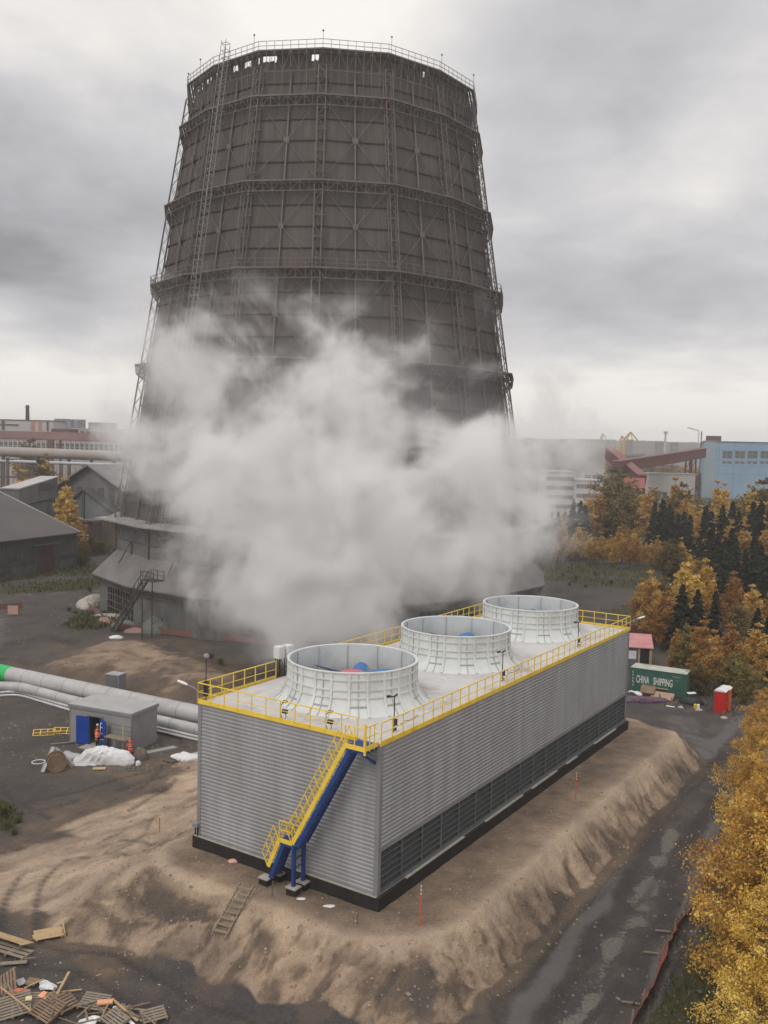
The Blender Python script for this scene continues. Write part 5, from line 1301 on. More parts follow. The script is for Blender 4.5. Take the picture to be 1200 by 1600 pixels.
# small things on the bank
for px, py, sz, m_, lab, cat in ((365, 1347, (.32, .2, .12), mat('pink_foam', (.62, .33, .27), (.7, .4, .33), .8), 'pink block lying on the sand before the black plinth', 'block'), (470, 1406, (.22, .12, .03), M_LAMPW, 'white scrap of paper on the sand, left of two', 'paper'), (515, 1417, (.3, .14, .03), M_LAMPW, 'white scrap of paper on the sand nearest the corner', 'paper')):
    P = GZ(px, py); lump('scrap' if cat == 'paper' else 'foam_block', (P.x, P.y, P.z + .03), sz, m_, lab, cat, px, k=.3, n=10)
# planks, panels and pallets at the bottom left
def plank(px0, py0, px1, py1, w, h, z0, z1, m_, label, name='plank', cat='plank', group='loose timber in the scrap pile'):
    a, b_ = G(px0, py0), G(px1, py1); a.z = gz(a.x, a.y) + z0; b_.z = gz(b_.x, b_.y) + z1
    mm = MB(); c = (a + b_) / 2; mm.beam(a - c, b_ - c, w, h); o = mm.build(name, m_, None, .006); o.location = c; return tag(o, label, cat, group)
def panel(px, py, ang, L_, Wd, z, m_, label, nb=4, tilt=0, lip=False):
    P = GZ(px, py); t_ = empty('timber_formwork', (P.x, P.y, P.z + z), ang, label, 'timber formwork')
    for i in range(nb):
        MB().box(-L_ / 2 + rng.uniform(-.05, .05), L_ / 2 + rng.uniform(-.08, .08), -Wd / 2 + Wd * i / nb + .004, -Wd / 2 + Wd * (i + 1) / nb - .004, 0, .04).build('board', m_, t_, .004)
    m2 = MB()
    for x in (-L_ * .4, L_ * .42): m2.box(x - .05, x + .05, -Wd / 2, Wd / 2, -.05, 0)
    if lip: m2.box(L_ / 2 - .02, L_ / 2 + .05, -Wd / 2 - .06, Wd / 2 + .06, -.05, .2)
    m2.build('batten', m_, t_)
    t_.rotation_euler = (tilt, 0, ang); return t_
panel(76, 1462, R(24), 1.5, 1.05, .1, M_WOOD, 'square panel of fresh yellow boards with a raised edge lying on the black ground', 5, 0, True)
panel(18, 1478, R(-24), 2.3, .75, .35, M_WOOD, 'long fresh board panel entering from the left edge of the picture', 2, R(-18))
def pallet(px, py, ang, z, label, tilt=(0, 0), L_=1.2, Wd=1.0, n=7, m_=None):
    P = GZ(px, py); t_ = empty('pallet', (P.x, P.y, P.z + z), ang, label, 'pallet', 'wooden pallets in the scrap pile'); t_.rotation_euler = (tilt[0], tilt[1], ang); m_ = m_ or M_WOODG
    for i in range(n):
        y = -Wd / 2 + Wd * (i + .5) / n; MB().box(-L_ / 2, L_ / 2, y - Wd / n * .34, y + Wd / n * .34, .1, .125).build('slat', m_, t_)
    for x in (-L_ / 2 + .05, 0, L_ / 2 - .05): MB().box(x - .05, x + .05, -Wd / 2, Wd / 2, 0, .1).build('bearer', m_, t_)
pallet(148, 1572, R(-12), .15, 'grey pallet at the right of the scrap pile with an orange pad on it', (R(12), 0), 1.3, 1.0, 7)
pallet(20, 1583, R(20), .25, 'large grey pallet in the bottom left corner', (R(18), R(-8)), 1.6, 1.3, 8)
pallet(75, 1588, R(-30), .3, 'brown pallet with narrow slats at the bottom of the scrap pile', (R(20), R(5)), 1.3, 1.2, 9, M_WOODB)
pallet(240, 1592, R(28), .1, 'pallet cut off by the bottom edge right of the scrap pile', (R(8), 0), 1.1, .9, 5)
pallet(100, 1580, R(65), .35, 'dark brown broken pallet in the middle of the scrap pile', (R(25), R(10)), 1.2, 1.0, 6, M_WOODB)
pallet(12, 1545, R(-65), .2, 'old dark pallet leaning at the left edge of the scrap pile', (R(30), R(12)), 1.4, 1.0, 6, M_WOODB)
pallet(18, 1489, R(-22), .05, 'open frame of thin battens under the long board panel', (0, 0), 2.2, .9, 3)
pallet(180, 1600, R(-40), .15, 'pallet at the bottom edge beside the long battens', (R(10), 0), 1.2, .9, 6, M_WOODG)
pallet(50, 1575, R(5), .25, 'grey brown pallet behind the cream block', (R(14), 0), 1.2, 1.0, 7, M_WOODG)
plank(0, 1512, 42, 1510, .28, .04, .2, .2, M_WOODG, 'wide grey plank lying at the left edge')
plank(38, 1507, 57, 1504, .06, .05, .2, .2, M_WOODG, 'short thin stick at the end of the wide grey plank')
plank(83, 1573, 108, 1530, .12, .06, .25, .3, M_WOOD, 'pale plank pointing up out of the scrap pile')
plank(64, 1558, 128, 1550, .08, .06, .12, .1, M_WOOD, 'long pale batten lying flat at the edge of the scrap pile')
plank(38, 1552, 68, 1540, .08, .05, .2, .25, M_WOOD, 'pale batten lying behind the white paper')
plank(0, 1560, 48, 1600, .07, .06, .5, .6, M_WOOD, 'long pale batten crossing the bottom left corner')
plank(12, 1555, 34, 1600, .07, .05, .5, .55, M_WOODG, 'grey batten crossing the bottom left corner')
plank(175, 1570, 215, 1600, .12, .05, .25, .2, M_WOOD, 'pale board right of the orange pad, upper one')
plank(178, 1580, 210, 1606, .14, .05, .2, .15, M_LAMPW, 'whitish board right of the orange pad, lower one')
plank(190, 1572, 222, 1598, .1, .05, .1, .1, M_WOODG, 'grey batten at the far right of the scrap pile')
plank(120, 1600, 142, 1578, .08, .05, .3, .3, M_WOODG, 'dark batten between the two pallets')
plank(15, 1497, 36, 1487, .06, .05, .2, .22, M_WOODG, 'thin batten crossing the open frame')
plank(80, 1600, 92, 1568, .07, .05, .45, .45, M_WOODB, 'brown batten beside the orange board')
plank(150, 1527, 158, 1523, .07, .03, .03, .03, M_WOOD, 'tiny yellow offcut on the black ground')
for k in range(26):
    px, py = rng.uniform(0, 235), rng.uniform(1562, 1606)
    if px > 110 and py < 1575: continue
    a = rng.uniform(0, 3.14); dx, dy = math.cos(a) * rng.uniform(12, 30), math.sin(a) * rng.uniform(8, 20)
    plank(px - dx, py - dy, px + dx, py + dy, rng.uniform(.05, .12), .035, rng.uniform(.1, .45), rng.uniform(.1, .5), rng.choice((M_WOODB, M_WOODG, M_WOODG, M_WOODB)), 'weathered loose board lying among the heaped scrap timber at the bottom left')
slabthing('orange_pad', GZ(164, 1579) + Vector((0, 0, .38)), R(12), (.7, .3, .1), (0, 0), mat('orange_foam', (.72, .33, .17), (.8, .4, .22), .8), 'orange oblong pad lying on the grey pallet', 'pad')
slabthing('orange_board', GZ(69, 1575) + Vector((0, 0, .6)), R(-32), (.5, .36, .04), (R(10), 0), mat('orange_foam', (.72, .33, .17)), 'square orange board on top of the scrap pile', 'board')
slabthing('cream_block', GZ(45, 1581) + Vector((0, 0, .6)), R(15), (.28, .3, .08), (0, 0), mat('cream_foam', (.66, .55, .32), (.7, .6, .38), .8), 'cream square block on the scrap pile', 'block')
P = GZ(75, 1542); lump('white_paper', (P.x, P.y, P.z + .05), (.32, .3, .1), M_TARP, 'crumpled bright white paper beside the scrap pile', 'paper', 31, k=.7)
P = GZ(94, 1537); slabthing('grey_scrap', (P.x, P.y, P.z + .05), R(35), (.3, .12, .02), (0, 0), M_HUTR, 'small grey sheet right of the white paper', 'sheet')
P = GZ(30, 1556); lump('red_foam', (P.x, P.y, P.z + .2), (.3, .2, .14), mat('red_foam_m', (.5, .16, .10), (.6, .22, .14), .8), 'reddish foam lump at the left of the scrap pile', 'foam', 33, k=.5)
P = GZ(50, 1538); slabthing('brown_sheet', (P.x, P.y, P.z + .12), R(-15), (.6, .5, .03), (R(8), 0), M_WOODB, 'brown torn sheet lying behind the scrap pile', 'sheet')
P = GZ(33, 1538); slabthing('grey_board', (P.x, P.y, P.z + .1), R(40), (.4, .5, .04), (R(5), 0), M_HUTR, 'grey board lying left of the brown sheet', 'board')
P = GZ(140, 1597); lump('white_rubble', (P.x, P.y, P.z + .05), (.3, .2, .1), M_LAMPW, 'white rubble between the pallets at the bottom edge', 'rubble', 35, k=.6)
# orange barrier netting beside the road
M_NET = mat('orange_netting', (.24, .075, .05), (.32, .11, .075), .7, 0, 8, c3=(.25, .08, .06), s3=3)
nt_ = empty('barrier_netting', (*GZ(1025, 1510)[:2], 0), 0, 'sagging orange barrier netting on stakes between the road and the nearest golden tree', 'netting')
o_ = nt_.location; pts = [GZ(985, 1606), GZ(1003, 1573), GZ(1022, 1535), GZ(1034, 1494), GZ(1052, 1460), GZ(1078, 1420), GZ(1095, 1392), GZ(1104, 1370)]
vv = []; 
for i in range(len(pts) - 1):
    for j in range(6):
        f = j / 6; p = pts[i].lerp(pts[i + 1], f); sag = .22 * math.sin(f * math.pi) + rng.uniform(-.03, .03); vv.append((p, max(.3, .8 - sag)))
vs2 = []
for p, h in vv:
    lean = rng.uniform(-.08, .08) + .3; vs2 += [tuple(Vector((p.x, p.y, gz(p.x, p.y) + .02)) - o_), tuple(Vector((p.x + lean, p.y, gz(p.x, p.y) + h)) - o_)]
m_ = MB(); m_.add(vs2, [(2 * i, 2 * i + 2, 2 * i + 3, 2 * i + 1) for i in range(len(vv) - 1)]); ne = m_.build('net', M_NET, nt_); ne.modifiers.new('t', 'SOLIDIFY').thickness = .02
m_ = MB()
for p in pts: q = Vector((p.x, p.y, gz(p.x, p.y))) - o_; m_.beam(q + Vector((0, 0, -.1)), q + Vector((.1, 0, .85)), .06)
for p in (pts[1], pts[3], pts[4]): q = Vector((p.x, p.y, gz(p.x, p.y))) - o_; m_.beam(q + Vector((-.1, 0, .1)), q + Vector((-.95, .12, .12)), .08)
m_.build('stake', M_WOODG, nt_)
# netting before the old tower base
nt2 = empty('site_netting', (*G(300, 1000)[:2], 0), 0, 'faded orange netting on posts running before the base of the old tower', 'netting'); o_ = nt2.location
npt = [G(125, 938), G(150, 962), G(185, 985), G(240, 990), G(300, 997), G(360, 1003), G(430, 1010), G(500, 1015)]
m_ = MB(); mp = MB()
for a, b_ in zip(npt, npt[1:]):
    n = 5
    for i in range(n):
        p, q = a.lerp(b_, i / n) - o_, a.lerp(b_, (i + 1) / n) - o_; h1 = 1.15 - .3 * math.sin(i / n * 3.14); h2 = 1.15 - .3 * math.sin((i + 1) / n * 3.14)
        m_.add([tuple(p + Vector((0, 0, .1))), tuple(q + Vector((0, 0, .1))), tuple(q + Vector((0, 0, h2))), tuple(p + Vector((0, 0, h1)))], [(0, 1, 2, 3)])
    mp.beam(a - o_, a - o_ + Vector((0, 0, 1.6)), .09); mp.beam(a.lerp(b_, .5) - o_, a.lerp(b_, .5) - o_ + Vector((0, 0, 1.4)), .08)
ne = m_.build('net', mat('faded_net', (.19, .095, .075), (.25, .14, .11), .8, 0, 6), nt2); ne.modifiers.new('t', 'SOLIDIFY').thickness = .03; mp.build('stake', M_WOODG, nt2)
# tapes and sign far left
t_ = empty('notice_board', tuple(G(20, 962)), R(0), 'pale pink notice board on the orange tape at the left edge', 'board'); MB().box(-.75, .75, 0, .05, .2, 1.5).build('board_face', mat('pink_board', (.48, .28, .22), (.54, .33, .26), .8), t_); m_ = MB(); m_.beam((-.6, .08, 0), (-.6, .08, 1.6), .08); m_.beam((.6, .08, 0), (.6, .08, 1.6), .08); m_.build('post', M_WOODG, t_)
t_ = empty('left_netting', tuple(G(-20, 956)), 0, 'orange netting strip either side of the pink notice board', 'netting'); a = G(-20, 956); b_ = G(36, 952); m_ = MB(); m_.beam((0, 0, .6), b_ - a + Vector((0, 0, .6)), .03, .9); m_.build('net', mat('faded_net', (.3, .1, .07)), t_)
m_ = MB(); m_.beam(b_ - a, b_ - a + Vector((0, 0, 1.5)), .09); m_.beam((b_ - a) * .4, (b_ - a) * .4 + Vector((0, 0, 1.4)), .09); m_.build('stake', M_WOODG, t_)
# boulders and covered heaps at the tower foot
M_GREENC = mat('grey_green_cover', (.13, .155, .13), (.19, .21, .18), .8, 0, .8)
for px, py, sz, m_, lab, cat in ((247, 988, (2.2, 1.5, 1.7), M_GREENC, 'grey-green covered heap at the foot of the old tower, larger one', 'covered heap'), (196, 982, (1.6, 1.3, 1.2), M_GREENC, 'grey-green covered heap beside the tower stairs, smaller one', 'covered heap'), (143, 945, (2.2, 3.5, 1.5), M_CONC, 'pale concrete block heap at the left corner of the old tower', 'concrete heap'), (170, 966, (3.0, 1.2, .7), M_CONC, 'tilted pale slabs below the tower stairs', 'slabs'), (163, 975, (1.2, 1, .8), mat('pink_rubble', (.30, .19, .16), (.36, .24, .2), .9), 'pinkish rubble heap left of the smaller covered heap', 'rubble'), (212, 988, (1.6, .8, .6), mat('pink_rubble', (.3, .19, .16)), 'pinkish rubble strip between the covered heaps', 'rubble'), (182, 997, (.8, .5, .4), M_LAMPW, 'small white lump on the ground before the netting', 'scrap')):
    P = G(px, py); lump('heap' if 'heap' in lab or 'rubble' in cat else cat, (P.x, P.y, 0), sz, m_, lab, cat, px, k=.35, n=14)
# pebbles and scraps strewn on the ground: nobody could count them
def litter(name, n, area, szr, m_, label):
    vv = []; ff = []
    for i in range(n):
        px, py = area[0] + (area[1] - area[0]) * rng.random(), area[2] + (area[3] - area[2]) * rng.random() ** .8
        p = G(px, py); 
        s, w = SW(p.x, p.y)
        if -.6 < s < BL + .6 and -.6 < w < BW + .6: continue
        if name == 'sand_clods' and float(mound_d(np.array([p.x]), np.array([p.y]))[0][0]) > 3.2 and p.x > -12: continue
        vv.append((p.x, p.y))
    if not vv: return
    A = np.array(vv); Z = ground_h(A[:, 0], A[:, 1]); mb = MB()
    for (x, y), z in zip(vv, Z):
        s_ = rng.uniform(*szr) * rng.choice((.5, .7, 1, 1.6)); a = rng.uniform(0, 3.14); c, q = math.cos(a) * s_, math.sin(a) * s_
        mb.add([(x + c, y + q, z - .02), (x - q * .7, y + c * .7, z - .02), (x - c, y - q, z - .02), (x + q * .8, y - c * .8, z - .02), (x + rng.uniform(-.3, .3) * s_, y, z + s_ * rng.uniform(.3, .9))], [(0, 1, 4), (1, 2, 4), (2, 3, 4), (3, 0, 4)])
    o = mb.build(name, m_); tag(o, label, 'stones', kind='stuff')
litter('gravel', 2600, (0, 330, 1190, 1600), (.02, .055), mat('grey_stones', (.10, .095, .09), (.24, .22, .20), .9, 0, 1.3), 'grey stones strewn over the black ground at the left')
litter('sand_clods', 4200, (180, 1100, 1180, 1600), (.03, .10), mat('sand_clods_m', (.20, .145, .10), (.38, .29, .20), .95, 0, 1.3), 'clods and crumbs of sand on the bank')
litter('rubble_bits', 500, (860, 1100, 1200, 1600), (.03, .10), mat('grey_stones', (.1, .1, .1)), 'stones and rubble bits beside the wet road')
litter('pale_scraps', 90, (10, 330, 1420, 1600), (.04, .08), M_CONC, 'pale scraps on the black ground')
litter('far_stones', 900, (0, 320, 930, 1200), (.05, .16), mat('brown_stones', (.13, .10, .08), (.25, .2, .16), .9, 0, 1.), 'brown stones over the muddy ground by the pipes')
# ================================================================ BUILDINGS FAR AND NEAR
def bld(name, label, cat, A, B_, depth, z0, z1, m_wall, m_roof=None, group=None, over=.3, gable=0):
    a, L_ = frame(A, B_); t_ = empty(name, (A.x, A.y, 0), a, label, cat, group)
    MB().box(0, L_, 0, depth, z0, z1).build('wall', m_wall, t_)
    if m_roof:
        if gable: MB().prism([(-over, z1), (depth / 2, z1 + gable), (depth + over, z1)], (0, 1, 0), (0, 0, 1), (L_ + 2 * over, 0, 0), o=(-over, 0, .01)).build('roof', m_roof, t_)
        else: MB().box(-over, L_ + over, -over, depth + over, z1, z1 + .5).build('roof', m_roof, t_)
    return t_, L_
M_GLASS = mat('dark_glass', (.05, .055, .06), (.12, .12, .12), .2, 0, .1)
M_PALE = mat('pale_plaster', (.42, .40, .375), (.50, .48, .455), .85, 0, .08, c3=(.36, .34, .32), s3=.05)
M_PINK = mat('pink_plaster', (.44, .35, .33), (.50, .42, .40), .85, 0, .06)
M_BRICK = mat('brown_red_brick', (.13, .07, .06), (.17, .092, .08), .9, 0, .06)
M_DKROOF = mat('dark_roof', (.10, .09, .088), (.14, .125, .12), .9, 0, .1)
M_SHROOF = mat('shed_roof_felt', (.105, .095, .090), (.125, .115, .108), .9, 0, .15, bump=.1, bscale=3)
M_SHWALL = mat('green_grey_boards', (.085, .088, .082), (.125, .125, .115), .85, 0, 1.2, (2, 2, .15), c3=(.07, .065, .06), s3=.2)
def windows(t_, xs, z0, z1, w, frame_m=None, glass=M_GLASS, y=-.05, mull=True):
    for x in xs:
        f = MB(); f.box(x - w / 2, x + w / 2, y, y + .12, z0, z1); o = f.build('window', glass, t_)
        if mull:
            g = MB(); g.box(x - .06 * w, x + .02 * w, y - .06, y, z0, z1); g.box(x - w / 2, x + w / 2, y - .06, y, (z0 + z1) / 2 - .05 * (z1 - z0), (z0 + z1) / 2 + .03 * (z1 - z0)); g.build('frame', frame_m or M_PALE, o)
# near warehouse at the left edge
A, Bc = G(-90, 922), G(120, 886)
wh, L_ = bld('warehouse', 'low dark green-grey warehouse with a big grey roof at the left edge', 'warehouse', A, Bc, 30, -.2, 7.4, M_SHWALL)
m_ = MB(); m_.prism([(-.6, 7.2), (22, 15.2), (44, 7.2), (44, 6.9), (22, 14.9), (-.6, 6.9)], (0, 1, 0), (0, 0, 1), (L_ + .8, 0, 0), o=(-.4, 0, 0)); m_.build('roof', M_SHROOF, wh)
m_ = MB()
for (y0, z0), (y1, z1) in (((-.6, 7.25), (22, 15.25)),): m_.beam((L_ + .42, y0, z0), (L_ + .42, y1, z1), .12, .3)
m_.build('verge_board', M_PALE, wh)
# positions along the wall for the door etc.
dx = (V2(G(49, 893)) - V2(A)).dot((V2(Bc) - V2(A)).normalized())
m_ = MB(); m_.box(dx - 2.3, dx, -.15, 0, 0, 4.6); m_.box(dx + .06, dx + 2.3, -.15, 0, 0, 4.6); m_.build('door', mat('rust_door', (.085, .045, .038), (.12, .065, .055), .85, 0, 1.5, (1, 1, .2)), wh)
m_ = MB(); m_.beam((dx - 3.4, -.25, 5.5), (dx + 4.2, -.25, 5.5), .5, .2); m_.beam((dx - 2.45, -.1, 0), (dx - 2.45, -.1, 4.8), .2); m_.beam((dx + 2.45, -.1, 0), (dx + 2.45, -.1, 4.8), .2); m_.build('door_canopy', M_TSTEEL, wh)
m_ = MB(); m_.box(dx + 2.8, L_ - .4, -.12, 0, 2.1, 2.9); m_.box(0, dx - 2.9, -.12, 0, 2.1, 2.9); m_.build('window_band', M_GLASS, wh)
m_ = MB(); m_.box(0, dx - 2.6, -.3, 0, -.1, 2.0); m_.box(dx + 2.6, L_ - .2, -.3, 0, -.1, 2.0); m_.build('plinth', mat('grey_masonry', (.11, .105, .10), (.16, .15, .14), .9, 0, .5), wh)
m_ = MB()
for i in range(int(L_ / 5)): m_.box(i * 5, i * 5 + .12, -.06, 0, 2.9, 7.2)
m_.box(L_ - .5, L_ + .05, -.1, .4, 0, 7.2); m_.build('wall_batten', M_DKROOF, wh)
# hangar behind
def at_z(px, py, Y): return AT(px, py, Y)
Y1 = 232
L0 = AT(86, 800, Y1); R0 = AT(200, 800, Y1 - 8)
hg = empty('gabled_hangar', (L0.x, L0.y, 0), frame(L0, R0)[0], 'weathered grey gabled hangar between the warehouse and the old tower', 'hangar'); HLn = frame(L0, R0)[1]
zt = lambda px, py, Y: AT(px, py, Y).z
ex = HLn * .5
M_HANG = mat('mottled_grey_wall', (.15, .14, .135), (.22, .21, .2), .9, 0, .25, (1, 1, .35), c3=(.115, .10, .095), s3=.12)
M_TEAL = mat('teal_grey_sheeting', (.145, .165, .16), (.2, .22, .21), .85, 0, .6, (1, 1, .1), c3=(.12, .125, .12), s3=.2)
m_ = MB(); ze, zp = zt(88, 766, Y1), zt(143, 728, Y1); m_.prism([(0, 0), (HLn, 0), (HLn, ze), (ex, zp), (0, ze)], (1, 0, 0), (0, 0, 1), (0, 26, 0)); m_.build('wall', M_HANG, hg)
m_ = MB(); m_.beam((-.6, 12, ze + .1), (ex, 12, zp + .35), 27, .35, up=(0, 0, 1)); m_.beam((HLn + .6, 12, ze + .1), (ex, 12, zp + .35), 27, .35); m_.build('roof', mat('old_grey_roof', (.19, .18, .175), (.25, .235, .23), .9, 0, .2), hg)
zl, zlp = zt(105, 803, Y1), zt(143, 764, Y1); x0 = HLn * .17; 
m_ = MB(); m_.prism([(x0, 0), (HLn, 0), (HLn, zl), (ex + .4, zlp), (x0, zl)], (1, 0, 0), (0, 0, 1), (0, -3, 0)); m_.build('porch_wall', M_TEAL, hg)
m_ = MB(); m_.beam((x0 - .5, -1.7, zl + .1), (ex + .4, -1.7, zlp + .3), 4, .3); m_.beam((HLn + .5, -1.7, zl + .1), (ex + .4, -1.7, zlp + .3), 4, .3); m_.box(ex - .2, ex + .6, -3.3, -3.02, 2, zlp - .5); m_.build('porch_roof', M_DKROOF, hg)
for x in (HLn * .22, HLn * .34, HLn * .64, HLn * .78): MB().box(x - .8, x + .8, -.12, 0, ze - 2.5, ze + 1.2).build('window_strip', M_DKROOF, hg)
# brown annexes at its foot
for a0, a1, y0, y1, lab, mm in ((120, 148, 815, 845, 'brown brick annex at the foot of the hangar', M_BRICK), (150, 190, 812, 850, 'dark boarded annex with a pale roof edge at the foot of the hangar', mat('brown_boards', (.11, .085, .065), (.15, .12, .09), .9, 0, .6, (3, 3, .3)))):
    Pa, Pb = AT(a0, y1, 214), AT(a1, y1, 212); t_, l_ = bld('annex', lab, 'annex', Pa, Pb, 6, 0, AT(a0, y0, 214).z, mm, M_HUTR if a0 == 150 else M_DKROOF)
    MB().box(l_ * .2, l_ * .35, -.1, 0, 0, 2.4).build('door', M_DARK, t_)
# grey wing left of the hangar
Pa, Pb = AT(30, 800, 205), AT(90, 790, 226); wg = empty('ruined_wing', (Pa.x, Pa.y, 0), frame(Pa, Pb)[0], 'long grey mottled gallery wall left of the gabled hangar', 'gallery'); wl_ = frame(Pa, Pb)[1]
za, zb = zt(30, 765, 205), zt(90, 746, 226); za0, zb0 = zt(40, 792, 205), zt(90, 776, 226)
m_ = MB(); m_.prism([(0, za0), (wl_, zb0), (wl_, zb), (0, za)], (1, 0, 0), (0, 0, 1), (0, 4, 0)); m_.build('wall', M_HANG, wg)
m_ = MB(); m_.box(0, wl_, .5, 3.5, 0, za0 + .2); m_.build('lower_wall', M_TEAL, wg)
m_ = MB()
for i in range(6): x = wl_ * (.52 + .075 * i); m_.box(x - .55, x + .55, -.1, 0, (za + zb) / 2 - 2.0, (za + zb) / 2 - .2)
m_.build('dark_opening', M_DKROOF, wg)
m_ = MB(); m_.beam((-.2, 2, za + .15), (wl_ + .2, 2, zb + .15), 4.4, .3); m_.build('roof_edge', M_PALE, wg)
# pipe trestle and junk at far left
t_ = empty('pipe_trestle', (*AT(12, 760, 240)[:2], 0), R(10), 'grey steel trestle with crossing beams at the left edge behind the warehouse', 'trestle'); zt_ = AT(12, 715, 240).z; m_ = MB()
for x in (-8, 0, 6): m_.beam((x, 0, 0), (x, 0, zt_ - (3 if x else 0)), .6)
for z in (zt_ - 5, zt_ - 8): m_.beam((-18, 0, z), (12, 0, z), .7, .5)
m_.beam((-1.5, 0, zt_ - .5), (1.5, 0, zt_ - .5), .3); m_.build('trestle_frame', M_TSTEEL, t_)
# elevated duct
a, b_ = AT(-60, 703, 330), AT(215, 714, 310); o_ = Vector((a.x, a.y, 0)); du = empty('elevated_duct', o_, 0, 'thick pale elevated duct running across behind the hangar', 'duct')
MB().tube([a - o_, b_ - o_], 1.75, 20).build('duct', mat('pale_lagging', (.33, .285, .265), (.40, .35, .33), .8, 0, .12), du); m_ = MB()
for i in range(9): p = a.lerp(b_, i / 8) - o_; m_.beam(Vector((p.x, p.y, 0)), p - Vector((0, 0, 1.5)), .9); 
m_.build('support', M_TSTEEL, du)
a, b_ = AT(-60, 718, 300), AT(195, 727, 290); o_ = Vector((a.x, a.y, 0)); du = empty('thin_duct', o_, 0, 'thin blue-white pipe below the elevated duct', 'pipe')
MB().tube([a - o_, b_ - o_], .5, 10).build('duct', mat('bluewhite', (.42, .44, .48), (.5, .52, .56), .6), du); m_ = MB()
for i in range(9): p = a.lerp(b_, i / 8) - o_; m_.beam(Vector((p.x, p.y, 0)), p, .4)
m_.build('support', M_TSTEEL, du)
# long factory with brown roof and pale facade
Pa, Pb = AT(-60, 700, 470), AT(200, 708, 450)
fa, l_ = bld('long_factory', 'long factory with a dark red-brown roof band and pale pink windowed wall', 'factory', Pa, Pb, 24, 0, zt(60, 686, 462), M_PINK)
zr0, zr1 = zt(60, 686, 462), zt(60, 674, 462)
MB().prism([(-.5, zr0), (6, zr1 - .1), (24, zr1), (24, zr0)], (0, 1, 0), (0, 0, 1), (l_, 0, 0)).build('roof', M_BRICK, fa)
windows(fa, [l_ * (.02 + .0285 * i) for i in range(34)], zr0 - 5.2, zr0 - 1.8, 1.5, y=-.1)
m_ = MB()
for i in range(35): x = l_ * (.006 + .0285 * i); m_.box(x - .35, x + .35, -.35, 0, 0, zr0 - .6)
m_.build('pilaster', M_PALE, fa)
m_ = MB(); m_.box(l_ * .53, l_ * .565, -.6, 0, 0, zr0 - .1); m_.box(l_ * .60, l_ * .61, -.6, 0, 0, zr0 - .1); m_.build('brick_pier', M_BRICK, fa)
Pa, Pb = AT(-60, 672, 520), AT(83, 674, 520); f2, l_ = bld('upper_factory', 'pale factory block with two pink panels rising behind the brown roof at the left', 'factory', Pa, Pb, 20, 0, zt(30, 657, 520), M_PALE, M_BRICK)
zz0, zz1 = zt(30, 672, 520), zt(30, 658, 520)
m_ = MB(); m_.box(l_ * .76, l_ * .80, -.2, 0, zz0, zz1); m_.box(l_ * .84, l_ * .875, -.2, 0, zz0, zz1); m_.build('pink_panel', mat('pink_panel_m', (.46, .19, .17), (.5, .23, .2), .8), f2)
m_ = MB(); m_.box(0, l_ * .62, -.4, 0, zt(30, 665, 520), zt(30, 663, 520)); m_.box(l_ * .44, l_ * .47, -.3, 0, zz0, zz1); m_.box(l_ * .93, l_ * .95, -.3, 0, zz0, zz1); m_.build('cornice', M_BRICK, f2)
Pa, Pb = AT(112, 680, 500), AT(173, 681, 500); f3, l_ = bld('office_block', 'white office block with a row of dark windows right of the brown roof tower', 'office', Pa, Pb, 14, 0, zt(140, 671, 500), M_PALE, M_PALE)
windows(f3, [l_ * (.12 + .155 * i) for i in range(6)], zt(140, 679, 500), zt(140, 674, 500), 2.2)
Pa, Pb = AT(138, 672, 560), AT(173, 672, 560); bld('brick_block', 'small pinkish block with a pale roof line behind the white office', 'office', Pa, Pb, 12, 0, zt(155, 661.5, 560), M_PINK, M_PALE)
Pa, Pb = AT(80, 690, 480), AT(110, 691, 480); bld('brick_tower', 'dark red-brown block joining the factory roofs', 'factory', Pa, Pb, 12, 0, zt(95, 670, 480), M_BRICK)
for a0, a1, y, lab in ((97, 110, 655, 'grey apartment block on the horizon at the left, tallest'), (110, 122, 657, 'grey apartment block on the horizon, middle one'), (121, 134, 656, 'grey apartment block on the horizon beside the white office')):
    Pa, Pb = AT(a0, 670, 1100), AT(a1, 670, 1110); t_, l_ = bld('apartment_block', lab, 'apartment block', Pa, Pb, 14, 0, zt(a0, y, 1100), mat('grey_panel_block', (.17, .175, .18), (.22, .22, .225), .9, 0, .05), M_DKROOF, 'apartment blocks on the horizon')
    windows(t_, [l_ * (.15 + .23 * i) for i in range(4)], zt(a0, 666, 1100), zt(a0, 658, 1100), 1.3, mull=False)
p = AT(43, 660, 560); t_ = empty('brick_chimney', (p.x, p.y, 0), 0, 'tall thin dark brick chimney on the left horizon', 'chimney')
MB().lathe([(2.0, 0), (1.0, AT(43, 636, 560).z), (.95, AT(43, 633, 560).z), (.7, AT(43, 633, 560).z)], 14).build('shaft', mat('sooty_brick', (.05, .04, .038), (.07, .058, .055), .9), t_); MB().lathe([(1.1, AT(43, 637, 560).z), (1.35, AT(43, 636, 560).z), (1.1, AT(43, 635, 560).z)], 14).build('collar', M_BRICK, t_)
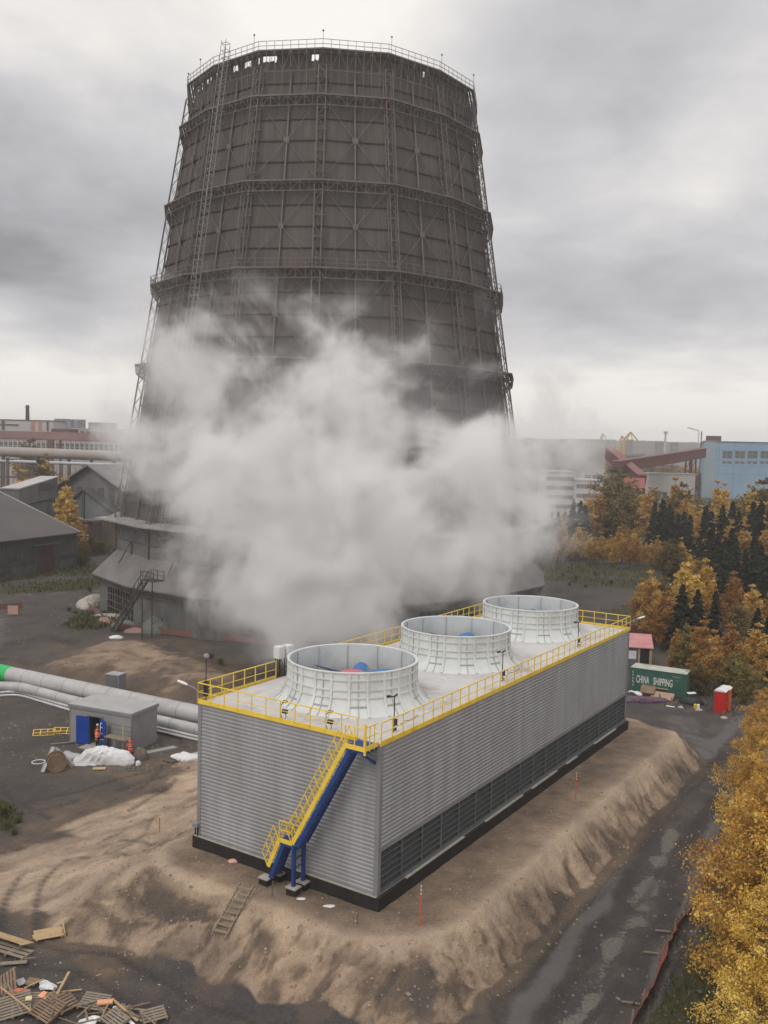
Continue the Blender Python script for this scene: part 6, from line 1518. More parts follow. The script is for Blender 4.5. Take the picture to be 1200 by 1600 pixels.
# ---- right side
def strip_office(a0, a1, ytop, Y, rows, label, ncol, y0, dy):
    Pa, Pb = AT(a0, ytop, Y), AT(a1, ytop + .8, Y); t_, l_ = bld('white_office', label, 'office', Pa, Pb, 14, 0, Pa.z, mat('white_panels', (.50, .49, .48), (.57, .56, .55), .85, 0, .1), M_PALE)
    for r_ in range(rows):
        za, zb = zt(a0, y0 + dy * r_, Y), zt(a0, y0 + dy * r_ + dy * .42, Y)
        MB().box(l_ * .03, l_ * .97, -.08, 0, zb, za).build('window_band', mat('pinkish_spandrel', (.30, .21, .20), (.36, .27, .25), .8, 0, .5), t_)
        windows(t_, [l_ * (.06 + .88 * (i + .5) / ncol) for i in range(ncol)], zb + .1, za - .1, l_ * .88 / ncol * .55, y=-.22, mull=False)
strip_office(852, 899, 738, 340, 4, 'white four-storey office with window bands beside the steam', 12, 744, 14.5)
strip_office(899.5, 939, 751, 336, 3, 'lower white office wing with window bands right of the taller one', 9, 756, 15)
Pa, Pb = AT(898, 700, 400), AT(946, 701, 400); hb, l_ = bld('tall_hall', 'tall windowless pale hall behind the white offices', 'hall', Pa, Pb, 30, 0, zt(920, 688, 400), M_PALE, M_PALE); windows(hb, [l_ * .45, l_ * .72, l_ * .88], zt(920, 748, 400), zt(920, 742, 400), 2.6)
# blue power house
Pa, Pb = AT(1097.5, 760, 560), AT(1290, 765, 540); ph, l_ = bld('blue_power_house', 'big light blue industrial hall with square windows at the right edge', 'industrial hall', Pa, Pb, 60, 0, zt(1100, 690, 560), mat('light_blue_panels', (.21, .335, .46), (.28, .41, .53), .8, 0, .06, c3=(.30, .37, .42), s3=.03), mat('blue_grey_edge', (.16, .18, .2), (.2, .22, .24), .8), over=.4)
xw = lambda px: (V2(AT(px, 710, 556)) - V2(Pa)).dot((V2(Pb) - V2(Pa)).normalized())
for px in (1136.5, 1156, 1175, 1194.5, 1214, 1233):
    windows(ph, [xw(px)], zt(px, 716, 556), zt(px, 705, 556), 5.4, mat('ochre_mullion', (.2, .17, .1), (.24, .2, .12), .8)); windows(ph, [xw(px)], zt(px, 724.3, 556), zt(px, 721, 556), 5.4)
m_ = MB()
for px in (1124, 1147): m_.box(xw(px) - .12, xw(px) + .12, -.06, 0, 0, zt(px, 691, 556))
for y in (704, 719, 728, 741): m_.box(0, l_, -.05, 0, zt(1150, y, 556) - .1, zt(1150, y, 556) + .1)
m_.build('panel_joint', mat('blue_joint', (.13, .23, .34), (.15, .26, .38), .8), ph)
MB().box(0, 6.5, -.3, 0, 0, zt(1097, 688, 560)).build('stair_tower_wall', mat('grey_blue', (.27, .33, .37), (.33, .38, .41), .85, 0, .08), ph)
MB().box(xw(1104), xw(1127), 8, 20, zt(1110, 689, 560), zt(1110, 680, 548)).build('roof_house', mat('dark_red_box', (.12, .05, .045), (.15, .065, .058), .85), ph)
# red conveyor galleries
M_CONV = mat('red_conveyor', (.135, .045, .038), (.175, .062, .052), .8, 0, .3)
def gallery_box(pa, pb, Ya, Yb, wd, hg_, label, posts):
    a, b_ = AT(*pa, Ya), AT(*pb, Yb); o_ = Vector((a.x, a.y, 0)); t_ = empty('conveyor_gallery', o_, 0, label, 'conveyor')
    MB().beam(a - o_, b_ - o_, wd, hg_).build('gallery', M_CONV, t_); MB().beam(a - o_ + Vector((0, 0, hg_ / 2 + .2)), b_ - o_ + Vector((0, 0, hg_ / 2 + .2)), wd + .5, .35).build('roof', mat('red_roof_pale', (.20, .09, .08), (.25, .12, .105), .8), t_)
    for f in posts:
        p = a.lerp(b_, f) - o_; m_ = MB()
        for s_ in (-1.6, 1.6): m_.beam((p.x + s_, p.y, 0), (p.x + s_ * .7, p.y, p.z - hg_ / 2), .8)
        for k in range(4): z = (p.z - hg_ / 2) * k / 4; z2 = (p.z - hg_ / 2) * (k + 1) / 4; m_.beam((p.x - 1.6, p.y, z), (p.x + 1.6, p.y, z2), .3)
        m_.build('support', M_CONV, t_)
gallery_box((962, 730), (1098, 708), 430, 540, 4, 5.2, 'long red inclined conveyor gallery rising to the blue hall', (.80, .88))
gallery_box((946, 703), (1003, 752), 470, 420, 4, 5.5, 'red conveyor gallery falling from the pale hall under the long one', (.3,))
Pa, Pb = AT(976, 762, 400), AT(1008, 764, 398); t_, l_ = bld('red_roof_house', 'small house with a bright red sloping roof below the conveyor', 'house', Pa, Pb, 7, 0, Pa.z - 1.2 + 1.2, M_DARK); MB().prism([(-.8, Pa.z), (8, Pa.z + 4.2), (8, Pa.z)], (0, 1, 0), (0, 0, 1), (l_, 0, 0)).build('roof', mat('brick_red_tin', (.25, .06, .055), (.3, .09, .08), .7), t_)
Pa, Pb = AT(1013, 757, 480), AT(1086, 757, 490); t_, l_ = bld('white_wall_building', 'low white walled building below the conveyor', 'building', Pa, Pb, 10, 0, zt(1050, 741, 485), M_PALE, M_HUTR); windows(t_, [l_ * .35, l_ * .37, l_ * .8], 1, 6, 2.2, mull=False)
Pa, Pb = AT(968, 722, 800), AT(1008, 723, 800); t_, l_ = bld('green_grey_block', 'greenish grey block seen beyond the conveyor galleries', 'building', Pa, Pb, 14, 0, zt(990, 709, 800), mat('greenish', (.22, .27, .24), (.27, .31, .28), .9), M_PALE); windows(t_, [l_ * (.1 + .1 * i) for i in range(9)], zt(990, 717, 800), zt(990, 712, 800), 1.6, mull=False)
for a0, a1, y, lab in ((945, 963, 687, 'grey tower blocks on the right horizon beside the steam'), (979, 990, 687, 'grey tower block on the horizon behind the yellow cranes'), (1028, 1037, 690, 'small pale block on the horizon left of the mast'), (1052, 1060, 691, 'small pale block on the horizon right of the mast')):
    Pa, Pb = AT(a0, 700, 1450), AT(a1, 700, 1450); t_, l_ = bld('distant_block', lab, 'tower block', Pa, Pb, 18, 0, zt(a0, y, 1450), mat('grey_panel_block', (.2, .2, .2)), M_PALE, 'blocks on the right horizon'); windows(t_, [l_ * .3, l_ * .7], zt(a0, y + 6, 1450), zt(a0, y + 2, 1450), l_ * .2, mull=False)
# port cranes and mast
M_CRY = mat('crane_yellow', (.50, .34, .10), (.56, .40, .14), .7)
def crane(Y, base, apex, tip, jib2, label):
    b = AT(*base, Y); o_ = Vector((b.x, b.y, 0)); t_ = empty('harbour_crane', o_, 0, label, 'crane', 'yellow harbour cranes')
    A_, T_ = AT(*apex, Y) - o_, AT(*tip, Y) - o_; B0_ = b - o_
    MB().beam((0, 0, 0), B0_, 3, 3).build('tower', M_CRY, t_); m_ = MB(); m_.beam(B0_, A_, 1.5); m_.beam(B0_ + Vector((3, 0, 0)), A_, .9); m_.build('boom', M_CRY, t_)
    MB().beam(A_, T_, 1.1).build('jib', M_CRY, t_); m_ = MB(); J_ = AT(*jib2, Y) - o_; m_.beam(A_, J_, .7); m_.build('stay', M_CRY, t_)
crane(900, (964, 706), (971.5, 681), (977, 686), (979, 700), 'yellow harbour crane with an upright boom, left of the pair on the right horizon')
crane(900, (974, 688), (985.5, 675), (997, 689), (990, 697), 'yellow harbour crane with a folded jib, right of the pair on the right horizon')
crane(1300, (939, 684), (942, 677), (947, 686), (940, 690), 'faint yellow crane half lost in the steam')
p = AT(1039, 700, 1200); t_ = empty('lighting_mast', (p.x, p.y, 0), 0, 'pale mast with a flared head on the right horizon', 'mast'); zt2 = AT(1039, 675, 1200).z
MB().tube([(0, 0, 0), (0, 0, zt2)], [2.2, 1.1], 8).build('shaft', M_PALE, t_); MB().lathe([(.6, zt2 - 5), (3.0, zt2), (3.0, zt2 + .6), (.3, zt2 + .6)], 8).build('head', M_PALE, t_)
p = AT(1095, 700, 570); t_ = empty('roof_aerial', (p.x, p.y, 0), 0, 'thin dark pole standing at the left corner of the blue hall', 'pole'); MB().beam((0, 0, 0), (0, 0, AT(1095, 674, 570).z), .5).build('pole', M_TDARK, t_)
a, b_ = AT(1074, 668, 1400), AT(1092, 673, 1400); t_ = empty('tower_crane', (b_.x, b_.y, 0), 0, 'faint tower crane arm above the horizon left of the blue hall', 'crane'); MB().beam((0, 0, 0), (0, 0, b_.z), 1.0).build('mast', M_PALE, t_); MB().beam((a.x - b_.x, 0, a.z), (0, 0, b_.z), 1.4).build('jib', M_PALE, t_)

# ================================================================ TREES
def leaf_mat(name, c1, c2, c3):
    M = bpy.data.materials.new(name); M.use_nodes = True; nt = M.node_tree; N = nt.nodes; L = nt.links; b = N['Principled BSDF']
    b.inputs['Roughness'].default_value = .7; b.inputs['Specular IOR Level'].default_value = .2
    a = N.new('ShaderNodeAttribute'); a.attribute_name = 'tone'; r_ = N.new('ShaderNodeValToRGB'); L.new(a.outputs['Fac'], r_.inputs[0]); c = r_.color_ramp
    c.elements[0].color = (*c1, 1); c.elements[1].color = (*c3, 1); e = c.elements.new(.5); e.color = (*c2, 1)
    oi = N.new('ShaderNodeObjectInfo'); hs = N.new('ShaderNodeHueSaturation'); mr = N.new('ShaderNodeMapRange'); mr.inputs[3].default_value = .485; mr.inputs[4].default_value = .515
    L.new(oi.outputs['Random'], mr.inputs[0]); L.new(mr.outputs[0], hs.inputs['Hue']); m2 = N.new('ShaderNodeMapRange'); m2.inputs[3].default_value = .72; m2.inputs[4].default_value = 1.15
    L.new(oi.outputs['Random'], m2.inputs[0]); L.new(m2.outputs[0], hs.inputs['Value']); L.new(r_.outputs[0], hs.inputs['Color'])
    L.new(hs.outputs[0], b.inputs['Base Color'])
    tr = N.new('ShaderNodeBsdfTranslucent'); L.new(hs.outputs[0], tr.inputs[0]); mx = N.new('ShaderNodeMixShader'); mx.inputs[0].default_value = .3
    L.new(b.outputs[0], mx.inputs[1]); L.new(tr.outputs[0], mx.inputs[2]); L.new(mx.outputs[0], N['Material Output'].inputs[0]); return M
M_GOLD = leaf_mat('golden_leaves', (.31, .145, .035), (.58, .32, .07), (.80, .52, .15))
M_GOLD2 = leaf_mat('pale_golden_leaves', (.40, .20, .04), (.68, .42, .10), (.88, .66, .25))
M_OLIVE = leaf_mat('olive_leaves', (.10, .08, .03), (.21, .16, .055), (.36, .25, .08))
M_SPRUCE = leaf_mat('spruce_needles', (.020, .026, .016), (.042, .048, .028), (.075, .078, .045))
M_BUSH = leaf_mat('green_bush_leaves', (.055, .06, .028), (.11, .11, .045), (.19, .17, .07))
M_BARK = mat('bark', (.12, .095, .075), (.2, .17, .14), .9, 0, 2); M_BIRCH = mat('birch_bark', (.34, .31, .28), (.22, .19, .17), .8, 0, 2, (1, 1, 5))
def leaves_obj(name, C, S, tone, m_, parent, flat=.0, sgrid=None):
    """C centres (n,3), S half size (n,), random oriented small leaf quads"""
    n = len(C); a = nrg.normal(size=(n, 3)); a /= np.linalg.norm(a, axis=1)[:, None]; b = nrg.normal(size=(n, 3)); b -= a * (a * b).sum(1)[:, None]; b /= np.linalg.norm(b, axis=1)[:, None]
    if sgrid is not None: a = sgrid / (np.linalg.norm(sgrid, axis=1)[:, None] + 1e-6); b = np.cross(a, nrg.normal(size=(n, 3))); b /= np.linalg.norm(b, axis=1)[:, None] + 1e-6
    A = a * S[:, None] * (1.0 if sgrid is None else 1.9); B_ = b * (S * (.62 if sgrid is None else .5))[:, None]
    V = np.stack([C - A, C + B_ * 1.0, C + A, C - B_], 1).reshape(-1, 3).astype(np.float32)
    me = bpy.data.meshes.new(name); me.vertices.add(4 * n); me.vertices.foreach_set('co', V.ravel()); me.loops.add(4 * n); me.loops.foreach_set('vertex_index', np.arange(4 * n, dtype=np.int32))
    me.polygons.add(n); me.polygons.foreach_set('loop_start', np.arange(0, 4 * n, 4, dtype=np.int32)); me.polygons.foreach_set('loop_total', np.full(n, 4, np.int32)); me.update(calc_edges=True)
    t = me.attributes.new('tone', 'FLOAT', 'FACE'); t.data.foreach_set('value', np.clip(tone, 0, 1).astype(np.float32)); me.materials.append(m_)
    o = bpy.data.objects.new(name, me); COL.objects.link(o); o.parent = parent; return o
def birch(h, rad, nleaf, lsize, m_, name='birch_tree', seed=0, low=.12, nb=70, spread=.5, cone=0.0):
    r_ = random.Random(seed); t_ = empty(name); mb = MB(); P = [Vector((0, 0, -.3))]; x = y = 0
    for i in range(1, 9): x += r_.uniform(-.02, .02) * h; y += r_.uniform(-.02, .02) * h; P.append(Vector((x * .5, y * .5, h * .97 * i / 8)))
    mb.tube(P, [h * .016 * (1 - i / 9) + .015 for i in range(9)], 7)
    C = []; T = []
    lob = [(r_.uniform(0, 6.28), r_.uniform(.15, .9), r_.uniform(.55, 1.25)) for _ in range(9)]
    for i in range(nb):
        f = low + (1 - low) * ((i + r_.random()) / nb); z0 = h * f * .92; a = i * 2.4 + r_.uniform(-.5, .5)
        shape = (math.sin(min(1, (1 - f) * 1.35 + .04) ** .75 * math.pi / 2)) * (1 if f > .3 else .55 + 1.5 * f)
        shape = shape * (1 - cone) + cone * (1.12 * (1 - f) ** .9 + .05); k = 1.0
        for la_, lz, amt in lob:
            dd = abs((a - la_ + math.pi) % (2 * math.pi) - math.pi)
            if dd < .8 and abs(f - lz) < .18: k *= amt
        ln = rad * shape * r_.uniform(.65, 1.12) * k + .15
        base = P[min(8, int(f * .95 * 8))].lerp(P[min(8, int(f * .95 * 8) + 1)], (f * .95 * 8) % 1) if f < .95 else P[8]
        up = r_.uniform(.35, .8) + cone * .5; d = Vector((math.cos(a), math.sin(a), up)); e = base + d * ln; e2 = e + Vector((math.cos(a) * ln * .12, math.sin(a) * ln * .12, -ln * r_.uniform(.02, .22)))
        mb.tube([base, base + (e - base) * .5 + Vector((0, 0, ln * .06)), e], [h * .004 + .012, .018, .008], 4, cap=False, smooth=False)
        m_n = max(3, int(nleaf / nb * (ln / (rad * .62)) * r_.uniform(.6, 1.3))); tone = r_.gauss(.5, .17)
        for q in range(m_n):
            u = r_.random() ** .6; p = base.lerp(e, u) if u < .8 else e.lerp(e2, (u - .8) / .2); sg = spread * (.15 + .22 * ln) * (.4 + .6 * u)
            C.append((p.x + r_.gauss(0, sg), p.y + r_.gauss(0, sg), p.z + r_.gauss(0, sg * .8))); T.append(tone + r_.gauss(0, .17))
    C = np.array(C); S = np.array([lsize * r_.uniform(.6, 1.3) for _ in C])
    mb.build('trunk', M_BARK if m_ in (M_OLIVE, M_BUSH) else M_BIRCH, t_); leaves_obj('crown', C, S, np.array(T), m_, t_); return t_
def spruce(h, rad, n, seed=0, ls=.32):
    r_ = random.Random(seed); t_ = empty('spruce_tree'); mb = MB(); mb.tube([(0, 0, -.3), (0, 0, h * .5), (0, 0, h)], [h * .014, h * .008, .02], 7)
    C = []; D = []; T = []; nb = int(h * 9)
    for i in range(nb):
        f = (i + r_.random()) / nb; z = h * (.06 + .94 * f); a = r_.uniform(0, 6.283); ln = (rad * (1 - f) ** .85 + .12) * r_.uniform(.6, 1.12); tone = r_.gauss(.45, .18)
        for q in range(int(n / nb * (.3 + 1.6 * (1 - f)))):
            u = r_.random() ** .7; sag = -ln * .35 * u * u + r_.gauss(0, .08); s_ = r_.gauss(0, .16 * ln * u + .05)
            C.append((math.cos(a) * ln * u - math.sin(a) * s_, math.sin(a) * ln * u + math.cos(a) * s_, z + sag + ln * .12 * u)); D.append((math.cos(a), math.sin(a), -.25 - .3 * u)); T.append(tone + r_.gauss(0, .15) + .2 * (u - .5))
    mb.build('trunk', M_BARK, t_); C = np.array(C); leaves_obj('crown', C, np.array([ls * r_.uniform(.6, 1.2) for _ in C]), np.array(T), M_SPRUCE, t_, sgrid=np.array(D)); return t_
PROTO = {}
used = set()
def plant(kind, x, y, h, rz, label, cat, group):
    p, h0 = PROTO[kind]
    o = p if kind not in used else copy_tree(p); used.add(kind)
    s_ = h / h0; o.location = (x, y, gz(x, y) if abs(x) < 200 and y < 250 else 0); o.rotation_euler = (0, 0, rz); w_ = rng.uniform(.88, 1.15); o.scale = (s_ * w_, s_ * w_, s_)
    for k in ('label', 'category', 'group'):
        if k in o: del o[k]
    return tag(o, label, cat, group)
PROTO['near_a'] = (birch(13.5, 2.8, 34000, .078, M_GOLD, seed=3, nb=130, low=.05, spread=.40, cone=.75), 13.5)
PROTO['near_b'] = (birch(12.0, 2.7, 28000, .08, M_GOLD2, seed=8, nb=110, low=.05, spread=.40, cone=.7), 12.0)
PROTO['gold_a'] = (birch(11, 2.3, 8500, .16, M_GOLD2, seed=11, nb=85, spread=.5, cone=.6), 11.0)
PROTO['gold_b'] = (birch(11, 2.5, 8500, .165, M_GOLD, seed=12, nb=80, spread=.5, low=.05, cone=.5), 11.0)
PROTO['gold_c'] = (birch(14, 2.0, 6500, .20, M_GOLD2, seed=13, nb=75, spread=.5, cone=.7), 14.0)
PROTO['gold_d'] = (birch(14, 2.5, 6500, .21, M_GOLD2, seed=17, nb=70, spread=.55, cone=.6), 14.0)
PROTO['olive_a'] = (birch(9, 2.8, 5000, .18, M_OLIVE, 'bush_tree', seed=14, nb=50, spread=.7, low=.03), 9.0)
PROTO['olive_b'] = (birch(13, 3.6, 4000, .28, M_OLIVE, 'bush_tree', seed=15, nb=50, spread=.7), 13.0)
PROTO['spruce_a'] = (spruce(14, 3.6, 11000, 21, .26), 14.0); PROTO['spruce_b'] = (spruce(16, 3.4, 9000, 22, .30), 16.0)
PROTO['bush'] = (birch(2.6, 2.0, 1500, .14, M_BUSH, 'bush', seed=16, nb=22, spread=1.0, low=.02), 2.6)
PROTO['far_gold'] = (birch(13, 3.2, 1300, .5, M_GOLD, 'far_tree', seed=18, nb=30, spread=.8), 13.0)
PROTO['far_olive'] = (birch(12, 3.6, 1300, .55, M_OLIVE, 'far_tree', seed=19, nb=30, spread=.8), 12.0)
def tree(kind, px, py, ytop, label, cat='tree', group=None, Y=None):
    """base seen at (px, py) on the ground, crown top at picture height ytop"""
    P = G(px, py) if Y is None else AT(px, py, Y); Yv = P.y; top = AT(px, ytop, Yv).z
    return plant(kind, P.x, P.y, max(1.2, top), rng.uniform(0, 6.28), label, cat, group)
# nearest golden birches along the right edge
plant('near_a', 18.1, 41.0, 13.6, 1.2, 'tallest golden birch close at the right edge of the picture', 'birch', 'golden birches along the right edge')
plant('near_b', 20.2, 46.2, 10.6, .4, 'golden birch directly behind the nearest one at the right edge', 'birch', 'golden birches along the right edge')
plant('near_b', 16.6, 38.0, 8.6, 2.6, 'lower golden birch at the bottom right corner, left of the tallest', 'birch', 'golden birches along the right edge')
plant('near_a', 19.8, 41.5, 12.5, 5.6, 'golden birch cut by the right edge at the bottom', 'birch', 'golden birches along the right edge')
plant('near_a', 22.9, 53.5, 9.4, 4.0, 'golden birch at the right edge beside the wet road bend', 'birch', 'golden birches along the right edge')
plant('near_b', 25.0, 60.0, 9.4, 1.9, 'golden birch at the right edge where the wet road turns, seen before the cabins', 'birch', 'golden birches along the right edge')
plant('near_a', 28.4, 67.5, 8.6, 1.1, 'tall golden birch right of the cabins at the picture edge', 'birch', 'golden birches along the right edge')
plant('near_b', 32.6, 76.0, 7.6, 5.0, 'golden birch right of the toilet cabins', 'birch', 'golden birches along the right edge')
plant('olive_a', 35.5, 80.0, 6.5, .5, 'olive bush tree at the right edge behind the cabins', 'bush', 'olive trees at the right edge')
plant('olive_a', 29.0, 60.0, 6.5, .8, 'dull olive tree at the right edge below the broad birch', 'bush', 'olive trees at the right edge')
# trees round the container and sheds
NR = [('gold_a', 1012, 1003, 893, 'golden tree standing alone behind the far end of the cooling building'), ('gold_b', 1034, 1010, 925, 'golden tree just right of the lone one'),
      ('gold_b', 1054, 1050, 985, 'small golden tree rising behind the container'), ('olive_a', 1075, 1062, 978, 'brownish olive tree right above the container'), ('gold_b', 1098, 1072, 972, 'slim golden tree between the container and the cabins'),
      ('gold_a', 1112, 1078, 985, 'golden tree behind the toilet cabins, left one'), ('gold_b', 1135, 1075, 975, 'golden tree behind the toilet cabins, right one'), ('olive_a', 1092, 1085, 1035, 'olive bush beside the green container'),
      ('olive_a', 1146, 1088, 1020, 'dark olive bush behind the orange cabin'), ('olive_a', 1165, 1100, 1040, 'olive bush right of the orange cabin'), ('gold_a', 1180, 1075, 975, 'golden tree at the right edge above the cabins'),
      ('spruce_a', 1062, 1018, 915, 'dark spruce behind the container, taller one'), ('spruce_a', 1086, 1020, 922, 'dark spruce behind the container, right one'), ('spruce_b', 1115, 1005, 925, 'dark spruce in the middle of the golden trees'),
      ('gold_a', 1068, 990, 880, 'golden crown above the dark spruces, left'), ('gold_b', 1095, 985, 875, 'golden crown above the dark spruces, right'), ('gold_b', 1140, 985, 895, 'bright golden crown left of the dark wood'), ('gold_a', 1172, 1000, 915, 'bright golden crown at the right below the dark wood'), ('gold_b', 1196, 1010, 930, 'golden crown cut by the right edge'),
      ('olive_a', 1150, 1010, 945, 'greenish crown amid the golden trees'), ('spruce_a', 1180, 1040, 950, 'dark spruce near the right edge'), ('olive_a', 1030, 985, 905, 'brown olive crown beside the lone golden tree'), ('gold_a', 1000, 985, 905, 'small brown golden tree at the edge of the field'), ('spruce_b', 1195, 1060, 965, 'dark spruce cut by the right edge')]
for k, px, py, yt, lab in NR: tree(k, px, py, yt, lab, 'tree', 'trees round the container and sheds')
# golden bush row along the field
for i in range(40):
    px = 866 + i * 4.9 + rng.uniform(-3, 3); py = 872 + (i * .5) + rng.uniform(-5, 6)
    tree(rng.choice(('gold_c', 'gold_c', 'gold_d')), px, py, py - rng.uniform(32, 60), 'bright golden bush in the row along the far side of the field', 'bush', 'golden bushes along the field')
for i in range(14):
    px = 1040 + i * 12 + rng.uniform(-4, 4); py = 905 + i * 3.5 + rng.uniform(-6, 6)
    tree(rng.choice(('gold_d', 'olive_b', 'gold_c')), px, py, py - rng.uniform(45, 70), 'golden or olive tree in the slanting row below the dark wood', 'tree', 'trees below the dark wood')
# mixed wood
W_ = [(870, 862, 800, 'spruce_a'), (893, 858, 780, 'spruce_b'), (905, 852, 783, 'spruce_a'), (918, 850, 770, 'gold_c'), (932, 850, 762, 'gold_c'), (945, 848, 790, 'spruce_b'), (958, 845, 735, 'olive_b'), (965, 850, 742, 'olive_b'), (972, 852, 790, 'gold_c'), (985, 850, 775, 'gold_d'), (998, 850, 765, 'gold_c'), (1010, 855, 760, 'gold_d'),
      (1020, 868, 785, 'spruce_b'), (1032, 872, 782, 'spruce_a'), (1043, 870, 788, 'spruce_b'), (1052, 855, 747, 'gold_c'), (1060, 858, 757, 'olive_b'), (1066, 860, 770, 'gold_d'), (1078, 862, 780, 'gold_c'), (1088, 866, 800, 'gold_d'), (1100, 880, 790, 'spruce_b'), (1108, 878, 800, 'spruce_a'), (1118, 860, 751, 'gold_c'), (1128, 862, 755, 'gold_c'),
      (1125, 885, 790, 'spruce_a'), (1140, 890, 785, 'spruce_b'), (1150, 895, 800, 'spruce_a'), (1163, 868, 758, 'gold_c'), (1172, 900, 785, 'spruce_b'), (1182, 905, 790, 'spruce_a'), (1192, 880, 752, 'olive_b'), (1200, 908, 780, 'spruce_b'), (1160, 915, 830, 'spruce_a'), (1185, 925, 840, 'spruce_b'), (1175, 895, 770, 'gold_d'), (1205, 885, 760, 'gold_c'), (1200, 940, 860, 'spruce_a'), (1130, 915, 840, 'spruce_b'), (1112, 900, 830, 'spruce_a'), (1145, 935, 850, 'spruce_b'), (1170, 955, 880, 'spruce_a'), (1185, 875, 800, 'spruce_b'), (880, 850, 795, 'gold_d'), (1095, 850, 790, 'gold_d')]
W_ += [(1098 + i * 8.5 + rng.uniform(-4, 4), 892 + (i % 4) * 17 + i * 3.2, 800 + (i % 4) * 14 + i * 2.5, rng.choice(('spruce_a', 'spruce_b'))) for i in range(14)] + [(1030 + i * 9, 876 + i, 800 + 5 * (i % 2), 'spruce_b') for i in range(6)] + [(1108, 905, 815, 'gold_c'), (1136, 912, 812, 'gold_c'), (1160, 925, 820, 'gold_c'), (1190, 935, 815, 'gold_c'), (890, 868, 805, 'spruce_a'), (912, 862, 790, 'spruce_b')]
nm = {'s': 'dark spruce', 'g': 'golden birch', 'o': 'dull olive tree'}
for px, py, yt, k in W_: tree(k, px, py, yt, nm[k[0]] + ' standing in the mixed wood between the field and the blue hall', 'tree', 'trees of the mixed wood')
# farther trees fill the plain before the hall and offices
for i in range(60):
    Y = rng.uniform(290, 430); px = rng.uniform(850, 1215); p = AT(px, 800, Y); h = rng.uniform(6, 10.5)
    if px < 960: h = rng.uniform(4, 7)
    plant(rng.choice(('far_gold', 'far_olive', 'far_olive', 'spruce_b')), p.x, Y, h, rng.uniform(0, 6), 'distant autumn tree of the belt before the far industrial buildings', 'tree', 'trees before the far industrial buildings')
for i in range(60):
    Y = rng.uniform(570, 1000); px = rng.uniform(930, 1100); p = AT(px, 800, Y); plant(rng.choice(('far_gold', 'far_olive', 'far_olive')), p.x, Y, rng.uniform(12, 18), rng.uniform(0, 6), 'distant tree seen under and beyond the conveyor', 'tree', 'trees beyond the conveyor')
# left side
tree('gold_c', 100, 820, 748, 'yellow birch standing between the warehouse and the hangar', Y=205); tree('gold_c', 112, 823, 770, 'smaller yellow birch right beside the one between the sheds', Y=203)
tree('gold_d', 40, 780, 735, 'orange tree at the left behind the warehouse roof', Y=250); tree('gold_c', 70, 760, 708, 'pale yellow tree before the elevated duct', Y=270); tree('olive_b', 60, 760, 720, 'olive tree left of the pale yellow one before the duct', Y=262); tree('olive_b', 50, 700, 688, 'yellowish tree before the long factory wall', Y=440); tree('gold_d', 40, 700, 690, 'golden tree before the long factory wall', Y=438)
for px, py, yt in ((128, 872, 838), (145, 868, 836), (160, 866, 842), (135, 878, 850), (172, 872, 845)): tree('olive_a', px, py, yt, 'yellow-olive bush between the warehouse corner and the old tower', 'bush', 'bushes beside the old tower')
for i in range(15):
    f = i / 14; px = -5 + f * 135; py = 903 - f * 22 + rng.uniform(-3, 3); tree('bush', px, py, py - rng.uniform(12, 20), 'low green bush along the foot of the warehouse wall', 'bush', 'bushes along the warehouse')
for px, py, s_ in ((12, 1296, 1.0), (28, 1285, .8), (5, 1275, .9), (22, 1305, .7), (118, 962, 1.2), (130, 945, 1.4), (108, 955, 1.0), (345, 1040, 1.2), (330, 1030, 1.0), (140, 925, 1.3), (900, 905, 1.2), (930, 900, 1.3), (915, 918, 1.0), (955, 912, 1.3), (890, 915, .9)):
    P = G(px, py); plant('bush', P.x, P.y, s_ * .55, rng.uniform(0, 6), 'low scrubby green bush growing on open muddy ground', 'bush', 'scrub on open ground')
# thin grass
def grass(n, regs, label):
    V = []; F_ = []; T = []; pts = []
    while len(pts) < n:
        x0, y0, x1, y1, r_ = rng.choice(regs); f = rng.random(); a = rng.uniform(0, 6.28); q = r_ * math.sqrt(rng.random()); pts.append((x0 + (x1 - x0) * f + math.cos(a) * q, y0 + (y1 - y0) * f + math.sin(a) * q))
    A = np.array(pts); Z = ground_h(A[:, 0], A[:, 1]); h = nrg.uniform(.12, .4, n) * (1 + (A[:, 1] > 90)); C = np.stack([A[:, 0], A[:, 1], Z + h * .5], -1)
    D = np.stack([nrg.normal(0, .35, n), nrg.normal(0, .35, n), np.ones(n)], -1); o = leaves_obj('grass', C, h * .3, nrg.random(n), M_BUSH, None, sgrid=D); tag(o, label, 'grass', kind='stuff')
grass(9000, GRASSP[:1] + GRASSP[1:5] * 2 + [(13.5, 40, 19, 50, 2.2), (19, 50, 26, 62, 2.2), (26, 62, 31, 72, 2)], 'thin green weeds on the muddy ground and under the trees')
grass(3500, GRASSP[5:8] + [(36, 96, 50, 118, 7)], 'rough grass over the far field')
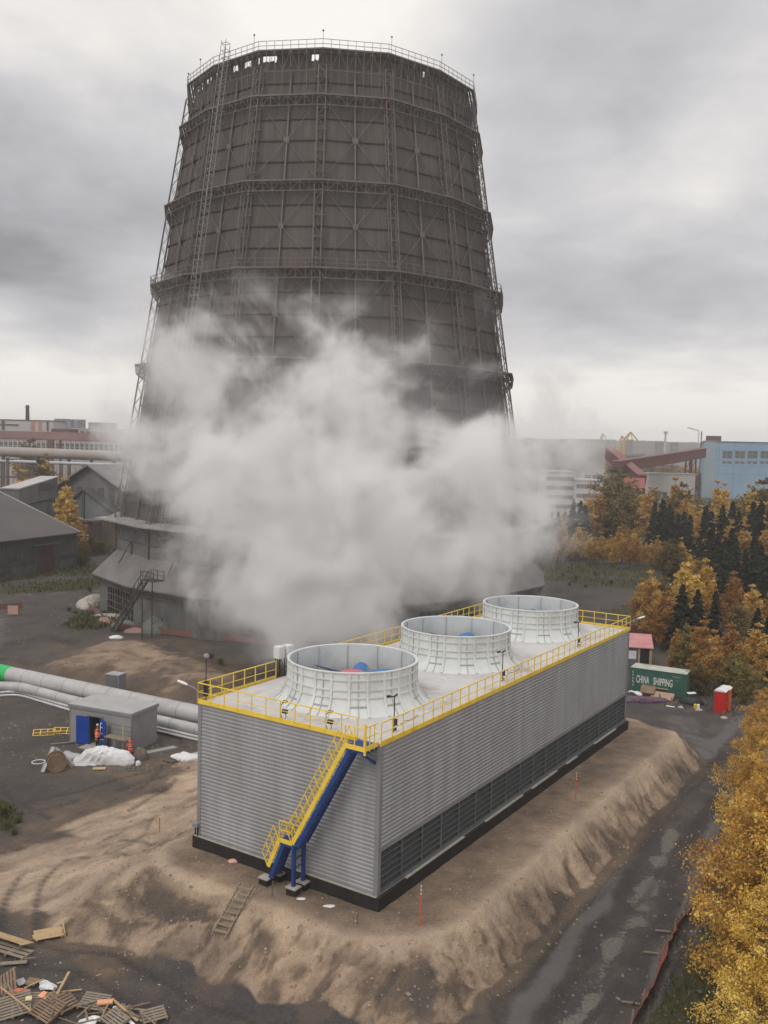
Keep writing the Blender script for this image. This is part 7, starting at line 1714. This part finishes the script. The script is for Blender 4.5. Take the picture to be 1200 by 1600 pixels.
# ================================================================ STEAM
# (px, py, distance, radius across (m), radius up (m), weight): drifting masses between the fan block and the old tower
PUFFS = [(400, 690, 104, 10, 11, .95), (520, 720, 103, 9, 9, .85), (470, 600, 104, 7, 6, .5), (290, 600, 106, 8, 8, .62), (262, 720, 106, 7, 9, .66), (340, 815, 103, 8.5, 8, .85), (450, 900, 100, 8.5, 7.5, .95),
         (560, 860, 100, 9.5, 8, .95), (520, 970, 97, 7, 4, .95), (420, 965, 100, 7, 4.5, .62), (700, 740, 104, 9.5, 8, .85), (800, 770, 105, 7, 8, .78), (680, 850, 101, 7.5, 6.5, .8), (830, 850, 104, 5.5, 5.5, .68), (800, 690, 106, 6, 5.0, .6),
         (610, 640, 105, 9, 6, .5), (560, 520, 106, 13, 6, .40), (260, 520, 107, 7, 6, .45), (860, 710, 108, 8, 7, .62), (930, 645, 112, 9, 4.5, .42), (730, 915, 101, 5, 2.4, .5), (640, 940, 99, 5, 3, .6), (190, 620, 108, 5, 5, .34), (310, 920, 103, 6, 5, .45), (850, 885, 104, 4.2, 3.4, .6), (770, 890, 104, 6, 4, .62), (640, 560, 106, 9, 5, .36)]
def steam():
    x0, x1, y0, y1, z0, z1 = -37, 33, 90, 119.5, 1.0, 47
    o = MB().box(x0, x1, y0, y1, z0, z1).build('steam', None) if False else None
    me = bpy.data.meshes.new('steam'); mb = MB().box(x0, x1, y0, y1, z0, z1); me.from_pydata(mb.v, [], mb.f); o = bpy.data.objects.new('steam', me); COL.objects.link(o)
    M = bpy.data.materials.new('steam'); M.use_nodes = True; nt = M.node_tree; N = nt.nodes; L = nt.links; N.clear()
    out = N.new('ShaderNodeOutputMaterial'); pv = N.new('ShaderNodeVolumePrincipled'); L.new(pv.outputs[0], out.inputs['Volume'])
    pv.inputs['Color'].default_value = (1.0, .995, .99, 1); pv.inputs['Anisotropy'].default_value = 0.0
    geo = N.new('ShaderNodeNewGeometry')
    def vm(op, a, b=None, sc=None):
        n = N.new('ShaderNodeVectorMath'); n.operation = op
        for i, v in enumerate((a, b)):
            if v is None: continue
            if isinstance(v, tuple): n.inputs[i].default_value = v
            else: L.new(v, n.inputs[i])
        if sc is not None: n.inputs['Scale'].default_value = sc
        return n.outputs[0] if op not in ('LENGTH', 'DOT_PRODUCT') else n.outputs['Value']
    def ma(op, a, b=None, c=None):
        n = N.new('ShaderNodeMath'); n.operation = op
        for i, v in enumerate((a, b, c)):
            if v is None: continue
            if isinstance(v, (int, float)): n.inputs[i].default_value = v
            else: L.new(v, n.inputs[i])
        return n.outputs[0]
    wn = N.new('ShaderNodeTexNoise'); wn.inputs['Scale'].default_value = .07; wn.inputs['Detail'].default_value = 1.5; L.new(geo.outputs['Position'], wn.inputs['Vector'])
    w = vm('SCALE', vm('SUBTRACT', wn.outputs['Color'], (.5, .5, .5)), None, 11.0); P = vm('ADD', geo.outputs['Position'], w)
    acc = None
    for px, py, Y, rx, rz, wt in PUFFS:
        c = AT(px, py, Y); d = vm('SUBTRACT', P, tuple(c)); d = vm('MULTIPLY', d, (1 / rx, 1 / (rx * .62 if rx > 5 else rx * .8), 1 / rz)); q = vm('DOT_PRODUCT', d, d)
        # smooth falloff exp(-q)
        e = ma('MULTIPLY', ma('POWER', 0.30, q), wt); acc = e if acc is None else ma('ADD', acc, e)
    def noise(sc, det, ro, di, vec):
        n = N.new('ShaderNodeTexNoise'); n.inputs['Scale'].default_value = sc; n.inputs['Detail'].default_value = det; n.inputs['Roughness'].default_value = ro; n.inputs['Distortion'].default_value = di; L.new(vec, n.inputs['Vector']); return n.outputs['Fac']
    n1 = noise(.115, 2.5, .5, .45, geo.outputs['Position']); n2 = noise(.36, 4, .6, .4, P)
    v = ma('MULTIPLY_ADD', ma('SUBTRACT', n1, .5), 3.7, acc); v = ma('MULTIPLY_ADD', ma('SUBTRACT', n2, .5), 1.9, v); v = ma('SUBTRACT', v, .50)
    mr = N.new('ShaderNodeMapRange'); mr.interpolation_type = 'SMOOTHSTEP'; mr.inputs[1].default_value = 0.0; mr.inputs[2].default_value = 1.3; L.new(v, mr.inputs[0])
    v = ma('MULTIPLY_ADD', ma("MULTIPLY", acc, acc), .05, mr.outputs[0]); v = ma('MULTIPLY', v, ma('MINIMUM', ma('MULTIPLY', acc, 3.0), 1.0))
    # fade out before the walls of the box
    sp = N.new('ShaderNodeSeparateXYZ'); L.new(geo.outputs['Position'], sp.inputs[0])
    def edge(s, lo, hi, wd):
        return ma('MINIMUM', ma('DIVIDE', ma('MAXIMUM', ma('MINIMUM', ma('SUBTRACT', s, lo), ma('SUBTRACT', hi, s)), 0), wd), 1.0)
    v = ma('MULTIPLY', v, edge(sp.outputs[0], x0, x1, 4)); v = ma('MULTIPLY', v, edge(sp.outputs[1], y0, y1, 3)); v = ma('MULTIPLY', v, edge(sp.outputs[2], z0, z1, 4))
    dn = ma('MULTIPLY', v, STEAM_K)
    L.new(dn, pv.inputs['Density']); me.materials.append(M)
    tag(o, 'billowing white steam drifting up between the fan block and the old cooling tower', 'steam', kind='stuff')
STEAM_K = .66
steam()

# ================================================================ HAZE: damp autumn air
def haze():
    me = bpy.data.meshes.new('haze'); mb = MB().box(-3100, 3100, -5, 3050, -12, 90); me.from_pydata(mb.v, [], mb.f); o = bpy.data.objects.new('haze', me); COL.objects.link(o)
    M = bpy.data.materials.new('haze'); M.use_nodes = True; nt = M.node_tree; nt.nodes.clear(); out = nt.nodes.new('ShaderNodeOutputMaterial'); pv = nt.nodes.new('ShaderNodeVolumePrincipled')
    pv.inputs['Color'].default_value = (.93, .93, .95, 1); pv.inputs['Density'].default_value = .00030; nt.links.new(pv.outputs[0], out.inputs['Volume'])
    me.materials.append(M); tag(o, 'thin damp haze over the whole site', 'haze', kind='stuff')
haze()
